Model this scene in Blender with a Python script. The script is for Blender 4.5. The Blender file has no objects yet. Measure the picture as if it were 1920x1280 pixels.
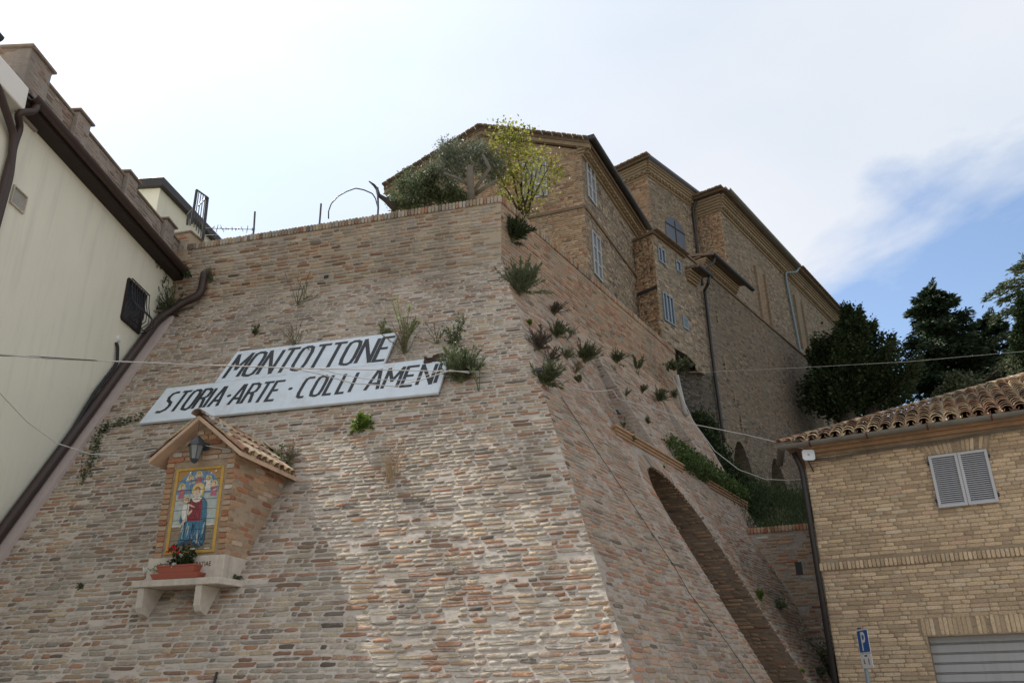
import bpy, math, random
import numpy as np
from mathutils import Vector, Matrix, noise as mnoise
R = math.radians
rng = np.random.default_rng(7)
random.seed(7)
sc = bpy.context.scene
col = sc.collection

# ------------------------------------------------------------------ camera
F_PX, PITCH, ROLL = 1550.0, R(22.87), R(-1.0)
def cam_axes():
    fw = np.array([0, math.cos(PITCH), math.sin(PITCH)]); up = np.array([0, -math.sin(PITCH), math.cos(PITCH)])
    rt = np.array([1.0, 0, 0]); c, s = math.cos(ROLL), math.sin(ROLL)
    return c*rt + s*up, -s*rt + c*up, fw
RT, UP, FW = cam_axes()
cam = bpy.data.cameras.new('camera'); camo = bpy.data.objects.new('camera', cam); col.objects.link(camo)
cam.sensor_width = 36; cam.lens = 36*F_PX/1920; cam.clip_start = .1; cam.clip_end = 3000
camo.matrix_world = Matrix(((RT[0], UP[0], -FW[0], 0), (RT[1], UP[1], -FW[1], 0), (RT[2], UP[2], -FW[2], 0), (0, 0, 0, 1)))
sc.camera = camo

# ------------------------------------------------------------------ sky, sun, exposure
SUN_AZ, SUN_EL = -42.5, 47.6
SKY_K, SUN_E, EXPO = .095, 5.0, 1.0
w = bpy.data.worlds.new('World'); sc.world = w; w.use_nodes = True
nt = w.node_tree; N = nt.nodes; L = nt.links
bg = N['Background']
sky = N.new('ShaderNodeTexSky'); sky.sky_type = 'NISHITA'; sky.sun_disc = False
sky.sun_elevation = R(SUN_EL); sky.sun_rotation = R(SUN_AZ % 360); sky.air_density = 1.0; sky.dust_density = .8; sky.ozone_density = 1.0
tc = N.new('ShaderNodeTexCoord')
def vmath(op, a, b=None):
    n = N.new('ShaderNodeVectorMath'); n.operation = op
    for i, v in enumerate((a, b)):
        if v is None: continue
        if hasattr(v, 'links'): L.new(v, n.inputs[i])
        else: n.inputs[i].default_value = v
    return n
def wm(op, a, b=None, clamp=False):
    n = N.new('ShaderNodeMath'); n.operation = op; n.use_clamp = clamp
    for i, v in enumerate((a, b)):
        if v is None: continue
        if hasattr(v, 'links'): L.new(v, n.inputs[i])
        else: n.inputs[i].default_value = v
    return n.outputs[0]
def hd(a): a = R(a); return np.array([math.sin(a), math.cos(a), 0.0])
# the cloud sheet: noise on the view direction, thinning out towards the clear blue in the north-east
def _ray(x, y):
    d = FW + RT*(x-960)/F_PX - UP*(y-640)/F_PX; return d/np.linalg.norm(d)
bdir = _ray(2376, 1085); THR = float(np.mean([_ray(x, y)@bdir for x, y in ((1930, 238), (1760, 392), (1592, 556))]))
dt = vmath('DOT_PRODUCT', tc.outputs['Generated'], tuple(bdir)).outputs['Value']
mp = N.new('ShaderNodeMapping'); mp.inputs['Rotation'].default_value = (0.3, 0.5, 0.35); mp.inputs['Scale'].default_value = (1.0, 1.0, 2.2)
L.new(tc.outputs['Generated'], mp.inputs['Vector'])
n1 = N.new('ShaderNodeTexNoise'); n1.inputs['Scale'].default_value = 3.6; n1.inputs['Detail'].default_value = 9; n1.inputs['Roughness'].default_value = .55; n1.inputs['Distortion'].default_value = .5
L.new(mp.outputs[0], n1.inputs['Vector'])
m = wm('SUBTRACT', THR, dt)                       # >0 away from the clear patch
m = wm('MULTIPLY', m, 17.0)
nn = wm('MULTIPLY', wm('SUBTRACT', n1.outputs['Fac'], .5), 3.4)
mask = wm('ADD', wm('ADD', m, nn), .30, True)
mask = wm('MULTIPLY', mask, .96)
n2 = N.new('ShaderNodeTexNoise'); n2.inputs['Scale'].default_value = 1.7; n2.inputs['Detail'].default_value = 5
L.new(mp.outputs[0], n2.inputs['Vector'])
cr = N.new('ShaderNodeValToRGB'); cr.color_ramp.elements[0].position = .3; cr.color_ramp.elements[0].color = (3.9, 4.3, 4.8, 1)
cr.color_ramp.elements[1].position = .7; cr.color_ramp.elements[1].color = (4.95, 4.95, 5.15, 1)
L.new(n2.outputs['Fac'], cr.inputs[0])
# a thinner, bluer veil towards the north-west
vd = vmath('DOT_PRODUCT', tc.outputs['Generated'], tuple(_ray(420, 270))).outputs['Value']
veil = wm('MULTIPLY', wm('POWER', wm('MAXIMUM', vd, 0.0), 22.0), wm('ADD', wm('MULTIPLY', n1.outputs['Fac'], .7), .45), True)
vm = N.new('ShaderNodeMix'); vm.data_type = 'RGBA'; L.new(veil, vm.inputs['Factor']); L.new(cr.outputs[0], vm.inputs['A']); vm.inputs['B'].default_value = (3.25, 3.9, 4.8, 1)
# forward scattering: cloud gets brighter near the sun
sdir = hd(SUN_AZ)*math.cos(R(SUN_EL)) + np.array([0, 0, math.sin(R(SUN_EL))])
sd = vmath('DOT_PRODUCT', tc.outputs['Generated'], tuple(sdir)).outputs['Value']
glow = wm('POWER', wm('MAXIMUM', sd, 0.0), 11.0)
gl = wm('ADD', wm('MULTIPLY', glow, .75), 1.0)
cm = N.new('ShaderNodeVectorMath'); cm.operation = 'SCALE'; L.new(vm.outputs['Result'], cm.inputs[0]); L.new(gl, cm.inputs['Scale'])
mix = N.new('ShaderNodeMix'); mix.data_type = 'RGBA'
L.new(mask, mix.inputs['Factor']); L.new(sky.outputs[0], mix.inputs['A']); L.new(cm.outputs[0], mix.inputs['B'])
L.new(mix.outputs['Result'], bg.inputs[0]); bg.inputs[1].default_value = SKY_K
sl = bpy.data.lights.new('sun', 'SUN'); sl.energy = SUN_E; sl.angle = R(.53); sl.color = (1, .95, .87)
so = bpy.data.objects.new('sun', sl); col.objects.link(so)
so.rotation_euler = Vector(sdir).to_track_quat('Z', 'Y').to_euler(); so.location = (-10, -5, 30)
sc.view_settings.view_transform = 'Standard'; sc.view_settings.look = 'None'; sc.view_settings.gamma = 1
sc.view_settings.use_curve_mapping = False; sc.view_settings.exposure = EXPO

# ------------------------------------------------------------------ geometry helpers
def ray(x, y):
    d = FW + RT*(x-960)/F_PX - UP*(y-640)/F_PX
    return d/np.linalg.norm(d)
def rz(x, y, zc):                                   # the surveyed point at depth zc
    d = ray(x, y); return d*zc/(d@FW)
Z3 = np.array([0, 0, 1.0])
class Surf:
    """a (possibly leaning) wall plane: P = o + U*u + W*z + n*N"""
    def __init__(s, U, m, c, k=0.0):
        s.U = U; s.m = m; s.c = c; s.k = k
        s.W = m*k + Z3; s.o = m*c
        n = -m + Z3*k; s.N = n/np.linalg.norm(n); s.sl = math.sqrt(1+k*k)
    def P(s, u, z, n=0.0):
        u = np.asarray(u, float); z = np.asarray(z, float); n = np.asarray(n, float)
        return s.o + u[..., None]*s.U + z[..., None]*s.W + n[..., None]*s.N
    def at(s, x, y):
        d = ray(x, y); g = s.m - s.k*Z3; return d*(s.c/(d@g))
    def uz(s, x, y):
        p = s.at(x, y); return float(p@s.U), float(p[2])
    def off(s, d):                                   # parallel surface moved inwards by d
        return Surf(s.U, s.m, s.c+d, s.k)
def vsurf(P, a, flip=False):
    """vertical wall through P running in azimuth a; outside is to the camera side"""
    U = hd(a); m = hd(a+90)
    if m@np.asarray(P) < 0: m = -m
    return Surf(U, m, float(m@np.asarray(P)))
class MB:
    def __init__(s): s.v = []; s.f = []; s.mi = []; s.uv = []
    def add(s, vs, fs, mi=0):
        b = len(s.v); s.v += [tuple(map(float, p)) for p in vs]
        for f in fs: s.f.append([b+i for i in f]); s.mi.append(mi)
    def quad(s, a, b, c, d, mi=0): s.add([a, b, c, d], [[0, 1, 2, 3]], mi)
    def poly(s, pts, mi=0): s.add(pts, [list(range(len(pts)))], mi)
    def hexa(s, b, t, mi=0):
        """b,t: 4 points each (bottom loop, top loop)"""
        s.add(list(b)+list(t), [[3, 2, 1, 0], [4, 5, 6, 7], [0, 1, 5, 4], [1, 2, 6, 5], [2, 3, 7, 6], [3, 0, 4, 7]], mi)
    def box(s, c, X, Y, Z, mi=0):
        """centre and three half-axis vectors"""
        c, X, Y, Z = map(np.asarray, (c, X, Y, Z))
        s.hexa([c-X-Y-Z, c+X-Y-Z, c+X+Y-Z, c-X+Y-Z], [c-X-Y+Z, c+X-Y+Z, c+X+Y+Z, c-X+Y+Z], mi)
    def sbox(s, S, u0, u1, z0, z1, n0, n1, mi=0):
        p = lambda u, z, n: S.P(u, z, n)
        s.hexa([p(u0, z0, n0), p(u1, z0, n0), p(u1, z0, n1), p(u0, z0, n1)], [p(u0, z1, n0), p(u1, z1, n0), p(u1, z1, n1), p(u0, z1, n1)], mi)
    def prism(s, pts, d, mi=0):
        """polygon pts extruded by vector d"""
        pts = [np.asarray(p, float) for p in pts]; n = len(pts); d = np.asarray(d)
        s.add(pts+[p+d for p in pts], [list(range(n))[::-1], [n+i for i in range(n)]]+[[i, (i+1) % n, n+(i+1) % n, n+i] for i in range(n)], mi)
    def tube(s, pts, r, n=8, mi=0, caps=True):
        pts = [np.asarray(p, float) for p in pts]; m_ = len(pts); rs = r if hasattr(r, '__len__') else [r]*m_
        vs = []; pv = None
        for i, p in enumerate(pts):
            t = pts[min(i+1, m_-1)]-pts[max(i-1, 0)]; t = t/(np.linalg.norm(t)+1e-9)
            if pv is None:
                a = np.array([0, 0, 1.0]) if abs(t[2]) < .9 else np.array([1.0, 0, 0]); pv = a
            x = pv-t*(pv@t); x /= (np.linalg.norm(x)+1e-9); y = np.cross(t, x); pv = x
            for k in range(n):
                a = 2*math.pi*k/n; vs.append(p+(x*math.cos(a)+y*math.sin(a))*rs[i])
        fs = [[i*n+k, i*n+(k+1) % n, (i+1)*n+(k+1) % n, (i+1)*n+k] for i in range(m_-1) for k in range(n)]
        if caps: fs += [list(range(n))[::-1], [(m_-1)*n+k for k in range(n)]]
        s.add(vs, fs, mi)
    def grid(s, fn, ns, nt_, mi=0):
        """fn(s,t)->point, s,t in 0..1"""
        vs = [fn(i/ns, j/nt_) for j in range(nt_+1) for i in range(ns+1)]
        s.add(vs, [[j*(ns+1)+i, j*(ns+1)+i+1, (j+1)*(ns+1)+i+1, (j+1)*(ns+1)+i] for j in range(nt_) for i in range(ns)], mi)
    def mesh(s, name, mats, smooth=False):
        me = bpy.data.meshes.new(name); me.from_pydata(s.v, [], s.f)
        for m_ in (mats if isinstance(mats, (list, tuple)) else [mats]): me.materials.append(m_)
        if max(s.mi or [0]) > 0: me.polygons.foreach_set('material_index', s.mi)
        if smooth: me.polygons.foreach_set('use_smooth', [True]*len(s.f))
        me.update(); return me
    def build(s, name, mats, parent=None, smooth=False, bevel=0, kind=None, uvS=None, fixn=True):
        me = s.mesh(name, mats, smooth)
        if uvS is not None: uvmap(me, uvS)
        o = bpy.data.objects.new(name, me); col.objects.link(o)
        if parent is not None: o.parent = parent
        if kind: o['kind'] = kind
        if bevel:
            b = o.modifiers.new('bevel', 'BEVEL'); b.width = bevel; b.segments = 1; b.limit_method = 'ANGLE'
        return o
def uvmap(me, S):
    """u along the wall, v = height (metres), chosen per face"""
    uv = me.uv_layers.new(name='UVMap'); V = np.empty(len(me.vertices)*3); me.vertices.foreach_get('co', V); V = V.reshape(-1, 3)
    li = np.empty(len(me.loops), int); me.loops.foreach_get('vertex_index', li)
    P = V[li]
    if S == 'auto':
        nrm = np.empty(len(me.polygons)*3); me.polygons.foreach_get('normal', nrm); nrm = nrm.reshape(-1, 3)
        tot = np.empty(len(me.polygons), int); me.polygons.foreach_get('loop_total', tot)
        nl = np.repeat(nrm, tot, axis=0); h = np.stack([-nl[:, 1], nl[:, 0]], 1); q = np.linalg.norm(h, axis=1)
        h[q < .3] = (1, 0); h /= np.maximum(np.linalg.norm(h, axis=1), 1e-6)[:, None]
        u = (P[:, :2]*h).sum(1); v = np.where(q < .3, P[:, 1], P[:, 2])
    else:
        u = P@S.U; v = P[:, 2]*S.sl
    out = np.stack([u, v], 1).astype(np.float32).ravel(); uv.data.foreach_set('uv', out)
def bulk(name, V, Fq, mat, parent=None, rnd=None, smooth=False, kind=None, Ft=None):
    """fast mesh from numpy: V (n,3), Fq (m,4), optional Ft (k,3); rnd per face (m+k,3)"""
    me = bpy.data.meshes.new(name); V = np.asarray(V, np.float32)
    nq = 0 if Fq is None else len(Fq); ntri = 0 if Ft is None else len(Ft)
    me.vertices.add(len(V)); me.vertices.foreach_set('co', V.ravel())
    li = np.concatenate([x.ravel() for x in (Fq, Ft) if x is not None and len(x)]).astype(np.int32)
    tot = np.concatenate([np.full(nq, 4), np.full(ntri, 3)]).astype(np.int32)
    st = np.concatenate([[0], np.cumsum(tot)[:-1]]).astype(np.int32)
    me.loops.add(len(li)); me.loops.foreach_set('vertex_index', li)
    me.polygons.add(len(tot)); me.polygons.foreach_set('loop_start', st)
    try: me.polygons.foreach_set('loop_total', tot)
    except Exception: pass
    if smooth: me.polygons.foreach_set('use_smooth', np.ones(len(tot), bool))
    me.materials.append(mat)
    if rnd is not None:
        a = me.attributes.new('rnd', 'FLOAT_VECTOR', 'FACE'); a.data.foreach_set('vector', np.asarray(rnd, np.float32).ravel())
    me.update(calc_edges=True); me.validate()
    o = bpy.data.objects.new(name, me); col.objects.link(o)
    if parent is not None: o.parent = parent
    if kind: o['kind'] = kind
    return o
def thing(name, label, cat, loc=(0, 0, 0), group=None):
    o = bpy.data.objects.new(name, None); col.objects.link(o); o.location = tuple(map(float, loc)); o.empty_display_size = .2
    o['label'] = label; o['category'] = cat
    if group: o['group'] = group
    bpy.context.view_layer.update()
    return o
def adopt(o, parent):
    o.parent = parent
    return o
def fixparents():
    """children were written in world coordinates: undo the parent's offset"""
    for o in list(col.objects):
        if o.parent is not None and not o.get('_local'):
            t = o.parent; off = Vector((0, 0, 0))
            while t is not None: off += t.location; t = t.parent
            if o.get('_placed'): continue
            pass
def tag(o, label, cat, group=None, kind=None):
    if label: o['label'] = label
    if cat: o['category'] = cat
    if group: o['group'] = group
    if kind: o['kind'] = kind
    return o

# ------------------------------------------------------------------ materials
def mat(name, rough=.85, spec=.3):
    m_ = bpy.data.materials.new(name); m_.use_nodes = True; b = m_.node_tree.nodes['Principled BSDF']
    b.inputs['Roughness'].default_value = rough; b.inputs['Specular IOR Level'].default_value = spec
    return m_, m_.node_tree, b
class NT:
    def __init__(s, nt_): s.t = nt_
    def n(s, typ, **k):
        x = s.t.nodes.new(typ)
        for a, b in k.items(): setattr(x, a, b)
        return x
    def L(s, a, b): s.t.links.new(a, b)
    def noise(s, vec, scale, detail=4, rough=.6, dist=0):
        x = s.n('ShaderNodeTexNoise'); x.inputs['Scale'].default_value = scale; x.inputs['Detail'].default_value = detail
        x.inputs['Roughness'].default_value = rough; x.inputs['Distortion'].default_value = dist; s.L(vec, x.inputs['Vector']); return x.outputs['Fac']
    def ramp(s, fac, stops, interp='LINEAR'):
        x = s.n('ShaderNodeValToRGB'); e = x.color_ramp; e.interpolation = interp
        while len(e.elements) < len(stops): e.elements.new(.5)
        for el, (p, c) in zip(e.elements, stops):
            el.position = p; el.color = (c, c, c, 1) if not hasattr(c, '__len__') else (*c, 1)
        s.L(fac, x.inputs[0]); return x.outputs[0]
    def mix(s, f, a, b, mode='MIX'):
        x = s.n('ShaderNodeMix', data_type='RGBA', blend_type=mode)
        for nm, v in (('Factor', f), ('A', a), ('B', b)):
            i = x.inputs[nm] if nm != 'Factor' else x.inputs[0]
            if nm == 'A': i = x.inputs[6]
            if nm == 'B': i = x.inputs[7]
            if hasattr(v, 'links'): s.L(v, i)
            else: i.default_value = v if not hasattr(v, '__len__') else (*v, 1)[:4]
        return x.outputs[2]
    def math(s, op, a, b=0.0, clamp=False):
        x = s.n('ShaderNodeMath', operation=op, use_clamp=clamp)
        for i, v in enumerate((a, b)):
            if hasattr(v, 'links'): s.L(v, x.inputs[i])
            else: x.inputs[i].default_value = v
        return x.outputs[0]
    def bump(s, b, h, strength, dist=.01):
        x = s.n('ShaderNodeBump'); x.inputs['Strength'].default_value = strength; x.inputs['Distance'].default_value = dist
        s.L(h, x.inputs['Height']); s.L(x.outputs[0], b.inputs['Normal']); return x
    def pos(s): return s.n('ShaderNodeNewGeometry').outputs['Position']
    def coords(s): return s.n('ShaderNodeTexCoord').outputs
BRK = dict(
 old=[(0, (.37, .205, .12)), (.10, (.31, .165, .10)), (.20, (.25, .145, .095)), (.28, (.39, .275, .175)), (.45, (.43, .345, .235)), (.64, (.39, .325, .245)), (.79, (.32, .285, .23)), (.91, (.20, .165, .13)), (.97, (.12, .095, .075))],
 side=[(0, (.42, .225, .14)), (.16, (.35, .18, .115)), (.28, (.42, .28, .185)), (.52, (.40, .31, .215)), (.76, (.33, .28, .215)), (.93, (.18, .145, .11))],
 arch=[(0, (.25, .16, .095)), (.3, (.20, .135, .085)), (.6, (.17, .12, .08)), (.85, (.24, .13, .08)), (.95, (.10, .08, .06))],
 shrine=[(0, (.42, .26, .155)), (.35, (.40, .27, .17)), (.62, (.36, .16, .09)), (.78, (.44, .34, .25)), (.92, (.46, .42, .36))],
 yellow=[(0, (.51, .39, .25)), (.3, (.485, .365, .235)), (.6, (.53, .41, .27)), (.8, (.48, .355, .235)), (.92, (.54, .45, .32)), (.98, (.46, .32, .22))],
 parapet=[(0, (.34, .27, .225)), (.3, (.30, .235, .195)), (.55, (.36, .30, .25)), (.8, (.28, .19, .15)), (.92, (.20, .165, .14))],
 warm=[(0, (.41, .27, .16)), (.3, (.37, .245, .15)), (.55, (.43, .315, .195)), (.74, (.37, .195, .115)), (.84, (.30, .145, .09)), (.90, (.45, .37, .26)), (.96, (.19, .14, .10))],
 grey=[(0, (.34, .27, .19)), (.25, (.28, .23, .17)), (.48, (.42, .34, .245)), (.66, (.21, .185, .15)), (.82, (.30, .19, .125)), (.90, (.12, .105, .088))],
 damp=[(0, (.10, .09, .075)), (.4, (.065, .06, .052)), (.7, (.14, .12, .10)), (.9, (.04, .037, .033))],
 dark=[(0, (.24, .19, .14)), (.25, (.20, .16, .12)), (.5, (.28, .225, .165)), (.68, (.155, .13, .105)), (.82, (.25, .155, .10)), (.9, (.09, .08, .07))])
def brick_mat(name, pal, wash=.5, washcol=(.40, .365, .325), bump=.6, patch=True):
    m_, t, b = mat(name, .9, .15); q = NT(t); p = q.pos()
    at = q.n('ShaderNodeAttribute'); at.attribute_name = 'rnd'; sx = q.n('ShaderNodeSeparateXYZ'); q.L(at.outputs['Vector'], sx.inputs[0])
    c = q.ramp(sx.outputs[0], BRK[pal], 'CONSTANT' if pal != 'yellow' else 'LINEAR')
    v = q.math('ADD', q.math('MULTIPLY', sx.outputs[1], .5), .75)
    vc = q.n('ShaderNodeVectorMath', operation='SCALE'); q.L(c, vc.inputs[0]); q.L(v, vc.inputs['Scale'])
    c = vc.outputs[0]
    fine = q.noise(p, 46, 6, .7); c = q.mix(q.ramp(fine, [(.35, .42), (.6, 0)]), c, (.10, .085, .07))
    med = q.noise(p, 17, 5, .7); big = q.noise(p, .55, 4, .6)
    k = q.math('ADD', q.math('MULTIPLY', sx.outputs[2], .8), q.math('MULTIPLY', med, 1.5))
    k = q.math('ADD', k, q.math('MULTIPLY', big, 1.3 if patch else .3))
    f = q.ramp(q.math('MULTIPLY', k, .33), [(.66-.18*wash, 0), (.82-.12*wash, .94)] if wash > .06 else [(.9, 0), (1, .5)])
    wv = q.mix(q.noise(p, 30, 4), tuple(x*.85 for x in washcol), washcol)
    c = q.mix(f, c, wv)
    if patch:
        sm = q.n('ShaderNodeMapping'); sm.inputs['Scale'].default_value = (1.1, 1.1, .22); q.L(p, sm.inputs[0]); c = q.mix(q.ramp(q.noise(sm.outputs[0], 1.0, 6, .62), [(.47, 0), (.66, .5)]), c, (.17, .15, .12))
    q.L(c, b.inputs['Base Color'])
    h = q.math('ADD', q.math('MULTIPLY', fine, 1.0), q.math('MULTIPLY', med, 1.3)); q.bump(b, h, bump, .02)
    return m_
def mortar_mat(name, c1, c2, warm=None, z0=0, z1=0, bump=.8, dark=(.2, .18, .155)):
    m_, t, b = mat(name, .95, .1); q = NT(t); p = q.pos()
    st_ = q.n('ShaderNodeMapping'); st_.inputs['Scale'].default_value = (1, 1, 2.6); q.L(p, st_.inputs[0]); big = q.noise(p, .7, 5, .6); med = q.noise(st_.outputs[0], 8, 7, .68); fine = q.noise(st_.outputs[0], 48, 5, .75)
    c = q.mix(q.ramp(big, [(.35, 0), (.65, 1)]), c1, c2)
    c = q.mix(q.ramp(med, [(.36, .6), (.5, 0)]), c, dark)
    c = q.mix(q.ramp(fine, [(.3, .35), (.55, 0)]), c, tuple(x*.6 for x in c1))
    if warm:
        sz = q.n('ShaderNodeSeparateXYZ'); q.L(p, sz.inputs[0])
        zz = q.math('ADD', sz.outputs[2], q.math('MULTIPLY', q.math('SUBTRACT', big, .5), 1.2))
        mr = q.n('ShaderNodeMapRange'); mr.inputs['From Min'].default_value = z0; mr.inputs['From Max'].default_value = z1; q.L(zz, mr.inputs['Value'])
        c = q.mix(mr.outputs[0], c, q.mix(med, tuple(x*.8 for x in warm), warm))
    sm = q.n('ShaderNodeMapping'); sm.inputs['Scale'].default_value = (1.1, 1.1, .22); q.L(p, sm.inputs[0]); c = q.mix(q.ramp(q.noise(sm.outputs[0], 1.0, 6, .62), [(.47, 0), (.66, .45)]), c, tuple(x*.5 for x in c1))
    q.L(c, b.inputs['Base Color'])
    q.bump(b, q.math('ADD', q.math('MULTIPLY', med, 2.0), fine), bump, .025)
    return m_
def plain(name, c, rough=.7, spec=.3, var=.15, scale=6, bump=0, dirt=None, metal=0, streak=False):
    m_, t, b = mat(name, rough, spec); q = NT(t); p = q.pos(); b.inputs['Metallic'].default_value = metal
    n_ = q.noise(p, scale, 5, .6); c2 = q.mix(n_, tuple(x*(1-var) for x in c), tuple(min(1, x*(1+var)) for x in c))
    if dirt:
        mpn = q.n('ShaderNodeMapping'); mpn.inputs['Scale'].default_value = (3, 3, .25) if streak else (1, 1, 1); q.L(p, mpn.inputs[0])
        d = q.noise(mpn.outputs[0], 1.4, 7, .7); c2 = q.mix(q.ramp(d, [(.5, 0), (.72, .6)]), c2, dirt)
    q.L(c2, b.inputs['Base Color'])
    if bump: q.bump(b, q.noise(p, scale*9, 5, .7), bump, .01)
    return m_
FB = 1.12
def farbrick(name, c1, c2, mort, course=.068, stain=(.12, .115, .10), amount=.5, dark2=(.08, .075, .065), red=.25):
    m_, t, b = mat(name, .95, .1); q = NT(t); uv = q.coords()['UV']; p = q.pos()
    # wobble the courses a little
    wob = q.n('ShaderNodeTexNoise'); wob.inputs['Scale'].default_value = .8; q.L(uv, wob.inputs['Vector'])
    ad = q.n('ShaderNodeVectorMath', operation='MULTIPLY_ADD'); q.L(wob.outputs['Color'], ad.inputs[0]); ad.inputs[1].default_value = (.1, .08, 0); q.L(uv, ad.inputs[2])
    bt = q.n('ShaderNodeTexBrick'); q.L(ad.outputs[0], bt.inputs['Vector']); bt.offset = .5; bt.squash = 1
    bt.inputs['Scale'].default_value = 1; bt.inputs['Brick Width'].default_value = .28; bt.inputs['Row Height'].default_value = course
    bt.inputs['Mortar Size'].default_value = .009; bt.inputs['Mortar Smooth'].default_value = .4; bt.inputs['Bias'].default_value = -.1
    bt.inputs['Color1'].default_value = (*c1, 1); bt.inputs['Color2'].default_value = (*c2, 1); bt.inputs['Mortar'].default_value = (*mort, 1)
    st = q.n('ShaderNodeMapping'); st.inputs['Scale'].default_value = (4, 14, 1); q.L(uv, st.inputs[0])
    n1 = q.noise(st.outputs[0], 1.0, 4, .8); st2 = q.n('ShaderNodeMapping'); st2.inputs['Scale'].default_value = (1.6, 6.5, 1); q.L(uv, st2.inputs[0]); n3 = q.noise(st2.outputs[0], 1.0, 5, .75)
    c = q.mix(q.ramp(n1, [(.40, .85), (.54, 0)]), bt.outputs['Color'], tuple(x*.32 for x in c1))
    c = q.mix(q.ramp(n3, [(.36, .6), (.5, 0)]), c, tuple(x*.5 for x in c2))
    c = q.mix(q.ramp(n1, [(.57, 0), (.68, red*2)]), c, (.34, .16, .09))
    c = q.mix(q.ramp(n3, [(.56, 0), (.70, .65)]), c, tuple(min(1, x*1.35) for x in mort))
    big = q.noise(p, .22, 7, .65, .4); c = q.mix(q.ramp(big, [(.45, 0), (.62, amount)]), c, stain)
    b2 = q.noise(p, .9, 6, .7); c = q.mix(q.ramp(b2, [(.58, 0), (.72, amount*.9)]), c, dark2)
    c = q.mix(q.ramp(q.noise(p, .35, 6, .7), [(.55, 0), (.75, .4)]), c, tuple(min(1, x*1.25) for x in mort))
    q.L(c, b.inputs['Base Color'])
    q.bump(b, q.math('ADD', bt.outputs['Fac'], q.math('MULTIPLY', n1, -2.0)), -.5, .03)
    return m_
def leafmat(name, c, c2, trans=.3, rough=.55):
    m_, t, b = mat(name, max(rough, .6), .12); q = NT(t); p = q.pos()
    at = q.n('ShaderNodeAttribute'); at.attribute_name = 'rnd'; sx = q.n('ShaderNodeSeparateXYZ'); q.L(at.outputs['Vector'], sx.inputs[0])
    cc = q.mix(sx.outputs[0], c, c2); q.L(cc, b.inputs['Base Color'])
    tr = q.n('ShaderNodeBsdfTranslucent'); q.L(cc, tr.inputs[0]); ms = q.n('ShaderNodeMixShader'); ms.inputs[0].default_value = trans
    out = t.nodes['Material Output']; q.L(b.outputs[0], ms.inputs[1]); q.L(tr.outputs[0], ms.inputs[2]); q.L(ms.outputs[0], out.inputs[0])
    return m_
M = {}
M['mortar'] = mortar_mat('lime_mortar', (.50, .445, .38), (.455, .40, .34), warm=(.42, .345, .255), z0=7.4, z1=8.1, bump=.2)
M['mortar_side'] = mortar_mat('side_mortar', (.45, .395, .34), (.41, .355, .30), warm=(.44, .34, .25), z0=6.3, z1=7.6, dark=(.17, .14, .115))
M['brick'] = brick_mat('old_brick', 'old', .42, (.46, .415, .355), bump=.55)
M['brick_side'] = brick_mat('side_brick', 'side', .25, (.40, .345, .29), bump=.9)
M['far_b_warm'] = brick_mat('warm_far_brick', 'warm', .12, (.44, .35, .25), bump=.4)
M['far_b_grey'] = brick_mat('grey_far_brick', 'grey', .3, (.30, .26, .2), bump=.5)
M['far_b_damp'] = brick_mat('damp_far_brick', 'damp', .2, (.17, .16, .14), bump=.5)
M['far_b_dark'] = brick_mat('dark_far_brick', 'dark', .3, (.22, .195, .155), bump=.5)
M['brick_parapet'] = brick_mat('parapet_brick', 'parapet', .3, (.36, .32, .28), bump=.7)
M['mortar_parapet'] = mortar_mat('parapet_mortar', (.33, .29, .25), (.29, .25, .22), bump=.4)
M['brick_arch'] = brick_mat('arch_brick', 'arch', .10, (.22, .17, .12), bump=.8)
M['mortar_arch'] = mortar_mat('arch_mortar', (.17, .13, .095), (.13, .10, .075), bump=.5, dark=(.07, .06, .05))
M['brick_shrine'] = brick_mat('shrine_brick', 'shrine', .12, (.45, .40, .33), patch=False, bump=.5)
M['brick_yellow'] = brick_mat('yellow_brick', 'yellow', .05, (.38, .33, .25), patch=False, bump=.35)
M['mortar_shrine'] = mortar_mat('shrine_mortar', (.40, .31, .22), (.36, .28, .2), bump=.4)
M['mortar_yellow'] = mortar_mat('yellow_mortar', (.33, .26, .175), (.30, .235, .16), bump=.3, dark=(.14, .12, .09))
M['cream'] = plain('cream_plaster', (.68, .665, .555), .9, .1, .07, .9, .35, dirt=(.52, .505, .43), streak=True)
M['pinkish'] = plain('pinkish_plaster', (.42, .35, .32), .9, .1, .12, 4, .3)
M['white_plaster'] = plain('white_plaster', (.68, .66, .62), .8, .2, .06, 3, .2)
M['brown_metal'] = plain('brown_gutter_metal', (.045, .028, .024), .45, .4, .15, 3)
M['dark_metal'] = plain('dark_gutter_metal', (.03, .027, .027), .5, .4, .2, 3)
M['soffit'] = plain('dark_soffit_wood', (.035, .026, .022), .7, .2, .2, 4)
M['black'] = plain('black_iron', (.015, .015, .017), .5, .4, .1, 3)
M['hose'] = plain('black_hose', (.02, .021, .024), .6, .3, .1, 3)
M['grey_iron'] = plain('grey_iron', (.05, .055, .065), .5, .4, .1, 3)
M['sign_white'] = plain('painted_board_white', (.60, .665, .72), .6, .3, .08, 2.5, .15, dirt=(.46, .455, .43), streak=True)
M['sign_dark'] = plain('lettering_dark', (.025, .028, .032), .6, .3, .3, 20)
M['travertine'] = plain('travertine', (.52, .47, .40), .85, .15, .3, 11, .8, dirt=(.24, .22, .19), streak=True)
M['terracotta'] = plain('terracotta', (.36, .25, .175), .9, .12, .3, 9, .6, dirt=(.12, .105, .09))
M['verge'] = plain('verge_mortar', (.50, .36, .26), .9, .1, .22, 8, .6, dirt=(.24, .17, .12))
M['moss'] = plain('white_lichen', (.5, .5, .47), .9, .1, .5, 30, .8, dirt=(.05, .05, .04))
M['planter'] = plain('terracotta_plastic', (.30, .085, .055), .55, .35, .06, 5)
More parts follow.
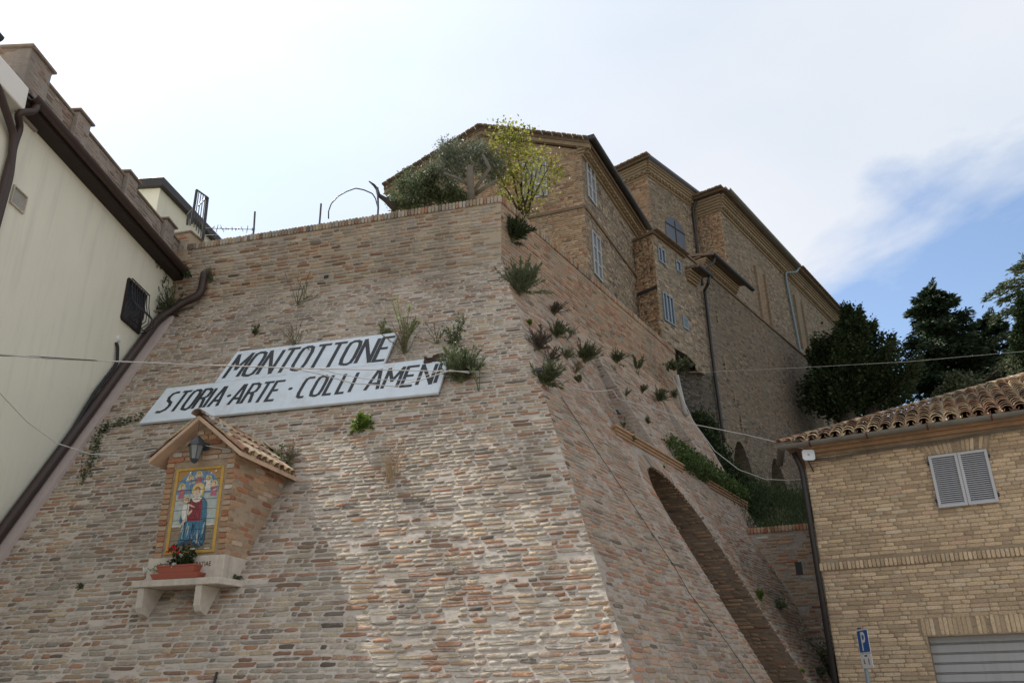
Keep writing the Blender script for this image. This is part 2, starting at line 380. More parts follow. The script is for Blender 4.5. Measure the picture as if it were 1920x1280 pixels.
M['lamp_black'] = plain('lamp_black', (.035, .045, .055), .4, .5, .1, 5)
M['lamp_glass'] = plain('lamp_glass', (.16, .18, .18), .15, .6, .1, 6)
M['far_warm'] = farbrick('mid_house_brick', (.40, .255, .16), (.34, .21, .135), (.38, .28, .2), stain=(.26, .22, .16), amount=.35, red=.3)
M['far_grey'] = farbrick('house_side_brick', (.30, .225, .155), (.25, .19, .135), (.31, .25, .185), stain=(.18, .17, .14), amount=.65, red=.1)
M['far_church'] = farbrick('church_brick', (.29, .21, .14), (.235, .175, .12), (.30, .235, .165), stain=(.18, .165, .125), amount=.6, red=.15)
M['far_red'] = farbrick('tower_face_brick', (.40, .225, .13), (.31, .185, .11), (.33, .24, .155), stain=(.27, .2, .13), amount=.3, red=.5)
M['far_wall'] = farbrick('great_wall_brick', (.235, .185, .135), (.19, .15, .11), (.25, .205, .155), stain=(.14, .135, .12), amount=.75, red=.12)
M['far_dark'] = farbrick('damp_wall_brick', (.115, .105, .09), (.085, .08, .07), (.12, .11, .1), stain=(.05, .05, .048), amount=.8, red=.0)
M['oriel_side'] = farbrick('oriel_brick', (.35, .265, .165), (.31, .235, .15), (.33, .26, .18), stain=(.28, .22, .15), amount=.3, red=.12)
M['oriel_front'] = farbrick('oriel_weathered_brick', (.33, .26, .165), (.26, .21, .14), (.30, .245, .17), course=.09, stain=(.17, .16, .13), amount=.8, dark2=(.055, .055, .05), red=.1)
M['cornice'] = plain('cornice_brick', (.25, .19, .125), .9, .1, .35, 8, .6, dirt=(.12, .10, .075))
M['roof_edge'] = plain('old_roof_edge', (.17, .125, .09), .95, .08, .4, 9, .8, dirt=(.08, .07, .06))
M['cap'] = plain('cap_brick', (.25, .20, .165), .95, .08, .3, 9, .6, dirt=(.14, .12, .1))
M['ochre'] = plain('ochre_plaster', (.25, .19, .12), .85, .15, .1, 3, .2)
M['ledge'] = plain('ledge_brick', (.34, .22, .135), .9, .1, .35, 9, .8, dirt=(.15, .12, .085))
M['white_wood'] = plain('white_window_wood', (.36, .38, .39), .6, .3, .08, 5)
M['blue_wood'] = plain('blue_grey_window_wood', (.19, .24, .29), .6, .3, .1, 5)
M['pane'] = plain('dark_pane', (.03, .036, .045), .12, .6, .2, 2)
M['curtain'] = plain('pale_pane', (.22, .27, .32), .25, .5, .15, 3)
M['blue_panel'] = plain('blue_grey_panel', (.075, .095, .125), .5, .4, .15, 2)
M['shutter'] = plain('shutter_grey', (.40, .41, .43), .5, .4, .03, 3)
M['garage'] = plain('garage_grey', (.34, .345, .345), .5, .4, .07, 2, dirt=(.25, .25, .24), streak=True)
M['tile'] = None
M['copper'] = plain('weathered_gutter', (.14, .135, .115), .6, .35, .25, 4, dirt=(.09, .07, .05))
M['rust'] = plain('rusty_bracket', (.08, .03, .02), .8, .2, .2, 10)
M['galv'] = plain('galvanised_pipe', (.15, .20, .23), .45, .4, .1, 5)
M['wire'] = plain('pale_cable', (.42, .40, .38), .6, .3, .1, 8)
M['wire_dark'] = plain('dark_cable', (.06, .055, .05), .7, .2, .1, 8)
M['antenna'] = plain('antenna_white', (.62, .68, .74), .45, .4, .04, 3)
M['sign_blue'] = plain('sign_blue', (.012, .095, .33), .35, .5, .04, 4)
M['sign_face'] = plain('sign_face_white', (.68, .70, .70), .4, .4, .03, 4)
M['bark'] = plain('bark', (.06, .05, .04), .95, .1, .35, 14, .8)
M['bark_olive'] = plain('olive_bark', (.16, .145, .12), .95, .1, .35, 14, .8)
M['twig'] = plain('dry_twig', (.36, .28, .19), .9, .1, .2, 14)
M['stem'] = plain('green_stem', (.12, .13, .07), .9, .1, .2, 14)
M['soil'] = plain('grassy_earth', (.07, .075, .04), .98, .05, .4, 1.5, .6, dirt=(.10, .08, .055))
M['asphalt'] = plain('asphalt', (.055, .055, .055), .95, .2, .2, 20, .4)
M['bounce_paving'] = plain('bounce_paving', (.33, .29, .245), .9, .2, .15, 4, .3)
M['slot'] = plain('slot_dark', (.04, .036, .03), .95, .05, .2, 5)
M['pvc'] = plain('white_pipe', (.33, .32, .29), .6, .3, .15, 9, dirt=(.2, .17, .13))
M['nest'] = plain('mud_patch', (.085, .06, .045), .95, .1, .4, 25, .8)
def tile_mat():
    m_, t, b = mat('roof_tile', .9, .12); q = NT(t); p = q.pos(); oi = q.n('ShaderNodeObjectInfo')
    at = q.n('ShaderNodeAttribute'); at.attribute_name = 'rnd'; sx = q.n('ShaderNodeSeparateXYZ'); q.L(at.outputs['Vector'], sx.inputs[0])
    r_ = q.math('FRACT', q.math('ADD', oi.outputs['Random'], sx.outputs[0]))
    c = q.ramp(r_, [(0, (.43, .29, .185)), (.2, (.50, .38, .25)), (.42, (.34, .19, .12)), (.56, (.53, .43, .29)), (.72, (.24, .16, .115)), (.86, (.33, .25, .175))], 'CONSTANT')
    c = q.mix(q.ramp(q.noise(p, 14, 6, .7), [(.46, 0), (.66, .85)]), c, (.11, .10, .085))
    c = q.mix(q.ramp(q.noise(p, .9, 3), [(.5, 0), (.7, .35)]), c, (.14, .125, .11))
    q.L(c, b.inputs['Base Color']); q.bump(b, q.noise(p, 60, 5, .7), .4, .01); return m_
M['tile'] = tile_mat()
LF = dict(
 olive=leafmat('olive_leaf', (.085, .105, .065), (.19, .21, .16), .2, .4),
 bushgrey=leafmat('greygreen_leaf', (.075, .10, .05), (.15, .175, .10), .25),
 yellow=leafmat('yellow_green_leaf', (.13, .15, .03), (.27, .26, .06), .4),
 dark=leafmat('dark_green_leaf', (.018, .030, .012), (.05, .07, .028), .18),
 wallgreen=leafmat('wall_plant_leaf', (.055, .07, .038), (.12, .135, .07), .2),
 fresh=leafmat('fresh_green_leaf', (.07, .12, .018), (.13, .20, .03), .3),
 dry=leafmat('dry_brown_leaf', (.16, .12, .085), (.26, .20, .13), .2),
 pale=leafmat('pale_green_leaf', (.16, .19, .09), (.27, .29, .15), .3),
 purple=leafmat('dull_purple_leaf', (.07, .055, .05), (.13, .10, .085), .2),
 ledge=leafmat('ledge_leaf', (.04, .07, .02), (.085, .125, .035), .2),
 conifer=leafmat('conifer_needles', (.018, .034, .02), (.045, .07, .032), .08),
 cedar=leafmat('cedar_needles', (.05, .075, .045), (.12, .14, .07), .15),
 cypress=leafmat('cypress_needles', (.018, .035, .016), (.045, .07, .025), .08),
 grass=leafmat('grass_blade', (.022, .038, .013), (.048, .07, .024), .15),
 ivy=leafmat('ivy_leaf', (.03, .05, .02), (.075, .10, .045), .15),
 red=leafmat('red_flower', (.45, .01, .015), (.55, .03, .04), .3),
 white=leafmat('white_flower', (.6, .6, .55), (.7, .7, .66), .3))

# ------------------------------------------------------------------ bricks
OUT = np.array([(-1, -.45), (-.86, -.93), (-.3, -1), (.35, -1), (.88, -.9), (1, -.4), (1, .45), (.85, .93), (.3, 1), (-.35, 1), (-.88, .9), (-1, .4)])
def brick_mesh_arrays(n, rg, jit=.13, inner=True, rough=.25):
    """n unit bricks: half-size 1 in x,y; z: -1 at the back, 0 at the face (scaled later). returns V (n,K',3), Fq, Ft local"""
    K = len(OUT)
    o = OUT[None]*(1+rg.normal(0, jit*.3, (n, K, 1)))+rg.normal(0, jit*.3, (n, K, 2))*np.array([.5, 1.25])
    back = np.concatenate([o*1.0, np.full((n, K, 1), -1.0)], 2)
    rim = np.concatenate([o, -rg.uniform(.15, .55, (n, K, 1))], 2)
    inn = np.concatenate([o*np.array([.955, .80]), rg.normal(0, rough*.35, (n, K, 1))], 2)
    cen = np.concatenate([rg.normal(0, .1, (n, 1, 2)), rg.normal(0, rough*.5, (n, 1, 1))], 2)
    V = np.concatenate([back, rim, inn, cen], 1)
    i = np.arange(K); j = (i+1) % K
    Fq = np.concatenate([np.stack([i, j, K+j, K+i], 1), np.stack([K+i, K+j, 2*K+j, 2*K+i], 1)])
    Ft = np.stack([2*K+i, 2*K+j, np.full(K, 3*K)], 1)
    return V, Fq, Ft
def layout(u0f, u1f, z0, z1, inside, rg, course=.078, h=.05, gap=.018, wob=.03, lens=((.10, .2), (.16, .25), (.22, .3), (.27, .25)), miss=.0, sl=1.0, crooked=.02):
    """list of (u,z,len,height,rot). z steps measured along the slope"""
    out = []; dz = course/sl; zz = z0; r = 0
    L_ = [a for a, b in lens]; Wt = np.array([b for a, b in lens]); Wt = Wt/Wt.sum()
    while zz < z1:
        u = u0f(zz)-rg.uniform(0, .2); ue = u1f(zz); ph = rg.uniform(0, 9)
        while u < ue:
            l = rg.choice(L_, p=Wt)*rg.uniform(.88, 1.12)
            g = gap*rg.uniform(.5, 1.9)
            if u < u0f(zz): l -= u0f(zz)-u+rg.uniform(-.006, .014); u = u0f(zz)+.002
            if l < .04: u += max(l, 0)+g; continue
            if u+l > ue-.03: l = ue+rg.uniform(-.006, .014)-u
            if l < .04: break
            uc = u+l/2
            zc = zz+wob/sl*math.sin(uc*.9+ph*.05+zz*.7)+rg.normal(0, .004)
            if rg.uniform() > miss and inside(uc, zc, l):
                out.append((uc, zc, l, h*rg.uniform(.82, 1.15), rg.normal(0, crooked)))
            u += l+g
        zz += dz; r += 1
    return np.array(out)
def place(S, B, rg, mat_, depth=(.003, .007), back=.035, jit=.13, rough=.25, mapfn=None, bulge=None):
    """turn a layout into world-space vertex blocks"""
    n = len(B); V, Fq, Ft = brick_mesh_arrays(n, rg, jit, rough=rough)
    x = V[..., 0]*B[:, 2, None]/2; y = V[..., 1]*B[:, 3, None]/2
    c, s_ = np.cos(B[:, 4])[:, None], np.sin(B[:, 4])[:, None]
    u = B[:, 0, None]+x*c-y*s_; z = B[:, 1, None]+(x*s_+y*c)/S.sl
    p = rg.normal(depth[0], depth[1], n)[:, None]
    nn = np.where(V[..., 2] <= -.99, -back, p+V[..., 2]*.011)
    if bulge is not None: nn = nn+bulge(B[:, 0], B[:, 1])[:, None]
    P = mapfn(u, z, nn) if mapfn else S.P(u, z, nn)
    return P, Fq, Ft
def emit_bricks(name, blocks, mat_, parent, top=0, budget=None, rg=rng):
    """blocks: list of (P,Fq,Ft). The `top` bricks showing largest become objects, the rest one stuff mesh"""
    P = np.concatenate([b[0] for b in blocks]); Fq, Ft = blocks[0][1], blocks[0][2]
    n, K = P.shape[:2]; rnd = rg.uniform(0, 1, (n, 3))
    cen = P.mean(1); zc = cen@FW; xs = 512+(F_PX*.5333)*(cen@RT)/zc; ys = 341-(F_PX*.5333)*(cen@UP)/zc
    vis = (zc > .5) & (xs > 0) & (xs < 1024) & (ys > 0) & (ys < 682)
    ext = np.linalg.norm(P[:, 12]-P[:, 18], axis=1)/np.maximum(zc, .1)
    ext = np.where(vis, ext, 0)
    idx = np.argsort(-ext)
    k = min(top, int(vis.sum())); sel = idx[:k]; rest = idx[k:]
    proto = {}
    for q_, i in enumerate(sel):
        c = cen[i]
        me = bpy.data.meshes.new(name); me.from_pydata([tuple(p-c) for p in P[i]], [], [list(f) for f in Fq]+[list(f) for f in Ft]); me.materials.append(mat_)
        a = me.attributes.new('rnd', 'FLOAT_VECTOR', 'FACE'); a.data.foreach_set('vector', np.tile(rnd[i], len(me.polygons)).astype(np.float32))
        o = bpy.data.objects.new(name, me); col.objects.link(o); o.parent = parent; o.location = tuple(c)
    if len(rest):
        m_ = len(rest); base = (np.arange(m_)*K)[:, None, None]
        fq = (Fq[None]+base).reshape(-1, 4); ft = (Ft[None]+base).reshape(-1, 3)
        rr = np.concatenate([np.repeat(rnd[rest], len(Fq), axis=0), np.repeat(rnd[rest], len(Ft), axis=0)])
        bulk(name+'work', P[rest].reshape(-1, 3), fq, mat_, parent, rr, False, 'stuff', ft)

def far_bricks(name, S, ua, ub, z0, z1, mat_, parent, skip=(), top=300, seed=1, course=.068, lens=(.12, .26), pw=(.35, .65), depth=.012):
    """flat irregular bricks on a distant wall; skip: boxes (u0,u1,z0,z1) or a function"""
    rg = np.random.default_rng(seed); ua, ub = min(ua, ub), max(ua, ub); out = []
    for r_, z in enumerate(np.arange(z0+course/2, z1-course/2, course)):
        n = int((ub-ua)/.13)+4; l = rg.choice(lens, n, p=pw)*rg.uniform(.9, 1.1, n); e = ua-rg.uniform(0, .2)+np.cumsum(l+.012); s0 = e-l-.012; s1 = s0+l
        k = (s1 > ua+.03) & (s0 < ub-.03); out.append(np.stack([np.maximum(s0[k], ua), np.minimum(s1[k], ub), np.full(k.sum(), z)], 1))
    B = np.concatenate(out); cu_, cz_ = (B[:, 0]+B[:, 1])/2, B[:, 2]
    keep = np.ones(len(B), bool)
    for q_ in skip:
        if callable(q_): keep &= ~np.array([q_(a, b_) for a, b_ in zip(cu_, cz_)])
        else: keep &= ~((B[:, 1] > q_[0]) & (B[:, 0] < q_[1]) & (cz_ > q_[2]) & (cz_ < q_[3]))
    keep &= rg.uniform(0, 1, len(B)) > .02
    B = B[keep]; n = len(B); h = (course-.013)/2/S.sl
    j = lambda: rg.normal(0, .0035, n)
    wob = .02*np.sin(B[:, 2]*1.3+B[:, 0]*.7)
    U_ = np.stack([B[:, 0]+j(), B[:, 1]+j(), B[:, 1]+j(), B[:, 0]+j()], 1); Zz = np.stack([B[:, 2]-h+j(), B[:, 2]-h+j(), B[:, 2]+h+j(), B[:, 2]+h+j()], 1)+wob[:, None]
    p_ = rg.uniform(.2, 1, n)[:, None]*depth*np.ones((n, 4))
    P = np.concatenate([S.P(U_, Zz, p_), S.P(U_, Zz, -.02*np.ones((n, 4)))], 1)
    Fq = np.array([[0, 1, 2, 3], [4, 5, 1, 0], [5, 6, 2, 1], [6, 7, 3, 2], [7, 4, 0, 3]]); rnd = rg.uniform(0, 1, (n, 3))
    if (np.cross(S.U, S.W)@S.N) < 0: Fq = Fq[:, ::-1]
    cen = P.mean(1); zc = cen@FW; xs = 512+(F_PX*.5333)*(cen@RT)/zc; ys = 341-(F_PX*.5333)*(cen@UP)/zc
    vis = (zc > .5) & (xs > 0) & (xs < 1024) & (ys > 0) & (ys < 682)
    sz = np.where(vis, (B[:, 1]-B[:, 0])/zc, 0); idx = np.argsort(-sz); k = min(top, int(vis.sum()))
    for i in idx[:k]:
        me = bpy.data.meshes.new(name); me.from_pydata([tuple(v-cen[i]) for v in P[i]], [], [list(f) for f in Fq]); me.materials.append(mat_)
        a = me.attributes.new('rnd', 'FLOAT_VECTOR', 'FACE'); a.data.foreach_set('vector', np.tile(rnd[i], 5).astype(np.float32))
        o = bpy.data.objects.new(name, me); col.objects.link(o); o.parent = parent; o.location = tuple(cen[i])
    rest = idx[k:]
    if len(rest): bulk(name+'work', P[rest].reshape(-1, 3), (Fq[None]+(np.arange(len(rest))*8)[:, None, None]).reshape(-1, 4), mat_, parent, np.repeat(rnd[rest], 5, axis=0), False, 'stuff')
# ------------------------------------------------------------------ the surveyed planes
GZ = -1.6                                            # ground below the eye
KF, ZB, ZT = .689, 7.8, 9.33
mF = hd(14); UFv = hd(104)
SF = Surf(UFv, mF, 8.6, KF); SFU = Surf(UFv, mF, 8.6+KF*ZB, 0)
Bc = SF.at(1190, 1280); Tc = SF.at(940, 490)
mS = hd(-59.4); USv = hd(30.6); KS = float((Tc-Bc)@mS/(Tc-Bc)[2])
SS = Surf(USv, mS, float(Bc@mS)-KS*Bc[2], KS); SSU = Surf(USv, mS, float(Tc@mS), 0)
def corner(z):
    """plan position of the bastion corner at height z"""
    z = min(z, ZB); t = (z-Bc[2])/(Tc[2]-Bc[2]); p = Bc+(Tc-Bc)*t; return p
uFc = lambda z: float(corner(z)@UFv)
uSc = lambda z: float(corner(z)@USv)
CR = Surf(hd(2), hd(-88), 8.02, 0)                   # cream wall plane, facing +x
def uFl(z):                                          # left end of the front face (at the cream wall)
    q = 8.6+KF*min(z, ZB)
    # P.mF = q and P.hd(-88) = 8.02
    A = np.array([mF[:2], hd(-88)[:2]]); p = np.linalg.solve(A, [q, 8.02]); return float(p@UFv[:2])
ENDS = [(-2, 17.0), (0.0, 17.1), (1.2, 18.2), (3.5, 20.4), (5.86, 21.7), (7.94, 22.3), (9.5, 22.3)]
def uSe(z): return float(np.interp(z, [a for a, b in ENDS], [b for a, b in ENDS]))
def hgt(u, z, amp=.012):
    return amp*(.25*mnoise.noise(Vector((u*2.1, z*5.3, 1.7)))+0.12*mnoise.noise(Vector((u*9.0, z*23.0, 5.1))))
def wallpatch(name, S, u0f, u1f, z0, z1, nu, nz, mat_, parent, amp=.012, z0f=None, z1f=None, kind=None):
    vs = np.empty(((nz+1)*(nu+1), 3))
    for j in range(nz+1):
        for i in range(nu+1):
            s_ = i/nu
            if z0f: u = u0f(0)+(u1f(0)-u0f(0))*s_; a, b_ = z0f(u), z1; z = a+(b_-a)*j/nz
            else: z = z0+(z1-z0)*j/nz; a, b_ = u0f(z), u1f(z); u = a+(b_-a)*s_
            e = amp if 0 < i < nu and 0 < j < nz else 0
            vs[j*(nu+1)+i] = S.P(u, z, hgt(u, z, e) if e else 0.0)
    idx = np.arange((nz+1)*(nu+1)).reshape(nz+1, nu+1)
    F_ = np.stack([idx[:-1, :-1], idx[:-1, 1:], idx[1:, 1:], idx[1:, :-1]], -1).reshape(-1, 4)
    return bulk(name, vs, F_, mat_, parent, None, True, kind)

# ================================================================== BASTION
bast = thing('bastion_wall', 'huge battered brick bastion wall carrying the white town sign and the shrine', 'wall', (Bc[0], Bc[1]+2, GZ))
wallpatch('front_face', SF, uFl, uFc, GZ, ZB, 150, 170, M['mortar'], bast)
wallpatch('front_parapet', SFU, lambda z: uFl(ZB), lambda z: uFc(ZB), ZB, ZT-.14, 90, 22, M['mortar'], bast, .006)
# side face, split round the arch and the two recesses
A0, A1, AZ = 13.0, 15.2, 2.6; AR = (A1-A0)/2; AC = (A0+A1)/2; ZL = 4.16; ZR = 7.1
arch = lambda u: AZ+math.sqrt(max(0, AR*AR-(u-AC)**2))*1.0
REC = [(12.95, 15.25), (17.25, 19.55)]
drec = lambda z: .19*(ZR-z)
mside = M['mortar_side']
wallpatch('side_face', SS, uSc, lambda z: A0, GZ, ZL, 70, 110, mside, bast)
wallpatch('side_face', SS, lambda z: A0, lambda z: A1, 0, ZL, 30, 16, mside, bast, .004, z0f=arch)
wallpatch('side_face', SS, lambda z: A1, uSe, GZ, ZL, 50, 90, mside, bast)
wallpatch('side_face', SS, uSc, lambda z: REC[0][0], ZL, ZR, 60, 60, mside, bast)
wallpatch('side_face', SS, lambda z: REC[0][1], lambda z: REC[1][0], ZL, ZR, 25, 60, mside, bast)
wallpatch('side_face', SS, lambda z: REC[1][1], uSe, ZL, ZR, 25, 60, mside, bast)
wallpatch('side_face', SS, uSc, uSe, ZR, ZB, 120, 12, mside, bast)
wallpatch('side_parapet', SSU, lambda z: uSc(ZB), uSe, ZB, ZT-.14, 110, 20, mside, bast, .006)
recmap = {}
for a, b_ in REC:
    # recess floor plane: leans so that it meets the face at ZR
    SR = Surf(USv, mS, SS.c+.19*ZR, KS-.19)
    wallpatch('recess_face', SR, lambda z: a, lambda z: b_, ZL, ZR, 25, 50, mside, bast)
    for ue in (a, b_):
        mb = MB(); mb.poly([SS.P(ue, ZL), SR.P(ue, ZL), SR.P(ue, ZR)]); mb.build('recess_cheek', mside, bast)
    mb = MB(); mb.quad(SS.P(a, ZL), SS.P(b_, ZL), SR.P(b_, ZL), SR.P(a, ZL)); mb.build('recess_sill', mside, bast)
# arch tunnel
mb = MB(); DEP = 1.7
prof = [(A0, GZ)]+[(A0, AZ)]+[(AC-AR*math.cos(math.pi*i/16), AZ+AR*math.sin(math.pi*i/16)) for i in range(1, 16)]+[(A1, AZ), (A1, GZ)]
for (ua, za), (ub, zb) in zip(prof[:-1], prof[1:]):
    pa, pb = SS.P(ua, za), SS.P(ub, zb); mb.quad(pa, pb, pb+mS*DEP, pa+mS*DEP)
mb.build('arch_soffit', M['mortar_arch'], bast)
SB = Surf(USv, mS, SS.c+1.1, KS)                     # back wall of the arch, rough
wallpatch('arch_back_wall', SB, lambda z: A0-.05, lambda z: A1+.05, GZ, 3.8, 14, 40, mside, bast, .06)
# right end and inner core
mb = MB()
zs = [GZ, 0, 1.2, 3.5, 5.86, ZB]
for z0_, z1_ in zip(zs[:-1], zs[1:]):
    p, q_ = SS.P(uSe(z0_), z0_), SS.P(uSe(z1_), z1_); mb.quad(p, p+mS*3+Z3*0, q_+mS*3, q_)
p, q_ = SSU.P(22.3, ZB), SSU.P(22.3, ZT-.14); mb.quad(p, p+mS*3, q_+mS*3, q_)
mb.build('end_face', mside, bast)
# brick courses
rgb = np.random.default_rng(11)
spots = []
def front_inside(u, z, l): return uFl(z)+.02 < u-l/2 and u+l/2 < uFc(z)+.02
def lens_front(): return ((.07, .12), (.11, .22), (.17, .3), (.24, .2), (.29, .16))
bl = []
B1 = layout(lambda z: uFl(z), lambda z: uFc(z), .0-.9, ZB-.05, front_inside, rgb, .076, .054, .019, .02, lens_front(), .025, SF.sl, .014)
bl.append(place(SF, B1, rgb, None, (.007, .0035), jit=.22, rough=.25))
B2 = layout(lambda z: uFl(ZB), lambda z: uFc(ZB), ZB+.02, ZT-.2, lambda u, z, l: uFl(ZB) < u-l/2 and u+l/2 < uFc(ZB), rgb, .08, .057, .017, .02, ((.12, .2), (.2, .3), (.28, .5)), .02, 1, .01)
bl.append(place(SFU, B2, rgb, None, (.009, .003), jit=.2, rough=.2))
emit_bricks('brick', bl, M['brick'], bast, top=185)
bs = []
vsw = .30                                            # voussoir ring width
def in_arch(u, z, l, pad=0.0):
    e = pad+l/2*.6
    if A0-e < u < A1+e and z < AZ: return True
    return z >= AZ and math.hypot(u-AC, z-AZ) < AR+e+.0
def side_inside(u, z, l):
    if not (uSc(z) < u-l/2 and u+l/2 < uSe(z)): return False
    if z < ZL+.05 and in_arch(u, z, l, .14 if z < AZ else .34): return False
    if z > ZL and z < ZR:
        for a, b_ in REC:
            if a-.01 < u+l/2 and u-l/2 < b_+.01: return False
    return True
B3 = layout(uSc, uSe, -.9, ZB-.05, side_inside, rgb, .074, .055, .014, .03, ((.11, .35), (.2, .25), (.27, .4)), .02, SS.sl, .02)
bs.append(place(SS, B3, rgb, None, (.006, .0035), jit=.22, rough=.22))
B4 = layout(lambda z: uSc(ZB), uSe, ZB+.02, ZT-.2, lambda u, z, l: uSc(ZB) < u-l/2 and u+l/2 < uSe(z), rgb, .075, .054, .012, .02, ((.12, .3), (.27, .7)), .02, 1, .015)
bs.append(place(SSU, B4, rgb, None, (.010, .003), jit=.12, rough=.2))
for a, b_ in REC:
    B5 = layout(lambda z: a, lambda z: b_, ZL+.05, ZR-.1, lambda u, z, l: a < u-l/2 and u+l/2 < b_, rgb, .074, .052, .014, .02, ((.11, .35), (.2, .25), (.27, .4)), .03, SS.sl, .02)
    bs.append(place(SR, B5, rgb, None, (.0065, .005), jit=.15, rough=.35))
    # the cheek on the right of each recess, seen edge-on from the road
    SCK = Surf(mS, USv, b_, 0)                       # plane u = b_, running inwards
    c0 = float(SS.c)
    for z in np.arange(ZL+.05, ZR-.15, .075):
        d0 = SS.c+KS*z; d1 = d0+.19*(ZR-z)
        uu = d0+rgb.uniform(-.1, 0.02); row = []
        while uu < d1-.03:
            l = rgb.choice([.12, .26]); l = min(l, d1-uu)
            if uu > d0-.02 and l > .05: row.append((uu+l/2, z, l, .053, 0))
            uu += l+.014
        if row:
            Bq = np.array(row)
            def mp_(u, z_, n_, U=b_): return mS*u[..., None]+USv*(U-n_)[..., None]+Z3*z_[..., None]
            bs.append(place(SS, Bq, rgb, None, (.002, .004), jit=.1, mapfn=lambda u, z_, n_: mp_(u, z_, n_)))
# voussoirs and jamb bricks round the arch, and the bricks of the soffit
vou = []; sof = []
arc = [];
for z in np.arange(-1.0, AZ, .074): arc.append((A0, z, (-1, 0))); arc.append((A1, z, (1, 0)))
nA = int(math.pi*AR/.068)
for i in range(nA+1):
    t = math.pi*(i+.5)/(nA+1); arc.append((AC-AR*math.cos(t), AZ+AR*math.sin(t), (-math.cos(t), math.sin(t))))
for u, z, (du, dz) in arc:
    l = .28 if z > AZ else rgb.choice([.13, .2]); cu, cz = u+du*(l/2), z+dz*(l/2)/SS.sl
    vou.append((cu, cz, l, .052, math.atan2(dz, du) if z > AZ else 0))
bs.append(place(SS, np.array(vou), rgb, None, (.008, .004), jit=.1, rough=.25))
# soffit: rows along the profile, bricks run into the wall
def sofmap(Pf, Nf):
    return lambda u, z_, n_: Pf(z_)+mS*u[..., None]+Nf(z_)*n_[..., None]
plen = [0]
pp = [SS.P(u, z) for u, z in prof]; pc = np.array([SS.P(AC, AZ-.4)])
for a, b_ in zip(pp[:-1], pp[1:]): plen.append(plen[-1]+np.linalg.norm(b_-a))
pp = np.array(pp); plen = np.array(plen)
def Pf(s_):
    return np.stack([np.interp(s_, plen, pp[:, k]) for k in range(3)], -1)
def Nf(s_):
    d = Pf(np.minimum(s_+.05, plen[-1]))-Pf(np.maximum(s_-.05, 0)); n_ = np.cross(d, mS); n_ /= np.linalg.norm(n_, axis=-1, keepdims=True)
    inw = Pf(s_)-SS.P(AC, 0)*0; c = np.sum(n_*(SS.P(AC, 1.5)-Pf(s_)), -1, keepdims=True); return n_*np.sign(c)
row = []
for s_ in np.arange(.6, plen[-1]-.3, .074):
    uu = -rgb.uniform(0, .15)
    while uu < 1.2:
        l = rgb.choice([.13, .27]); 
        if uu > -.01: row.append((uu+l/2, s_, l, .054, 0))
        uu += l+.014
class _S: sl = 1.0
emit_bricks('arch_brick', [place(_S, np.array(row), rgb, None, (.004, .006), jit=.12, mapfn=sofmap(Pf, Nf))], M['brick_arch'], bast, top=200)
B6 = layout(lambda z: A0, lambda z: A1, -1.0, 3.4, lambda u, z, l: A0 < u < A1, rgb, .13, .09, .03, .03, ((.2, .5), (.3, .5)), .1, SS.sl, .05)
bs.append(place(SB, B6, rgb, None, (.06, .04), back=.1, jit=.25, rough=.5))
emit_bricks('brick', bs, M['brick_side'], bast, top=105)
# coping: bricks on edge along both parapets
cb = []
def coping(S, u0, u1, sgn=1):
    out = []
    for u in np.arange(u0, u1, .075):
        out.append((u, ZT-.08, .064, .15, rgb.normal(0, .03)))
    return place(S, np.array(out), rgb, None, (.035, .006), back=.3, jit=.06, rough=.1)
emit_bricks('coping_brick', [coping(SFU, uFl(ZB)-.1, uFc(ZB)+.02)], M['brick'], bast, top=170)
emit_bricks('side_coping_brick', [coping(SSU, uSc(ZB), 22.3)], M['brick_side'], bast, top=60)
mb = MB()
tp = [SFU.P(uFl(ZB), ZT-.14, -.02), SFU.P(uFc(ZB), ZT-.14, -.02), SSU.P(22.3, ZT-.14, -.02)]
inn = [tp[0]+mF*.4, tp[1]+mF*.3+mS*.3, tp[2]+mS*.4]
for a, b_ in ((0, 1), (1, 2)):
    mb.hexa([tp[a]-Z3*.02, tp[b_]-Z3*.02, inn[b_]-Z3*.02, inn[a]-Z3*.02], [tp[a]+Z3*.12, tp[b_]+Z3*.12, inn[b_]+Z3*.12, inn[a]+Z3*.12])
    mb.quad(inn[a]-Z3*.02, inn[b_]-Z3*.02, inn[b_]-Z3*1.2, inn[a]-Z3*1.2)
mb.build('coping_bed', M['mortar'], bast)
# brick ledge over the arch
for ua, ub in ((12.85, 16.15), (17.85, 20.75)):
    for k, (za, zb, n_) in enumerate(((ZL-.10, ZL-.052, .035), (ZL-.05, ZL-.005, .07), (ZL-.003, ZL+.045, .11))):
        mb = MB(); mb.sbox(SS, ua-.03*k, ub+.03*k, za, zb, -.1, n_); mb.build('ledge_course', M['ledge'], bast, bevel=.008)
# putlog holes
mb = MB()
for (x, y, S) in [(1160, 772, SS), (1112, 590, SS), (1010, 693, SF), (612, 519, SFU)]:
    u, z = S.uz(x, y); mb.sbox(S, u-.05, u+.05, z-.035, z+.035, -.02, .012)
mb.build('putlog_hole', M['black'], bast)
# pinkish plaster fillet along the cream wall
mb = MB()
zs = np.linspace(GZ, 7.35, 12)
for z0_, z1_ in zip(zs[:-1], zs[1:]):
    for w0 in (0,):
        a, b_ = SF.P(uFl(z0_)-.05, z0_, .0), SF.P(uFl(z1_)-.05, z1_, .0)
        ax, bx = SF.P(uFl(z0_)+.36, z0_, .0), SF.P(uFl(z1_)+.36, z1_, .0)
        n_ = SF.N*.07; mb.quad(a+n_, ax+n_, bx+n_, b_+n_); mb.quad(ax+n_, ax-n_, bx-n_, bx+n_)
a, ax = SF.P(uFl(7.35)-.05, 7.35, .07), SF.P(uFl(7.35)+.36, 7.35, .07); mb.quad(a, ax, ax-SF.N*.12, a-SF.N*.12)
mb.build('plaster_fillet', M['pinkish'], bast)

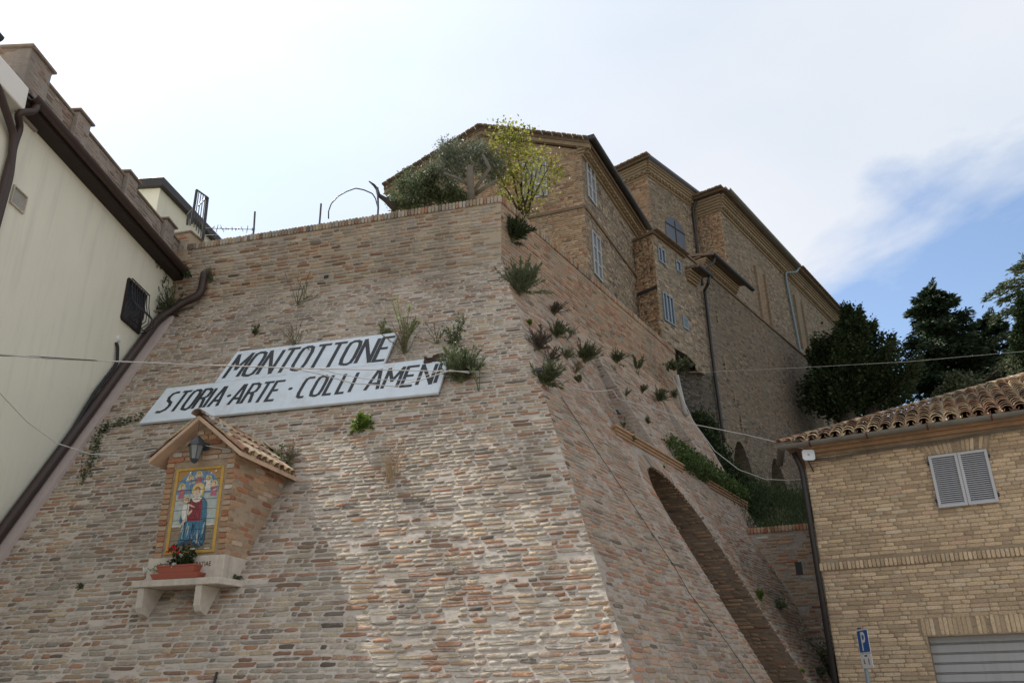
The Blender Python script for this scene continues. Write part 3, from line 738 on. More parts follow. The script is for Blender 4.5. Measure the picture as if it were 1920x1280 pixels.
# ================================================================== TOWN SIGN
su0, su1 = -9.38, -4.05
sign = thing('town_sign', 'long white painted two-tier sign board with dark slanted capitals on the bastion', 'sign', SF.P(-6.7, 4.25, .05))
mb = MB(); mb.sbox(SF, su0, su1, 4.22, 5.04, .03, .075); lo = mb.build('board', M['sign_white'], sign, bevel=.004)
mb = MB(); mb.sbox(SF, -8.42, -5.22, 5.045, 5.85, .03, .075); hi = mb.build('board', M['sign_white'], sign, bevel=.004)
LET = {
 'M': ([[(0, 0), (0, 1), (.5, .35), (1, 1), (1, 0)]], 1.1), 'N': ([[(0, 0), (0, 1), (1, 0), (1, 1)]], 1.0),
 'O': ([[(.35, 0), (.1, .06), (0, .25), (0, .75), (.1, .94), (.35, 1), (.65, 1), (.9, .94), (1, .75), (1, .25), (.9, .06), (.65, 0), (.35, 0)]], .9),
 'T': ([[(0, 1), (1.1, 1)], [(.5, 0), (.5, 1)]], .9), 'E': ([[(1, 0), (0, 0), (0, 1), (1.05, 1)], [(0, .52), (.8, .52)]], .8),
 'S': ([[(-.25, .02), (.3, .0), (.75, .1), (.92, .28), (.8, .45), (.25, .6), (.08, .78), (.25, .95), (.6, 1), (1, 1)]], .9),
 'R': ([[(0, 0), (0, 1), (.6, 1), (.92, .93), (1, .77), (.92, .6), (.6, .52), (0, .52)], [(.55, .52), (.75, .4), (1, 0)]], .85),
 'I': ([[(0, 0), (0, 1)]], .12), 'A': ([[(0, 0), (.45, 1), (.62, 1), (1, 0)], [(.14, .3), (.88, .3)]], .95),
 'C': ([[(1, 1), (.35, 1), (.1, .94), (0, .75), (0, .25), (.1, .06), (.35, 0), (.85, 0)]], .8), 'L': ([[(0, 1), (0, 0), (.9, 0)]], .75), '.': None, ' ': None}
def letter(mb, S, ch, u0, wd, z0, h, sw, n_):
    for k, st in enumerate(LET[ch][0]):
        pts = [np.array([u0+x*wd, z0+y*h]) for x, y in st]
        for i, (a, b_) in enumerate(zip(pts[:-1], pts[1:])):
            d = np.array([b_[0]-a[0], (b_[1]-a[1])*S.sl]); L_ = np.linalg.norm(d)+1e-9; d /= L_
            e = sw*.42; a2 = a-np.array([d[0], d[1]/S.sl])*e*(i > 0 or k > 0)*.9; b2 = b_+np.array([d[0], d[1]/S.sl])*e*(i < len(pts)-2)*.9
            nn = np.array([-d[1], d[0]/S.sl])*sw/2; o_ = n_+.0003*((i % 2)+2*k)
            mb.quad(S.P(*(a2-nn), o_), S.P(*(b2-nn), o_), S.P(*(b2+nn), o_), S.P(*(a2+nn), o_))
def word(txt, S, u0, u1, z0, h, sw, n_, name, parent, mat_, gap=.28, squeeze=1):
    ws = [(LET[c][1] if c in LET and LET[c] else .5) for c in txt]; tot = sum(ws)+gap*(len(txt)-1); k = (u1-u0)/tot; u = u0
    for c, w_ in zip(txt, ws):
        if LET.get(c): mb = MB(); letter(mb, S, c, u, k*w_, z0, h, sw, n_); mb.build(name, mat_, parent)
        u += k*(w_+gap)
LM = M['sign_dark']; n0 = .078
word('MONTOTTONE', SF, -8.30, -5.24, 5.135, .60, .072, n0, 'letter', sign, LM, .32)
word('STORIA', SF, -9.17, -8.03, 4.44, .45, .062, n0, 'letter', sign, LM, .36)
word('ARTE', SF, -7.82, -6.97, 4.44, .45, .062, n0, 'letter', sign, LM, .34)
word('COLLI', SF, -6.56, -5.60, 4.44, .45, .062, n0, 'letter', sign, LM, .42)
word('AMENI', SF, -5.35, -4.13, 4.44, .45, .062, n0, 'letter', sign, LM, .34)
for px in ((434.8, 748), (559.8, 733.9)):
    u, z = SF.uz(*px); u = -6.75 if px[0] > 500 else u; mb = MB(); mb.poly([SF.P(u-.02+.04*math.cos(a), z+.04*math.sin(a)/SF.sl, n0) for a in np.linspace(0, 2*math.pi, 13)[:-1]]); mb.build('dot', LM, sign)
# brown mud patch over the right end of the board
mb = MB(); u, z = SF.uz(822, 679)
for k in range(26):
    a = random.uniform(0, 6.28); r_ = random.uniform(0, 1)**.6; c = SF.P(u+.26*r_*math.cos(a), z+.08*r_*math.sin(a), .085); s_ = random.uniform(.02, .06)
    mb.box(c, UFv*s_, SF.W/SF.sl*s_*.6, SF.N*.02)
t_ = mb.build('mud_nest', M['nest']); tag(t_, 'dark brown crumbling mud patch on the top right corner of the sign', 'nest')

# ================================================================== SHRINE
QS = 9.2
SH = Surf(UFv, mF, QS, 0)
u0, u1, zb_, zt_ = -7.0, -6.0, 1.32, 2.93
uc = (u0+u1)/2; zap = 3.36
def qF(z): return 8.6+KF*z
shr = thing('wall_shrine', 'small gabled brick shrine with a tiled roof projecting from the bastion', 'shrine', SH.P(uc, .92))
mb = MB()                                            # body core, tapering back into the slope
def shp(u, z, q): return UFv*u+mF*q+Z3*z
f_ = [(u0, zb_+.28), (u1, zb_+.28), (u1, zt_), (uc, zap), (u0, zt_)]
fr = [shp(u, z, QS+.02) for u, z in f_]; bk = [shp(u, z, qF(z)+.3) for u, z in f_]
mb.add(fr+bk, [[0, 1, 2, 3, 4]]+[[i, (i+1) % 5, 5+(i+1) % 5, 5+i] for i in range(5)]); mb.build('body', M['mortar_shrine'], shr)
pu0, pu1, pz0, pz1 = -6.85, -6.145, 1.64, 2.74      # picture
blk = []
def shin(u, z, l):
    if pu0-.035 < u+l/2 and u-l/2 < pu1+.035 and z < pz1+.07: return False
    if not (u0-.005 < u-l/2+.02 and u+l/2-.02 < u1+.005): return False
    if z > zt_ and z > zap-abs(u-uc)*.86-.1: return False
    return True
rows = []; z = zb_+.315; r_ = 0
while z < zap-.08:
    segs = [(u0, u1)] if z > pz1+.06 else [(u0, pu0-.03), (pu1+.03, u1)]
    for a, b_ in segs:
        if z > zt_-.02: hw = (zap-.06-z)/.86; a, b_ = max(a, uc-hw), min(b_, uc+hw)
        if b_-a < .1: continue
        n_ = max(1, round((b_-a)/(.25 if b_-a > .5 else .14))); xs = np.linspace(a, b_, n_+1)
        if n_ > 2 and r_ % 2: xs = np.concatenate([[a], (xs[:-1]+xs[1:])/2, [b_]])
        for x0, x1 in zip(xs[:-1], xs[1:]): rows.append(((x0+x1)/2, z, x1-x0-.012, .058, 0))
    z += .068; r_ += 1
blk.append(place(SH, np.array(rows), rgb, None, (.0, .003), back=.03, jit=.03, rough=.1))
emit_bricks('brick', blk, M['brick_shrine'], shr, top=140)
blk = []
for ue, sg in ((u1, 1), (u0, -1)):                   # cheeks
    rows = []; z = zb_+.315; r_ = 0
    while z < zt_-.02:
        q = QS+.0-(0 if r_ % 2 else .0); qe = qF(z)+.1
        x = QS+(.0 if r_ % 2 else -.12)
        while x < qe:
            l = .25; xa = max(x, QS+.0)
            if x+l-xa > .04: rows.append(((xa+x+l)/2, z, x+l-xa-.012, .058, 0))
            x += l+.002
        z += .068; r_ += 1
    blk.append(place(SH, np.array(rows), rgb, None, (.003, .003), jit=.03, rough=.1,
        mapfn=lambda u, z_, n_, ue=ue, sg=sg: mF*u[..., None]+UFv*(ue+sg*n_)[..., None]+Z3*z_[..., None]))
emit_bricks('side_brick', blk, M['brick_shrine'], shr, top=120)
# marble base slab with inscription, shelf, corbels
mb = MB(); mb.hexa([shp(u0-.04, 1.32, QS-.03), shp(u1+.03, 1.32, QS-.03), shp(u1+.03, 1.32, qF(1.3)+.2), shp(u0-.04, 1.32, qF(1.3)+.2)],
                   [shp(u0-.04, 1.6, QS-.03), shp(u1+.03, 1.6, QS-.03), shp(u1+.03, 1.6, qF(1.6)+.1), shp(u0-.04, 1.6, qF(1.6)+.1)])
slab = mb.build('marble_base', M['travertine'], shr, bevel=.005)
mb = MB(); mb.hexa([shp(-7.12, 1.235, 9.02), shp(-5.93, 1.235, 9.02), shp(-5.85, 1.235, qF(1.2)+.1), shp(-7.17, 1.235, qF(1.2)+.1)],
                   [shp(-7.12, 1.315, 9.02), shp(-5.93, 1.315, 9.02), shp(-5.85, 1.315, qF(1.3)+.1), shp(-7.17, 1.315, qF(1.3)+.1)])
mb.build('shelf', M['travertine'], shr, bevel=.006)
for ua in (-7.04, -6.24):
    mb = MB(); w_ = .09
    sp = [(9.05, 1.233), (9.05, 1.0), (9.09, .93), (9.3, .86), (qF(1.233)+.1, 1.233)]
    mb.prism([shp(ua, z, q) for q, z in sp], UFv*w_); mb.build('corbel', M['travertine'], shr, bevel=.005)
cu = bpy.data.curves.new('inscription', 'FONT'); cu.body = 'MATER DIVINAE GRATIAE'; cu.size = .085; cu.align_x = 'CENTER'; cu.offset = .0006
to = bpy.data.objects.new('tmp', cu); col.objects.link(to); bpy.context.view_layer.update()
tm = bpy.data.meshes.new_from_object(to); bpy.data.objects.remove(to)
def text_on(tm, S, u, z, n_, sx=1, sz=1):
    for v in tm.vertices: p = S.P(u+v.co.x*sx, z+v.co.y*sz, n_); v.co = Vector(p)
xs_ = [v.co.x for v in tm.vertices]; tu0, tu1 = SH.uz(299, 1060)[0]-.01, SH.uz(398, 1056)[0]
text_on(tm, SH, (tu0+tu1)/2, 1.47, .0325, (tu1-tu0)/(max(xs_)-min(xs_)), .95)
tm.materials.clear(); tm.materials.append(M['sign_dark']); io = bpy.data.objects.new('inscription', tm); col.objects.link(io); io.parent = slab
# roof: two slopes, verge mortar and curved tiles
RP = .86; ov = .17
def roofpt(u, q, lift=0):
    return shp(u, zap+.03-abs(u-uc)*.80+lift, q)
ue0, ue1 = u0-ov, u1+ov
for a, b_ in ((ue0, uc), (uc, ue1)):
    zt2 = [zap+.03-abs(x-uc)*.80 for x in (a, b_)]
    qa, qb = [qF(z)+.25 for z in zt2]
    mb = MB(); mb.hexa([roofpt(a, QS-.16, -.06), roofpt(b_, QS-.16, -.06), roofpt(b_, qb, -.06), roofpt(a, qa, -.06)], [roofpt(a, QS-.16), roofpt(b_, QS-.16), roofpt(b_, qb), roofpt(a, qa)])
    mb.build('roof_slab', M['verge'], shr, bevel=.006)
def half_tile(a, b_, r0, r1, up, n=7, th=.012):
    """barrel tile from a to b, opening down"""
    a, b_, up = map(np.asarray, (a, b_, up)); d = b_-a; d = d/np.linalg.norm(d); s_ = np.cross(d, up); s_ /= np.linalg.norm(s_); up = np.cross(s_, d)
    mb = MB(); vs = []
    for p, r in ((a, r0), (b_, r1)):
        for rr in (r, r-th):
            for k in range(n):
                t = math.pi*k/(n-1); vs.append(p+s_*math.cos(t)*rr+up*math.sin(t)*rr*.8)
    f = []
    for k in range(n-1):
        f += [[k, k+1, 2*n+k+1, 2*n+k], [n+k+1, n+k, 3*n+k, 3*n+k+1], [k+1, k, n+k, n+k+1], [2*n+k, 2*n+k+1, 3*n+k+1, 3*n+k]]
    f += [[0, 2*n, 3*n, n], [n-1, 2*n-1, 4*n-1, 3*n-1]]
    mb.add(vs, f); return mb
# ridge
qq = np.linspace(QS-.2, qF(zap)+.1, 6)
for i in range(5):
    half_tile(roofpt(uc, qq[i]-.02, .012), roofpt(uc, qq[i+1]+.03, -.0), .085, .072, Z3).build('ridge_tile', M['tile'], shr, smooth=False)
for sgn in (1, -1):
    ue = ue1 if sgn > 0 else ue0
    ncol = 9
    zE = zap+.03-abs(ue-uc)*.8
    for c in range(ncol):
        q = QS-.08+c*.155
        for r_ in range(3):
            ua = ue-sgn*(.0+r_*.23)+sgn*.02; ub = ue-sgn*(.27+r_*.23)
            if (sgn > 0 and ub < uc+.02) or (sgn < 0 and ub > uc-.02): ub = uc+sgn*.03
            if q > qF(zap+.03-abs((ua+ub)/2-uc)*.8)+.1: continue
            jj = rgb.normal(0, .012)
            half_tile(roofpt(ua, q+jj, .035+.004*r_), roofpt(ub, q+jj*.5, .022), .068, .054, Z3).build('roof_tile', M['tile'], shr)
        if q < qF(zE)+.05:                           # channel tile between
            q2 = q+.077
            t = half_tile(roofpt(ue+sgn*.015, q2, .035), roofpt(uc+sgn*.1, q2, .03), .06, .05, -Z3); t.build('channel_tile', M['tile'], shr)
# lichen crust along the front verge tile
mb = MB()
for k in range(40):
    t = random.uniform(.12, .62); u = uc+t*(ue1-uc); c = roofpt(u, QS-.12+random.uniform(-.03, .05), .085+random.uniform(0, .02)); s_ = random.uniform(.008, .02)
    mb.box(c, UFv*s_, mF*s_, Z3*s_*.7)
mb.build('lichen_crust', M['moss'], shr, kind='stuff')
# ceramic picture: frame, tiles
pic = MB(); PN = .012
def pp_(x, y, n_=0): return SH.P(pu0+(pu1-pu0)*x, pz0+(pz1-pz0)*y, n_)
ymat = plain('yellow_ceramic', (.46, .29, .07), .35, .4, .3, 14, dirt=(.22, .13, .04)); gmat = plain('gold_ceramic', (.36, .20, .06), .35, .5, .3, 60)
def C_(n_, c): return plain('glaze_'+n_, tuple(x*.92 for x in c), .3, .45, .42, 26)
glz = [C_('grey_blue', (.40, .45, .43)), C_('stone', (.24, .20, .14)), C_('blue', (.045, .17, .27)), C_('deep_blue', (.02, .06, .11)), C_('crimson', (.22, .03, .045)), C_('skin', (.62, .46, .33)),
       C_('halo', (.66, .52, .20)), C_('hair', (.30, .15, .05)), C_('white', (.66, .64, .58)), C_('sky', (.14, .26, .40)), C_('rose', (.42, .13, .18)), ymat, gmat, C_('brown', (.10, .055, .035))]
fw = .05
for nm, (x0, x1, y0, y1) in dict(l=(0, .06, 0, 1), r=(.94, 1, 0, 1), b=(.06, .94, 0, .036), t=(.06, .94, .964, 1)).items():
    mb = MB(); mb.hexa([pp_(x0, y0, -.03), pp_(x1, y0, -.03), pp_(x1, y0, .0), pp_(x0, y0, .0)], [pp_(x0, y1, -.03), pp_(x1, y1, -.03), pp_(x1, y1, .0), pp_(x0, y1, .0)]); mb.build('picture_frame', ymat, shr, bevel=.006)
# a generic seated mother and child with four small winged figures (x 0..1, y 0..1 inside the frame)
def ell(cx, cy, rx, ry, n=14, a0=0, a1=2*math.pi): return [(cx+rx*math.cos(a0+(a1-a0)*k/n), cy+ry*math.sin(a0+(a1-a0)*k/n)) for k in range(n+(a1-a0 < 6.2))]
shapes = [(1, [(0, 0), (1, 0), (1, .30), (0, .30)]), (8, [(0, .295), (1, .295), (1, .31), (0, .31)]), (9, [(0, .68), (1, .68), (1, 1), (0, 1)]), (0, [(0, .64), (1, .64), (1, .70), (0, .70)]),
 (12, [(0, .78), (.05, .86), (.16, .94), (.3, .985), (.5, 1), (0, 1)]), (12, [(1, .78), (.95, .86), (.84, .94), (.7, .985), (.5, 1), (1, 1)])]
for cx, cy, rb, fl in ((.13, .78, 10, 1), (.30, .885, 9, 1), (.50, .925, 10, 0), (.74, .86, 8, -1), (.89, .79, 10, -1)):
    shapes += [(8 if cx in (.30, .74) else 0, [(cx-.11, cy-.02), (cx-.05, cy+.06), (cx, cy-.02)]), (0, [(cx+.11, cy-.01), (cx+.05, cy+.06), (cx, cy-.02)]),
               (rb, [(cx-.07, cy-.13), (cx+.075, cy-.13), (cx+.05, cy-.01), (cx-.04, cy-.01)]), (6, ell(cx, cy+.025, .062, .038)), (7, ell(cx, cy+.024, .04, .027)), (5, ell(cx+.008*fl, cy+.018, .028, .021)),
               (12 if cx in (.13, .5) else 5, [(cx-.01, cy-.07), (cx+.1, cy-.045), (cx+.1, cy-.03), (cx-.01, cy-.05)])]
shapes += [
 (3, [(.20, .06), (.26, .27), (.24, .5), (.34, .62), (.45, .66), (.66, .655), (.77, .58), (.80, .34), (.82, .1), (.70, .02), (.5, .06)]),
 (2, [(.24, .28), (.17, .37), (.22, .52), (.31, .6), (.34, .45)]), (2, [(.62, .66), (.76, .58), (.80, .40), (.72, .33), (.66, .45)]),
 (4, [(.36, .35), (.69, .35), (.67, .60), (.58, .635), (.43, .635), (.35, .6)]),
 (8, [(.40, .64), (.44, .60), (.52, .585), (.60, .60), (.64, .64), (.52, .67)]),
 (2, [(.22, .08), (.26, .26), (.36, .35), (.70, .355), (.79, .3), (.80, .1), (.72, .04), (.52, .13), (.36, .12)]),
 (3, [(.44, .12), (.50, .32), (.53, .31), (.49, .12)]), (3, [(.58, .17), (.70, .06), (.82, .03), (.68, .12)]), (0, [(.60, .2), (.64, .11), (.72, .055), (.65, .14), (.62, .21)]), (0, [(.38, .16), (.41, .3), (.43, .3), (.41, .16)]),
 (0, [(.27, .14), (.30, .27), (.315, .27), (.30, .14)]), (13, [(.3, .03), (.52, .11), (.58, .03)]),
 (6, ell(.535, .745, .155, .088, 20)), (11, ell(.535, .745, .13, .073, 20)), (6, ell(.535, .745, .12, .066, 20)), (8, ell(.525, .72, .095, .073, 16)), (7, ell(.515, .74, .07, .05, 14)), (5, ell(.51, .722, .056, .05, 14)), (5, [(.49, .69), (.545, .69), (.56, .63), (.48, .63)]),
 (7, [(.475, .74), (.51, .765), (.56, .745), (.57, .70), (.58, .76), (.52, .785), (.465, .76)]), (13, ell(.495, .727, .008, .004, 6)), (13, ell(.53, .725, .008, .004, 6)), (4, ell(.51, .695, .013, .004, 6)),
 (6, ell(.30, .625, .075, .042)), (7, ell(.30, .625, .05, .032)), (5, ell(.298, .612, .04, .028)),
 (8, [(.24, .57), (.36, .57), (.38, .5), (.35, .42), (.36, .36), (.28, .34), (.22, .42), (.21, .5)]), (5, [(.21, .57), (.26, .55), (.13, .62), (.10, .60)]), (5, [(.35, .575), (.5, .535), (.5, .52), (.36, .55)]),
 (5, [(.26, .37), (.305, .37), (.30, .31), (.265, .31)]), (5, [(.24, .34), (.28, .34), (.23, .28), (.20, .285)]), (5, [(.36, .46), (.45, .5), (.46, .47), (.38, .42)]), (8, [(.52, .0), (.68, .0), (.67, .018), (.53, .018)]), (8, [(.84, .0), (.97, .0), (.97, .012), (.85, .012)])]
rgs = np.random.default_rng(4)
for k in range(34):
    x = rgs.uniform(.25, .78); y = rgs.uniform(.07, .30); L_ = rgs.uniform(.05, .14); dx = rgs.normal(0, .03); w_ = rgs.uniform(.008, .02)
    shapes.insert(-18, (int(rgs.choice([3, 0, 9, 3])), [(x-w_, y), (x+w_*.6, y), (x+dx+w_*.3, y+L_*.5), (x+dx, min(y+L_, .345))]))
for k in range(16):
    x = rgs.uniform(.38, .66); y = rgs.uniform(.37, .58); shapes.insert(-18, (int(rgs.choice([13, 10])), [(x, y), (x+.012, y), (x+.02, y+.06)]))
for k in range(40):
    x = rgs.uniform(.02, .95); y = rgs.uniform(.71, .97); shapes.insert(6, (int(rgs.choice([0, 9, 10, 2, 8])), [(x, y), (x+.05, y+.01), (x+.03, y+.035)]))
for k in range(14):
    x = rgs.uniform(0, .9); y = rgs.uniform(.02, .28); shapes.insert(1, (int(rgs.choice([13, 7])), [(x, y), (x+.12, y), (x+.12, y+.012), (x, y+.012)]))
def clip(poly, x0, x1, y0, y1):
    for ax, lim, sg in ((0, x0, 1), (0, x1, -1), (1, y0, 1), (1, y1, -1)):
        out = []
        for i in range(len(poly)):
            a, b_ = poly[i-1], poly[i]; da, db = sg*(a[ax]-lim), sg*(b_[ax]-lim)
            if (da >= 0) != (db >= 0): t = da/(da-db); out.append((a[0]+(b_[0]-a[0])*t, a[1]+(b_[1]-a[1])*t))
            if db >= 0: out.append(b_)
        poly = out
        if len(poly) < 3: return []
    return poly
ix0, ix1, iy0, iy1 = .062, .938, .038, .962
def ip(x, y, n_): return pp_(ix0+(ix1-ix0)*x, iy0+(iy1-iy0)*y, n_)
nx, ny = 3, 8
for i in range(nx):
    for j in range(ny):
        g = .006; x0, x1, y0, y1 = i/nx+g, (i+1)/nx-g, j/ny+g*.5, (j+1)/ny-g*.5
        mb = MB(); mb.hexa([ip(x0, y0, -.03), ip(x1, y0, -.03), ip(x1, y0, -.012), ip(x0, y0, -.012)], [ip(x0, y1, -.03), ip(x1, y1, -.03), ip(x1, y1, -.012), ip(x0, y1, -.012)], 0)
        for k, (mi, pl) in enumerate(shapes):
            c = clip(pl, x0, x1, y0, y1)
            if len(c) >= 3: mb.poly([ip(x, y, -.0118+.0001*k) for x, y in c], mi)
        mb.build('ceramic_tile', glz, shr)
mb = MB(); mb.hexa([ip(0, 0, -.04), ip(1, 0, -.04), ip(1, 0, -.016), ip(0, 0, -.016)], [ip(0, 1, -.04), ip(1, 1, -.04), ip(1, 1, -.016), ip(0, 1, -.016)]); mb.build('tile_bed', M['soffit'], shr)

# lantern
lc = SH.P(*[v for v in (SH.uz(371, 850)[0]+.09, 2.90)], .18)
lamp = thing('wall_lantern', 'black iron wall lantern with frosted panes under the shrine gable', 'lamp', lc)
def ring(c, r, n=6, a0=.3, LS=1.18): return [lc+(c-lc)*LS+UFv*r*LS*math.cos(a0+2*math.pi*k/n)+mF*r*LS*math.sin(a0+2*math.pi*k/n) for k in range(n)]
mb = MB(); lo_, hi_ = ring(lc-Z3*.09, .045), ring(lc+Z3*.06, .075)
mb.add(lo_+hi_, [[i, (i+1) % 6, 6+(i+1) % 6, 6+i] for i in range(6)]); mb.build('glass', M['lamp_glass'], lamp)
mb = MB()
for i in range(6): mb.tube([lo_[i], hi_[i]], .006, 5)
mb.build('cage', M['lamp_black'], lamp)
mb = MB(); r0_, r1_, r2_ = ring(lc+Z3*.06, .1), ring(lc+Z3*.10, .075), ring(lc+Z3*.15, .03)
mb.add(r0_+r1_+r2_, [[i, (i+1) % 6, 6+(i+1) % 6, 6+i] for i in range(6)]+[[6+i, 6+(i+1) % 6, 12+(i+1) % 6, 12+i] for i in range(6)]+[[12+i for i in range(6)], [i for i in range(6)][::-1]]); mb.build('cap', M['lamp_black'], lamp)
mb = MB(); a_, b_ = ring(lc-Z3*.09, .05), ring(lc-Z3*.13, .022); mb.add(a_+b_, [[i, (i+1) % 6, 6+(i+1) % 6, 6+i] for i in range(6)]+[[i for i in range(6)], [6+i for i in range(6)][::-1]]); mb.tube([lc-Z3*.13, lc-Z3*.165], [.014, .005], 6); mb.build('finial', M['lamp_black'], lamp)
mb = MB(); bp = lc-SH.N*.135+Z3*.09; mb.tube([bp+UFv*.045, bp+UFv*.045+SH.N*.06+Z3*.05, lc+Z3*.2+UFv*.02, lc+Z3*.15], .009, 6); mb.tube([lc+Z3*.17, lc+Z3*.38], .004, 5)
mb.build('bracket', M['lamp_black'], lamp)
mb = MB(); mb.tube([bp+UFv*.045-SH.N*.01, bp+UFv*.045+SH.N*.015], .055, 12); mb.build('back_plate', M['lamp_black'], lamp)

# planter on the shelf
pc = shp(-6.53, 1.318, 9.10)
pl_ = thing('flower_planter', 'terracotta coloured plastic window box with saucer on the shrine shelf', 'planter', pc)
def trough(mb, c, w0, w1, d0, d1, z0, z1):
    mb.hexa([c+UFv*a*w0+mF*b_*d0+Z3*z0 for a, b_ in ((-1, -1), (1, -1), (1, 1), (-1, 1))], [c+UFv*a*w1+mF*b_*d1+Z3*z1 for a, b_ in ((-1, -1), (1, -1), (1, 1), (-1, 1))])
mb = MB(); trough(mb, pc, .30, .34, .075, .095, 0, .065); mb.build('saucer', M['planter'], pl_, bevel=.004)
mb = MB(); trough(mb, pc, .24, .27, .06, .075, .066, .16); trough(mb, pc, .275, .275, .08, .08, .145, .165); mb.build('box', M['planter'], pl_, bevel=.004)
# ================================================================== CREAM HOUSE (left)
cr = thing('cream_house', 'pale cream rendered house with brown gutter and brick parapet, at the left edge', 'house', (-8.5, 10, GZ))
yS, yE = 4.0, 16.6                                   # along the wall (u of CR)
CO = -1                                              # outward = +x : CR.N
EZ = 8.46
bx = [CR.P(yS, GZ), CR.P(yE, GZ), CR.P(yE, GZ, -9), CR.P(yS, GZ, -9)]
mb = MB(); mb.hexa(bx, [p+Z3*(EZ-GZ-.02) for p in bx]); mb.build('wall', M['cream'], cr)
u_near = Surf(CR.U, CR.m, CR.c-.32, 0).uz(60, 192)[0]
mb = MB(); mb.sbox(CR, u_near-.0, yE+.4, 8.44, 8.48, .0, .22); mb.build('soffit', M['soffit'], cr)
mb = MB(); mb.sbox(CR, u_near, yE+.4, 8.45, 8.56, .2, .24); mb.build('fascia', M['soffit'], cr, bevel=.01)
def gutter(name, a, b_, r, mat_, parent, up=Z3, out=None, n=9):
    a, b_ = np.asarray(a), np.asarray(b_); d = (b_-a)/np.linalg.norm(b_-a); s_ = np.cross(d, up); s_ /= np.linalg.norm(s_); mb = MB(); vs = []
    for p in (a, b_):
        for rr in (r, r*.86):
            for k in range(n):
                t = math.pi+math.pi*k/(n-1); vs.append(p+s_*math.cos(t)*rr+np.asarray(up)*math.sin(t)*rr)
    f = []
    for k in range(n-1): f += [[k, k+1, 2*n+k+1, 2*n+k], [n+k+1, n+k, 3*n+k, 3*n+k+1], [k+1, k, n+k, n+k+1], [2*n+k, 2*n+k+1, 3*n+k+1, 3*n+k]]
    f += [[0, 2*n, 3*n, n], [n-1, 2*n-1, 4*n-1, 3*n-1]]; mb.add(vs, f); return mb.build(name, mat_, parent, smooth=False)
gutter('gutter', CR.P(u_near-.02, 8.60, .32), CR.P(yE+.4, 8.60, .32), .09, M['brown_metal'], cr)
mb = MB(); mb.sbox(CR, u_near-.04, yE+.4, 8.5, 8.63, .1, .232); mb.build('gutter_board', M['dark_metal'], cr, bevel=.01)
mb = MB(); mb.sbox(CR, u_near, yE+.4, 8.632, 8.66, -.1, .26); mb.build('roof_edge', M['dark_metal'], cr)
# white rendered cornice of the near gable
mb = MB(); u_b = u_near-.02
mb.prism([CR.P(u_b, 8.30, .0), CR.P(u_b, 8.30, .26), CR.P(u_b, 8.72, .24), CR.P(u_b, 8.95, -.1), CR.P(u_b, 8.95, -.5), CR.P(u_b, 8.30, -.5)], -CR.U*4); mb.build('white_cornice', M['white_plaster'], cr, bevel=.015)
mb = MB(); mb.sbox(CR, yS, u_b-.5, 8.96, 9.0, -.5, .1); mb.build('cornice_tiles', M['terracotta'], cr)
gutter('near_gutter', CR.P(u_b-4, 8.8, .36), CR.P(u_b-1.0, 8.8, .36), .09, M['dark_metal'], cr)
def pipe(name, pts, r, mat_, parent=None, n=10, sub=3):
    pts = [np.asarray(p, float) for p in pts]; out = [pts[0]]
    for i in range(1, len(pts)-1):
        a, b_, c = pts[i-1], pts[i], pts[i+1]; la, lc_ = np.linalg.norm(a-b_), np.linalg.norm(c-b_); k = min(r*2.2, la*.45, lc_*.45)
        p0, p1 = b_+(a-b_)/la*k, b_+(c-b_)/lc_*k
        for t in np.linspace(0, 1, sub+1): out.append(p0*(1-t)**2+2*b_*t*(1-t)+p1*t*t)
    out.append(pts[-1]); mb = MB(); mb.tube(out, r, n); return mb.build(name, mat_, parent, smooth=True)
c_ = lambda x, y, n_: CR.P(*CR.uz(x, y), n_)
pipe('downpipe', [CR.P(u_near+.12, 8.56, .32), CR.P(u_near+.10, 8.38, .32), CR.P(u_near-.1, 8.22, .2), c_(24, 240, .12), c_(20, 262, .08), CR.P(CR.uz(20, 262)[0], GZ+.1, .07)], .055, M['brown_metal'], cr)
pipe('downpipe', [CR.P(u_b-1.1, 8.75, .36), CR.P(u_b-1.0, 8.5, .25), c_(16, 255, .09), c_(6, 330, .1), CR.P(CR.uz(2, 330)[0]-.05, GZ+.1, .09)], .06, M['brown_metal'], cr)
# brick parapet with pilasters
PS = CR.off(.02); pz = 9.44
PAR = Surf(CR.U, CR.m, CR.c-.0, 0)
mb = MB(); mb.sbox(CR, u_near+.2, yE+.4, 8.68, pz-.05, -.42, .0); par_ = mb.build('parapet', M['mortar_parapet'], cr)
rows = layout(lambda z: u_near+.2, lambda z: yE+.35, 8.62, pz-.09, lambda u, z, l: u-l/2 > u_near+.2 and u+l/2 < yE, rgb, .072, .052, .014, .012, ((.12, .3), (.26, .7)), 0, 1, .012)
pblk = [place(Surf(CR.U, CR.m, CR.c-.0, 0), rows, rgb, None, (.004, .005), jit=.12)]
mb = MB(); mb.sbox(CR, u_near+.2, yE+.4, pz-.048, pz, -.45, .04); mb.build('parapet_cap', M['cap'], cr, bevel=.01)
for x, y in ((160, 225), (252, 330), (322, 415)):
    uP, zP = Surf(CR.U, CR.m, CR.c-.1, 0).uz(x, y)
    mb = MB(); mb.sbox(CR, uP-.2, uP+.2, 8.68, pz+.04, .0, .10); mb.build('pilaster', M['mortar_parapet'], cr, bevel=.01)
    rows = layout(lambda z: uP-.2, lambda z: uP+.2, 8.62, pz-.03, lambda u, z, l: uP-.2 < u-l/2 and u+l/2 < uP+.2, rgb, .072, .052, .014, 0, ((.12, .5), (.18, .5)), 0, 1, .01)
    if len(rows): pblk.append(place(Surf(CR.U, CR.m, CR.c-.10, 0), rows, rgb, None, (.004, .004), jit=.1))
    mb = MB(); mb.sbox(CR, uP-.25, uP+.25, pz+.04, pz+.085, -.48, .15); mb.build('pilaster_cap', M['cap'], cr, bevel=.01)
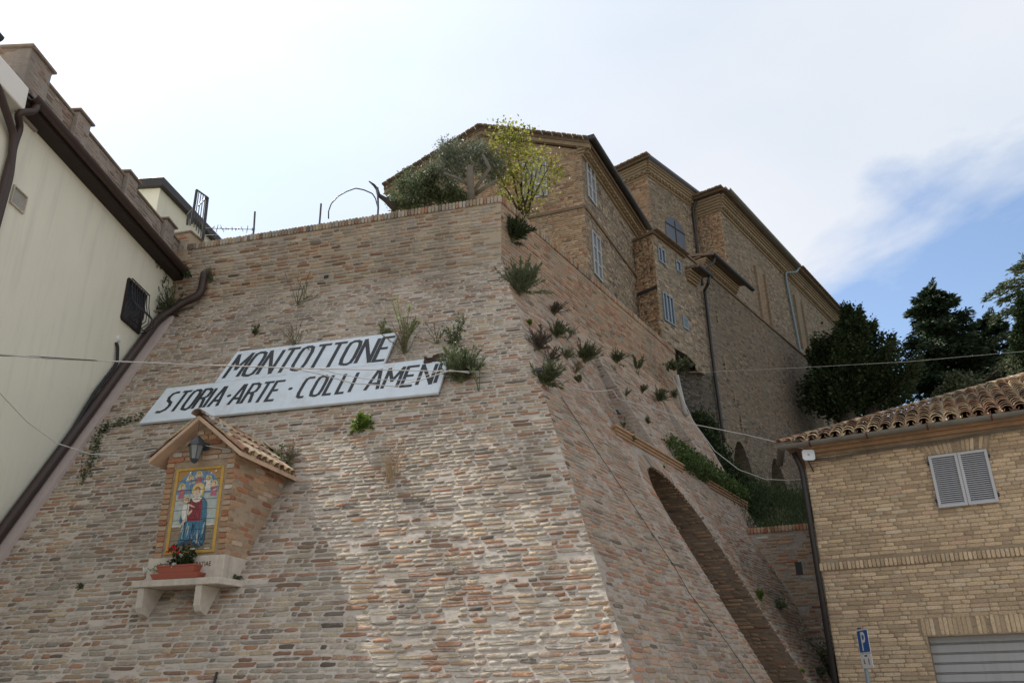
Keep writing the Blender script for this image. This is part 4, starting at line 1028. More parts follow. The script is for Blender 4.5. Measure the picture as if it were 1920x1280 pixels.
# near corner pier, face towards the road
uQ = Surf(CR.U, CR.m, CR.c-.06, 0).uz(58, 96)[0]+.15
GF = Surf(hd(92), hd(2), float(CR.P(uQ-.15, 0)@hd(2)), 0)
x1 = float(CR.P(0, 0, .06)@hd(92)); 
mb = MB(); mb.sbox(GF, x1-.62, x1, 8.4, 9.60, -.6, 0); mb.build('corner_pier', M['mortar_parapet'], cr, bevel=.01)
mb = MB(); mb.sbox(GF, x1-.67, x1+.05, 9.60, 9.65, -.65, .05); mb.build('pier_cap', M['cap'], cr, bevel=.01)
mb = MB(); mb.sbox(GF, x1-4, x1-.62, 8.4, 9.44, -.4, -.06); mb.build('end_parapet', M['mortar_parapet'], cr)
mb = MB(); mb.sbox(GF, x1-4, x1-.64, 9.44, 9.49, -.45, -.01); mb.build('end_parapet_cap', M['cap'], cr)
rows = layout(lambda z: x1-4, lambda z: x1, 8.7, 9.58, lambda u, z, l: (x1-.6 < u-l/2 and u+l/2 < x1), rgb, .072, .053, .014, 0, ((.12, .4), (.26, .6)), 0, 1, .01); pblk.append(place(GF, rows, rgb, None, (.003, .004), jit=.1))
rows = layout(lambda z: x1-4, lambda z: x1-.62, 8.7, 9.42, lambda u, z, l: u+l/2 < x1-.62, rgb, .072, .053, .014, 0, ((.12, .4), (.26, .6)), 0, 1, .01); pblk.append(place(Surf(GF.U, GF.m, GF.c+.06, 0), rows, rgb, None, (.003, .004), jit=.1))
GS = Surf(CR.U, CR.m, CR.c-.06, 0)
rows = layout(lambda z: uQ-.15, lambda z: uQ+.45, 8.7, 9.58, lambda u, z, l: uQ-.14 < u-l/2 and u+l/2 < uQ+.45, rgb, .072, .053, .014, 0, ((.12, .4), (.26, .6)), 0, 1, .01); pblk.append(place(GS, rows, rgb, None, (.003, .004), jit=.1))
emit_bricks('brick', pblk, M['brick_parapet'], cr, top=170)
# niche vent and barred window
def hole(S, quad, depth, name, parent, matr, matb, fr=.03, matf=None):
    us = [q[0] for q in quad]; zs_ = [q[1] for q in quad]; a, b_, c, d = min(us), max(us), min(zs_), max(zs_)
    return a, b_, c, d
def niche(S, a, b_, c, d, dep, matside, matback, parent, name='niche', rim=.03, matrim=None):
    """a raised rim round a dark recess standing on the wall face"""
    mb = MB()
    for x0, x1, z0_, z1_ in ((a-rim, a, c-rim, d+rim), (b_, b_+rim, c-rim, d+rim), (a, b_, c-rim, c), (a, b_, d, d+rim)): mb.sbox(S, x0, x1, z0_, z1_, -.01, dep)
    mb.build(name+'_frame', matrim or matside, parent); mb = MB(); mb.quad(S.P(a, c, .004), S.P(b_, c, .004), S.P(b_, d, .004), S.P(a, d, .004)); mb.build(name+'_back', matback, parent)
ua, za = CR.uz(16, 402-8); ub, zb2 = CR.uz(48, 385); zc_ = CR.uz(26, 346)[1]
niche(CR, CR.uz(19, 374)[0], CR.uz(47, 374)[0], CR.uz(40, 398)[1], CR.uz(26, 350)[1], .035, M['travertine'], plain('niche_inner', (.30, .29, .26), .9, .1, .3, 8), cr, 'vent_niche', .02)
wa, wb, wc, wd = 14.42-.0, 15.18, 6.72, 7.56
wo_u = lambda p: CR.uz(*p)[0]
wa, wb = wo_u((233, 560)), wo_u((265, 590)); 
mb = MB(); mb.quad(CR.P(wa, wc, .006), CR.P(wb, wc, .006), CR.P(wb, wd, .006), CR.P(wa, wd, .006)); wn = mb.build('window', M['pane'], cr)
mb = MB()
for x0, x1, z0_, z1_ in ((wa-.03, wa+.03, wc, wd), (wb-.03, wb+.03, wc, wd), (wa, wb, wc-.03, wc+.02), (wa, wb, wd-.02, wd+.03)): mb.sbox(CR, x0, x1, z0_, z1_, 0, .03)
mb.build('window_frame', M['soffit'], wn)
for k in range(8):
    u = wa+(wb-wa)*k/7; mb = MB()
    mb.tube([CR.P(u, wd, .02), CR.P(u, wd, .10), CR.P(u, wd-.28, .13), CR.P(u, wd-.45, .17), CR.P(u, wd-.6, .28), CR.P(u, wc+.1, .28), CR.P(u, wc, .16), CR.P(u, wc, .02)], .010, 6); mb.build('grille_bar', M['black'], wn)
mb = MB()
for z_, n_ in ((wd, .1), (wc, .16)): mb.tube([CR.P(wa-.02, z_, n_), CR.P(wb+.02, z_, n_)], .011, 6)
mb.build('grille_rail', M['black'], wn)
mb = MB(); p = c_(222, 635, 0); mb.tube([p, p+CR.N*.04], [.06, .05], 12); mb.build('vent_cap', M['sign_face'], cr)
# drain pipe leaning along the wall foot, and the black hose beside it
dp = [SF.P(*SF.uz(388, 517), .1)*1.0]
def fpt(u, z, n_): return (SFU if z > ZB else SF).P(u, z, n_)
u1_, z1_ = SFU.uz(389, 520); u2_, z2_ = SFU.uz(383, 562); u3_, z3_ = SF.uz(318, 573)
P_ = [fpt(u1_, z1_+.06, .0), fpt(u1_, z1_+.05, .12), fpt(u2_, ZB+.12, .14), fpt(uFl(7.6)+.42, 7.62, .16), fpt(uFl(7.2)+.14, 7.15, .15), fpt(uFl(GZ)+.12, GZ+.1, .16)]
dpipe = pipe('drain_pipe', P_, .085, M['brown_metal'], sub=5); tag(dpipe, 'dark red-brown drain pipe lying along the foot of the cream house wall', 'pipe')
hp = [c_(216, 642, .02), c_(216, 650, .05), c_(214, 680, .06), c_(207, 690, .06), c_(170, 735, .08), c_(130, 800, .09), c_(60, 895, .1), c_(0, 975, .1), c_(-60, 1050, .1)]
hose = pipe('black_hose', hp, .03, M['hose']); tag(hose, 'black hose hanging from the cream wall above the brown drain pipe', 'hose')

# small terrace house behind the parapet, gate, pier
th_c = rz(303, 338, 21.5); TSd = vsurf(th_c, 8); TFr = vsurf(th_c, -86)
th = thing('terrace_house', 'small cream rendered house with a dark roof edge behind the brick parapet', 'house', th_c-Z3*(th_c[2]-8.4))
uc_, zc2 = float(th_c@TSd.U), float(th_c[2])
b_ = [th_c, th_c+hd(8)*7, th_c+hd(8)*7-hd(94)*5, th_c-hd(94)*5]; b_ = [np.array([p[0], p[1], 8.3]) for p in b_]
mb = MB(); ins = lambda p: p
mb.hexa(b_, [np.array([p[0], p[1], zc2-.22]) for p in b_]); mb.build('wall', M['cream'], th)
o_ = [th_c+hd(98)*.14-hd(8)*.14, th_c+hd(8)*7.2+hd(98)*.14, th_c+hd(8)*7.2-hd(94)*5, th_c-hd(94)*5-hd(8)*.14]
mb = MB(); mb.hexa([np.array([p[0], p[1], zc2-.24]) for p in o_], [np.array([p[0], p[1], zc2]) for p in o_]); mb.build('roof_edge', M['dark_metal'], th, bevel=.01)
# brick pier at the end of the parapet
pr = thing('brick_pier', 'square brick pier between the parapet and the bastion top', 'pier', SFU.P(uFl(ZB)+.35, 9.0))
pu, pz2 = SFU.uz(328, 424); pu2 = SFU.uz(361, 420)[0]
mb = MB(); mb.sbox(SFU, pu, pu2, 8.9, 9.62, -.7, .03); mb.build('core', M['mortar'], pr)
mb = MB(); mb.sbox(SFU, pu-.03, pu2+.04, 9.62, 9.67, -.75, .07); mb.build('cap', M['cap'], pr, bevel=.01)
rows = layout(lambda z: pu, lambda z: pu2, 9.0, 9.58, lambda u, z, l: pu < u-l/2 and u+l/2 < pu2, rgb, .072, .053, .014, 0, ((.12, .4), (.26, .6)), 0, 1, .01)
emit_bricks('brick', [place(Surf(UFv, mF, SFU.c-.03, 0), rows, rgb, None, (.003, .004), jit=.1)], M['brick_shrine'], pr, top=60)
gt = thing('metal_gate', 'dark grey metal barred gate standing open on the brick pier', 'gate', SFU.P(pu2, 9.67))
zg = float(SFU.c)+.3
ga, gb, gc_, gd_ = rz(369, 356, 18.2), rz(389, 370, 18.9), rz(380, 450, 18.9), rz(359, 420, 18.2)
def bar(a, b_, r, name='gate_bar', mat_=M['grey_iron'], parent=gt, n=6): mb = MB(); mb.tube([a, b_], r, n); return mb.build(name, mat_, parent)
bar(ga, gd_, .032, 'gate_stile'); bar(gb, gc_, .038, 'gate_stile'); bar(ga, gb, .022, 'gate_rail'); bar(rz(372, 386, 18.3), rz(386, 372, 18.9), .018, 'gate_brace')
for k in range(1, 5):
    t = k/5; bar(ga*(1-t)+gb*t, gd_*(1-t)+gc_*t, .011)
ra, rb_, rc_, rd_ = rz(352, 402, 18.6), rz(362, 392, 18.3), rz(360, 424, 18.3), rz(350, 422, 18.6)
bar(ra, rb_, .02, 'gate_rail'); bar(ra, rd_, .02, 'gate_stile')
for k in range(1, 4): t = k/4; bar(ra*(1-t)+rb_*t, rd_*(1-t)+rc_*t, .010)
# things on top of the front wall
def on_top(x, back=.25): 
    p = SFU.at(x, 400); u = float(p@UFv); return Surf(UFv, mF, SFU.c+back, 0), u
def topbar(name, x0, y0, x1, y1, r, m_, label, cat, back=.2, **k):
    S, _ = on_top(x0, back); a = S.P(*S.uz(x0, y0)); b2 = S.P(*S.uz(x1, y1)); mb = MB(); mb.tube([np.array([a[0], a[1], ZT-.1]), a, b2, b2+(b2-a)*.04], [r, r, r, r*.2], 6); o = mb.build(name, m_); return tag(o, label, cat, **k)
topbar('fence_post', 476, 430, 478, 397, .022, M['grey_iron'], 'iron post at the end of the barbed wire on the wall top', 'post', group='iron posts on the wall top')
topbar('fence_post', 600, 408, 602, 382, .022, M['grey_iron'], 'lone iron post on the wall top left of the bent hoop', 'post', group='iron posts on the wall top')
topbar('fence_post', 709, 390, 708, 352, .022, M['grey_iron'], 'thin iron post beside the dead branch on the wall top', 'post', group='iron posts on the wall top')
S, _ = on_top(640, .3)
hoop = [(616, 410), (616, 396), (621, 382), (634, 368), (650, 359), (667, 353), (682, 356), (698, 363), (704, 372), (708, 388)]
o = pipe('bent_hoop', [S.P(*S.uz(x, y)) for x, y in hoop], .014, M['black'], n=6); tag(o, 'thin black hoop arching up from the wall top', 'hoop')
S, _ = on_top(420, .3)
bw = thing('barbed_wire', 'two rusty barbed wires strung between the gate and the iron post', 'barbed wire', S.P(*S.uz(430, 440)))
for (xa, ya, xb, yb) in ((384, 428, 478, 430), (384, 441, 410, 441)):
    a, b2 = S.P(*S.uz(xa, ya)), S.P(*S.uz(xb, yb)); mb = MB(); mb.tube([a, b2], .008, 5); mb.build('wire_strand', M['dark_metal'], bw)
    nb = int((xb-xa)/9)
    for k in range(nb): p = a+(b2-a)*(k+.5)/nb; mb = MB(); d = np.array([random.gauss(0, 1) for _ in range(3)])*.03; mb.tube([p-d-Z3*.03, p+d+Z3*.03], .008, 4); mb.tube([p+d-Z3*.03, p-d+Z3*.03], .006, 4); mb.build('barb', M['dark_metal'], bw)
db = thing('dead_branch', 'bare broken dead branch leaning at the left of the olive on the wall top', 'branch', S.P(*S.uz(735, 390)))
S2, _ = on_top(720, .3)
mb = MB(); mb.tube([S2.P(*S2.uz(x, y)) for x, y in ((740, 392), (722, 374), (710, 366), (707, 355), (701, 347), (692, 340))], [.07, .06, .045, .035, .03, .015], 7); mb.build('limb', M['bark'], db, smooth=True)
mb = MB(); mb.tube([S2.P(*S2.uz(x, y)) for x, y in ((722, 374), (728, 370), (731, 366))], [.03, .02, .008], 6); mb.build('limb', M['bark'], db)

# ================================================================== HOUSES ON THE HILL
def rake_tiles(a, b_, n_, r, parent, up=Z3):
    mb = MB(); a, b_ = np.asarray(a), np.asarray(b_)
    for k in range(n_):
        p = a+(b_-a)*(k+.5)/n_; d = (b_-a)/n_*.46; mb2 = MB(); mb2.box(p+Z3*(r*.3*(k % 2)), d, np.cross(d, Z3)/np.linalg.norm(np.cross(d, Z3))*.18, Z3*r); mb2.build('verge_tile', M['roof_edge'], parent, bevel=.02)
def cornice(S, ua, ub, ztop, parent, steps=4, proj=.42, h=.62, dent=True, m_=None):
    """corbelled brick eaves, stepping out upwards"""
    m_ = m_ or M['cornice']; dh = h/steps
    for k in range(steps):
        n1 = proj*(k+1)/steps*.85; z0_ = ztop-h+dh*k
        mb = MB(); mb.sbox(S, ua-n1*.6, ub+n1*.0, z0_+.002*k, z0_+dh-.004, -.1, n1); mb.build('cornice_course', m_, parent)
    if dent:
        mb = MB(); n1 = proj*2/steps*.85+.03; z0_ = ztop-h+dh*1.1
        for u in np.arange(ua, ub, .28): mb.sbox(S, u, u+.12, z0_, z0_+dh*.8, 0, n1+.06)
        mb.build('dentils', m_, parent, kind='stuff')
def roofslab(pts, th, m_, parent, name='roof'):
    pts = [np.asarray(p) for p in pts]; mb = MB(); mb.prism(pts, Z3*th); return mb.build(name, m_, parent)
def window_on(S, x, z0_, w_, h, parent, style='casement', n_=.0, mframe=None, mpane=None, bars=(1, 2)):
    mframe = mframe or M['white_wood']; mpane = mpane or M['pane']; a, b2 = x-w_/2, x+w_/2; t = .045
    mb = MB(); mb.sbox(S, a, b2, z0_, z0_+h, -.05, n_+.012); wp = mb.build('window', mpane, parent)
    for q in ((a, a+t, z0_, z0_+h), (b2-t, b2, z0_, z0_+h), (a+t, b2-t, z0_, z0_+t), (a+t, b2-t, z0_+h-t, z0_+h)):
        mb = MB(); mb.sbox(S, *q, n_, n_+.05); mb.build('frame', mframe, wp)
    for k in range(1, bars[0]+1): u = a+(b2-a)*k/(bars[0]+1); mb = MB(); mb.sbox(S, u-t*.7, u+t*.7, z0_+t, z0_+h-t, n_+.003, n_+.045); mb.build('mullion', mframe, wp)
    for k in range(1, bars[1]+1): z_ = z0_+h*k/(bars[1]+1); mb = MB(); mb.sbox(S, a+t, b2-t, z_-.022, z_+.022, n_+.006, n_+.035); mb.build('glazing_bar', mframe, wp)
    return wp
# --- gabled mid house
P0 = rz(1088, 258, 26); MSd = vsurf(P0, 25); MGb = vsurf(P0, -70)
P0 = P0-Z3*.22
mh = thing('gabled_brick_house', 'tall warm brick house with a low gable behind the bastion corner', 'house', (P0[0]-2, P0[1]+3, 8.5))
ez = float(P0[2]); uC = float(P0@MSd.U); gC = float(P0@MGb.U)
gL, _ = MGb.uz(735, 352); gA, zA = MGb.uz(905, 240); zA -= .2
if gL > gC: pass
zb0 = 3.0
pts = [MGb.P(gC, zb0), MGb.P(gL, zb0), MGb.P(gL, ez-.2), MGb.P(gA, zA-.15), MGb.P(gC, ez-.25)]
LEN = MSd.uz(1196, 427)[0]-uC
mb = MB(); mb.poly(pts); mb.build('gable_wall', M['far_warm'], mh, uvS='auto')
mb = MB(); mb.quad(MSd.P(uC, zb0), MSd.P(uC+LEN-.15, zb0), MSd.P(uC+LEN-.15, ez-.25), MSd.P(uC, ez-.25)); mb.build('side_wall', M['far_grey'], mh, uvS='auto')
dv = hd(25)*(LEN-.15); mb = MB(); mb.poly([p+dv for p in pts]); mb.quad(pts[1], pts[1]+dv, pts[2]+dv, pts[2]); mb.build('back_wall', M['far_warm'], mh, uvS='auto')
og = -hd(25)*.18; Lr = hd(25)*(LEN+.1)
mL, mAp, mR = MGb.P(gL, ez-.1)-hd(110)*.15*(1 if gL < gC else -1), MGb.P(gA, zA), MGb.P(gC, ez-.12)
sgn = np.sign(gC-gA); mR2 = mR+MGb.U*sgn*.32-Z3*.07; mL2 = MGb.P(gL, ez-.15)-MGb.U*sgn*.2
for a, b2 in ((mL2, mAp), (mAp, mR2)):
    mb = MB(); mb.hexa([a+og, b2+og, b2+Lr, a+Lr], [p+Z3*.12 for p in (a+og, b2+og, b2+Lr, a+Lr)]); mb.build('roof', M['roof_edge'], mh)
    mb = MB(); mb.hexa([a+og*.8-Z3*.14, b2+og*.8-Z3*.14, b2-Z3*.14, a-Z3*.14], [a+og*.8-Z3*.004, b2+og*.8-Z3*.004, b2-Z3*.004, a-Z3*.004]); mb.build('verge_course', M['cornice'], mh)
    rake_tiles(a+og+Z3*.13, b2+og+Z3*.13, 22, .035, mh)
cornice(MSd, uC+.02, uC+LEN-.1, ez-.12, mh, 4, .3, .36, True, M['cornice'])
gutter('gutter', MSd.P(uC-.15, ez-.0, .44), MSd.P(uC+LEN+.05, ez-.0, .44), .1, M['dark_metal'], mh)
mb = MB(); mb.sbox(MSd, uC-.15, uC+LEN+.05, ez-.05, ez+.1, .25, .5); mb.build('eaves_board', M['dark_metal'], mh)
zS = MSd.uz(1085, 364)[1]; zS = ez-2.35
mb = MB(); mb.sbox(MSd, uC, uC+LEN-.15, zS, zS+.09, 0, .05); mb.build('string_course', M['roof_edge'], mh)
mb = MB(); mb.sbox(MGb, min(gL, gC), max(gL, gC), zS, zS+.09, 0, .05); mb.build('string_course', M['roof_edge'], mh)
for (xa, ya, xb, yb) in ((1099, 325, 1118, 396), (1111, 470, 1129, 537)):
    ua, z1_ = MSd.uz(xa, ya); ub, z0_ = MSd.uz(xb, yb); uT, _ = MSd.uz((xa+xb)/2, (ya+yb)/2)
    window_on(MSd, uT, z0_+.12, .74, 1.5, mh, bars=(1, 2), mpane=plain('grey_pane', (.10, .105, .11), .4))  # dark grey glass between the white frames
u_, z_ = MGb.uz(1003, 340); wp = window_on(MGb, u_, 14.1, .82, 1.45, mh, bars=(1, 2), mpane=plain('grey_louvre', (.2, .2, .2), .6))
WB = lambda *q: [(min(a, b_)-.03, max(a, b_)+.03, c, d) for a, b_, c, d in q]
sl_g = (zA-ez)/abs(gA-gC); hip_ = lambda u, z: z > min(zA-.25-abs(u-gA)*abs((zA-(ez-.1))/(gC-gA)) if (u-gA)*(gC-gA) > 0 else zA-.25-abs(u-gA)*abs((zA-(ez-.1))/(gL-gA)), 99)-.0
far_bricks('gable_brick', MGb, gC, gL, 9.0, zA, M['far_b_warm'], mh, [hip_, (min(gL, gC), max(gL, gC), zS-.01, zS+.1), (u_-.45, u_+.45, 14.06, 15.6)], 150, 2)
wins = [(MSd.uz(1108, 360)[0]-.42, MSd.uz(1108, 360)[0]+.42, MSd.uz(1118, 396)[1], MSd.uz(1118, 396)[1]+1.75), (MSd.uz(1120, 503)[0]-.42, MSd.uz(1120, 503)[0]+.42, MSd.uz(1129, 537)[1], MSd.uz(1129, 537)[1]+1.75)]
far_bricks('side_brick', MSd, uC, uC+LEN-.15, 9.0, ez-.55, M['far_b_grey'], mh, wins+[(uC, uC+LEN, zS-.01, zS+.1)], 140, 3)
# --- oriel house
Pm = MSd.at(1190, 500); OLf = vsurf(Pm, -45); O1 = OLf.at(1231, 520); ORt = vsurf(O1, 38)
oh = thing('oriel_house', 'narrow weathered brick house jutting out over a dark arch at the bastion end', 'house', (O1[0]+1, O1[1]+1.5, 5))
uo = float(O1@ORt.U); uo2 = ORt.uz(1287, 520)[0]; uo3 = ORt.uz(1312, 600)[0]
zt_o = ORt.uz(1222, 438)[1]+.02; ZOB = 10.35
lo0 = float(O1@OLf.U); lo1 = float(Pm@OLf.U)
mb = MB(); mb.quad(OLf.P(lo0, ZOB), OLf.P(lo1, ZOB-1), OLf.P(lo1, zt_o), OLf.P(lo0, zt_o)); mb.build('left_wall', M['oriel_side'], oh, uvS='auto')
# right wall with arched lower edge
ar = [ORt.uz(x, y) for x, y in ((1240, 642), (1255, 648), (1269, 655), (1287, 665), (1303, 681))]; ar[0] = (uo, ar[0][1]); ZOB = ar[0][1]
ar += [(uo2, ar[-1][1]-.05)]; ar = [q for q in ar if q[0] <= uo2]
mb = MB(); mb.poly([ORt.P(u, z) for u, z in ar]+[ORt.P(uo2, zt_o), ORt.P(uo, zt_o)]); mb.build('right_wall', M['oriel_front'], oh, uvS='auto')
for (ua, za), (ub, zb_) in zip(ar[:-1], ar[1:]):
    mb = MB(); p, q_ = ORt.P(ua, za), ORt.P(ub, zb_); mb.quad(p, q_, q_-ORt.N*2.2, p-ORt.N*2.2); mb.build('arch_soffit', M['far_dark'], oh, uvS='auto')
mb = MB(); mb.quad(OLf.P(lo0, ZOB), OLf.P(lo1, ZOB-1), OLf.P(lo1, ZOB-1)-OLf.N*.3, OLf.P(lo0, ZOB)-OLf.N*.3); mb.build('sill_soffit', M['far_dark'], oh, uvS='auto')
mb = MB(); mb.sbox(OLf, min(lo0, lo1), max(lo0, lo1), 12.62, 12.74, 0, .03); mb.build('iron_band', M['dark_metal'], oh)
rt = [OLf.P(lo1, zt_o), OLf.P(lo0, zt_o), ORt.P(uo2, zt_o)]; rt = [rt[0]+OLf.N*.08, rt[1]+OLf.N*.08+ORt.N*.08, rt[2]+ORt.N*.08, rt[2]-ORt.N*3+Z3*.4, rt[0]-ORt.N*1.5+Z3*.4]
roofslab(rt, .09, M['roof_edge'], oh); rake_tiles(rt[1]+Z3*.1, rt[2]+Z3*.1, 14, .03, oh)
for (x, y0, y1, w_, st) in ((1237, 465, 494, .5, 0), (1249, 552, 605, .75, 1)):
    u_, za = ORt.uz(x, y0); _, zb_ = ORt.uz(x+4, y1); window_on(ORt, u_+.05, zb_, w_, za-zb_, oh, bars=(1, 0) if st == 0 else (2, 0), mframe=M['blue_wood'], mpane=M['pane'])
for (x, y0, y1, w_) in ((1270, 490, 510, .36), (1283, 595, 617, .4)):
    u_, za = ORt.uz(x, y0); _, zb_ = ORt.uz(x+2, y1); window_on(ORt, u_, zb_, w_, za-zb_, oh, bars=(0, 0) if y0 < 500 else (0, 5), mframe=M['blue_wood'])
far_bricks('left_brick', OLf, lo0, lo1, ZOB-.6, zt_o-.02, M['far_b_warm'], oh, [(min(lo0, lo1), max(lo0, lo1), 12.6, 12.76)], 60, 4)
def or_skip(u, z):
    for i in range(len(ar)-1):
        if ar[i][0] <= u <= ar[i+1][0] and ar[i+1][0] > ar[i][0]: return z < ar[i][1]+(ar[i+1][1]-ar[i][1])*(u-ar[i][0])/(ar[i+1][0]-ar[i][0])+.03
    return u < ar[0][0]
ow = [(ORt.uz(x, y0)[0]-w_/2, ORt.uz(x, y0)[0]+w_/2+.05, ORt.uz(x+3, y1)[1], ORt.uz(x, y0)[1]) for x, y0, y1, w_ in ((1237, 465, 494, .5), (1249, 552, 605, .75), (1270, 490, 510, .36), (1283, 595, 617, .4))]
far_bricks('front_brick', ORt, uo, uo2, 8.5, zt_o-.02, M['far_b_grey'], oh, [or_skip]+ow, 230, 5, course=.085)
# --- lower annex next to it (flush, under its own gutter)
ax_ = thing('small_annex', 'narrow brick annex with a short dark gutter right of the oriel house', 'house', ORt.P(uo2+.5, 5))
ztx = ORt.uz(1290, 512)[1]
mb = MB(); mb.quad(ORt.P(uo2, 10.35, -.02), ORt.P(uo3, 10.35, -.02), ORt.P(uo3, ztx, -.02), ORt.P(uo2, ztx, -.02)); mb.quad(ORt.P(uo2, 10.35, -.02), ORt.P(uo3, 10.35, -.02), ORt.P(uo3, 10.35, -2), ORt.P(uo2, 10.35, -2)); mb.quad(ORt.P(uo3, 10.35, -.02), ORt.P(uo3, 10.35, -.5), ORt.P(uo3, ztx, -.5), ORt.P(uo3, ztx, -.02)); mb.build('wall', M['far_church'], ax_, uvS='auto')
cornice(ORt, uo2+.02, uo3+.05, ztx, ax_, 4, .3, .34, False, M['cornice'])
gutter('gutter', ORt.P(uo2-.05, ztx+.08, .5), ORt.P(uo3+.35, ztx+.08, .5), .11, M['dark_metal'], ax_)
mb = MB(); mb.hexa([ORt.P(uo2, ztx+.02, .5), ORt.P(uo3+.3, ztx+.02, .5), ORt.P(uo3+.3, ztx+.5, -2), ORt.P(uo2, ztx+.5, -2)], [ORt.P(uo2, ztx+.12, .5), ORt.P(uo3+.3, ztx+.12, .5), ORt.P(uo3+.3, ztx+.6, -2), ORt.P(uo2, ztx+.6, -2)]); mb.build('roof', M['roof_edge'], ax_)
far_bricks('brick', Surf(ORt.U, ORt.m, ORt.c+.02, 0), uo2, uo3, 10.4, ztx-.4, M['far_b_grey'], ax_, [], 120, 6)
# --- great retaining wall
A_ = ORt.at(1316, 600); GWs = vsurf(A_+hd(-54)*.45, 36.5)
gw = thing('great_wall', 'very tall dark weathered brick retaining wall with two pointed arches at its foot', 'wall', GWs.P(float(A_@GWs.U)+8, 5))
ug0 = float(A_@GWs.U)-.6; ug1 = GWs.uz(1530, 800)[0]+1.5
zstr = 15.6
arches = []
for (xa, ya, xm, ym, xb, yb, zbot) in ((1366, 895, 1386, 826, 1426, 905, 6.4), (1438, 915, 1453, 858, 1490, 930, 6.2)):
    ua = GWs.uz(xa, ya)[0]; um, zm = GWs.uz(xm, ym); ub = GWs.uz(xb, yb)[0]; arches.append((ua, um, ub, zm, zbot))
segs = [ug0]
def archtop(u):
    for ua, um, ub, zm, zbt in arches:
        if ua <= u <= ub:
            t = (u-ua)/(um-ua) if u < um else (ub-u)/(ub-um); return zbt-1+(zm-zbt+1)*math.sin(min(1, t)*math.pi/2)**.8 if t < 1 else zm
    return None
us = sorted(set([ug0, ug1]+[a for ar_ in arches for a in np.linspace(ar_[0], ar_[2], 11)]))
mb = MB()
for a, b2 in zip(us[:-1], us[1:]):
    mid = (a+b2)/2; inA = any(x[0] < mid < x[2] for x in arches)
    za, zb_ = (archtop(a) or 2.0, archtop(b2) or 2.0) if inA else (2.0, 2.0)
    mb.quad(GWs.P(a, za), GWs.P(b2, zb_), GWs.P(b2, zstr), GWs.P(a, zstr))
    if inA: mb.quad(GWs.P(a, za), GWs.P(b2, zb_), GWs.P(b2, zb_, -1.6), GWs.P(a, za, -1.6))
mb.build('wall', M['far_wall'], gw, uvS='auto')
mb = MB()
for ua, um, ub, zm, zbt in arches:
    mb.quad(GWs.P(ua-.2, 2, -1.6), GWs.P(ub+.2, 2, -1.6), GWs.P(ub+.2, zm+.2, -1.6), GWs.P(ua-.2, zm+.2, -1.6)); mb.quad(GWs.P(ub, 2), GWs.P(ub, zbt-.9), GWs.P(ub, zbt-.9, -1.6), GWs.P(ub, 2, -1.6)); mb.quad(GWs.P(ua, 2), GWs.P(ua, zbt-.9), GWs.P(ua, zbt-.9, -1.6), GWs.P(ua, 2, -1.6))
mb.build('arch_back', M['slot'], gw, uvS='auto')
mb = MB(); mb.hexa([GWs.P(ug0, zstr-.05, .06), GWs.P(ug1, zstr-.05, .06), GWs.P(ug1, zstr+.02, -1.1), GWs.P(ug0, zstr+.02, -1.1)], [GWs.P(ug0, zstr+.04, .06), GWs.P(ug1, zstr+.04, .06), GWs.P(ug1, zstr+.25, -1.1), GWs.P(ug0, zstr+.25, -1.1)]); mb.build('string_course', M['roof_edge'], gw)
mb = MB(); mb.quad(GWs.P(ug0, 2), GWs.P(ug0, 2, -4), GWs.P(ug0, zstr, -4), GWs.P(ug0, zstr)); mb.build('end_wall', M['far_wall'], gw, uvS='auto')
for (x, y, w_, h) in ((1358, 683, .35, .95), (1390, 795, .3, .6), (1345, 595, .25, .5), (1377, 745, .25, .6), (1362, 597, .16, .25), (1330, 575, .14, .2), (1400, 610, .12, .15), (1440, 690, .12, .15), (1460, 640, .12, .12), (1372, 700, .14, .2), (1420, 740, .12, .14), (1386, 670, .12, .14)):
    u_, z_ = GWs.uz(x, y); mb = MB(); mb.sbox(GWs, u_-w_/2, u_+w_/2, z_-h/2, z_+h/2, -.02, .006); hole_ = mb.build('wall_slot' if h > .4 else 'putlog_hole', M['slot'] if h > .4 else M['black'], gw, uvS='auto')
    if h > .4: mb = MB(); mb.sbox(GWs, u_+w_/2-.1, u_+w_/2, z_-h/2, z_+h/2, -.02, .012); mb.build('slot_jamb', M['cornice'], gw)
def gsk(u, z): t_ = archtop(u); return t_ is not None and z < t_+.03
hl = []
ud_ = GWs.uz(1343, 760)[0]
far_bricks('brick', GWs, ud_, ug1, 5.8, zstr-.1, M['far_b_dark'], gw, [gsk], 250, 7)
far_bricks('brick', GWs, ug0, ud_, 10.9, zstr-.1, M['far_b_grey'], gw, [], 20, 17)
far_bricks('damp_brick', GWs, ug0, ud_, 5.8, 10.9, M['far_b_damp'], gw, [], 30, 18)
# damp black wall under the oriel arch
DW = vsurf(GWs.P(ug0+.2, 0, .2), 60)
mb = MB(); mb.quad(DW.P(float(GWs.P(ug0+.5, 0)@DW.U)-6, 2), DW.P(float(GWs.P(ug0+.5, 0)@DW.U), 2), DW.P(float(GWs.P(ug0+.5, 0)@DW.U), 10.6), DW.P(float(GWs.P(ug0+.5, 0)@DW.U)-6, 10.6)); dwo = mb.build('damp_wall', M['far_dark'], None, uvS='auto'); du_ = float(GWs.P(ug0+.5, 0)@DW.U); far_bricks('brick', DW, du_-6, du_, 4, 10.6, M['far_b_damp'], dwo, [], 60, 19); tag(dwo, 'blackened damp brick wall in the gap under the oriel arch', 'wall')
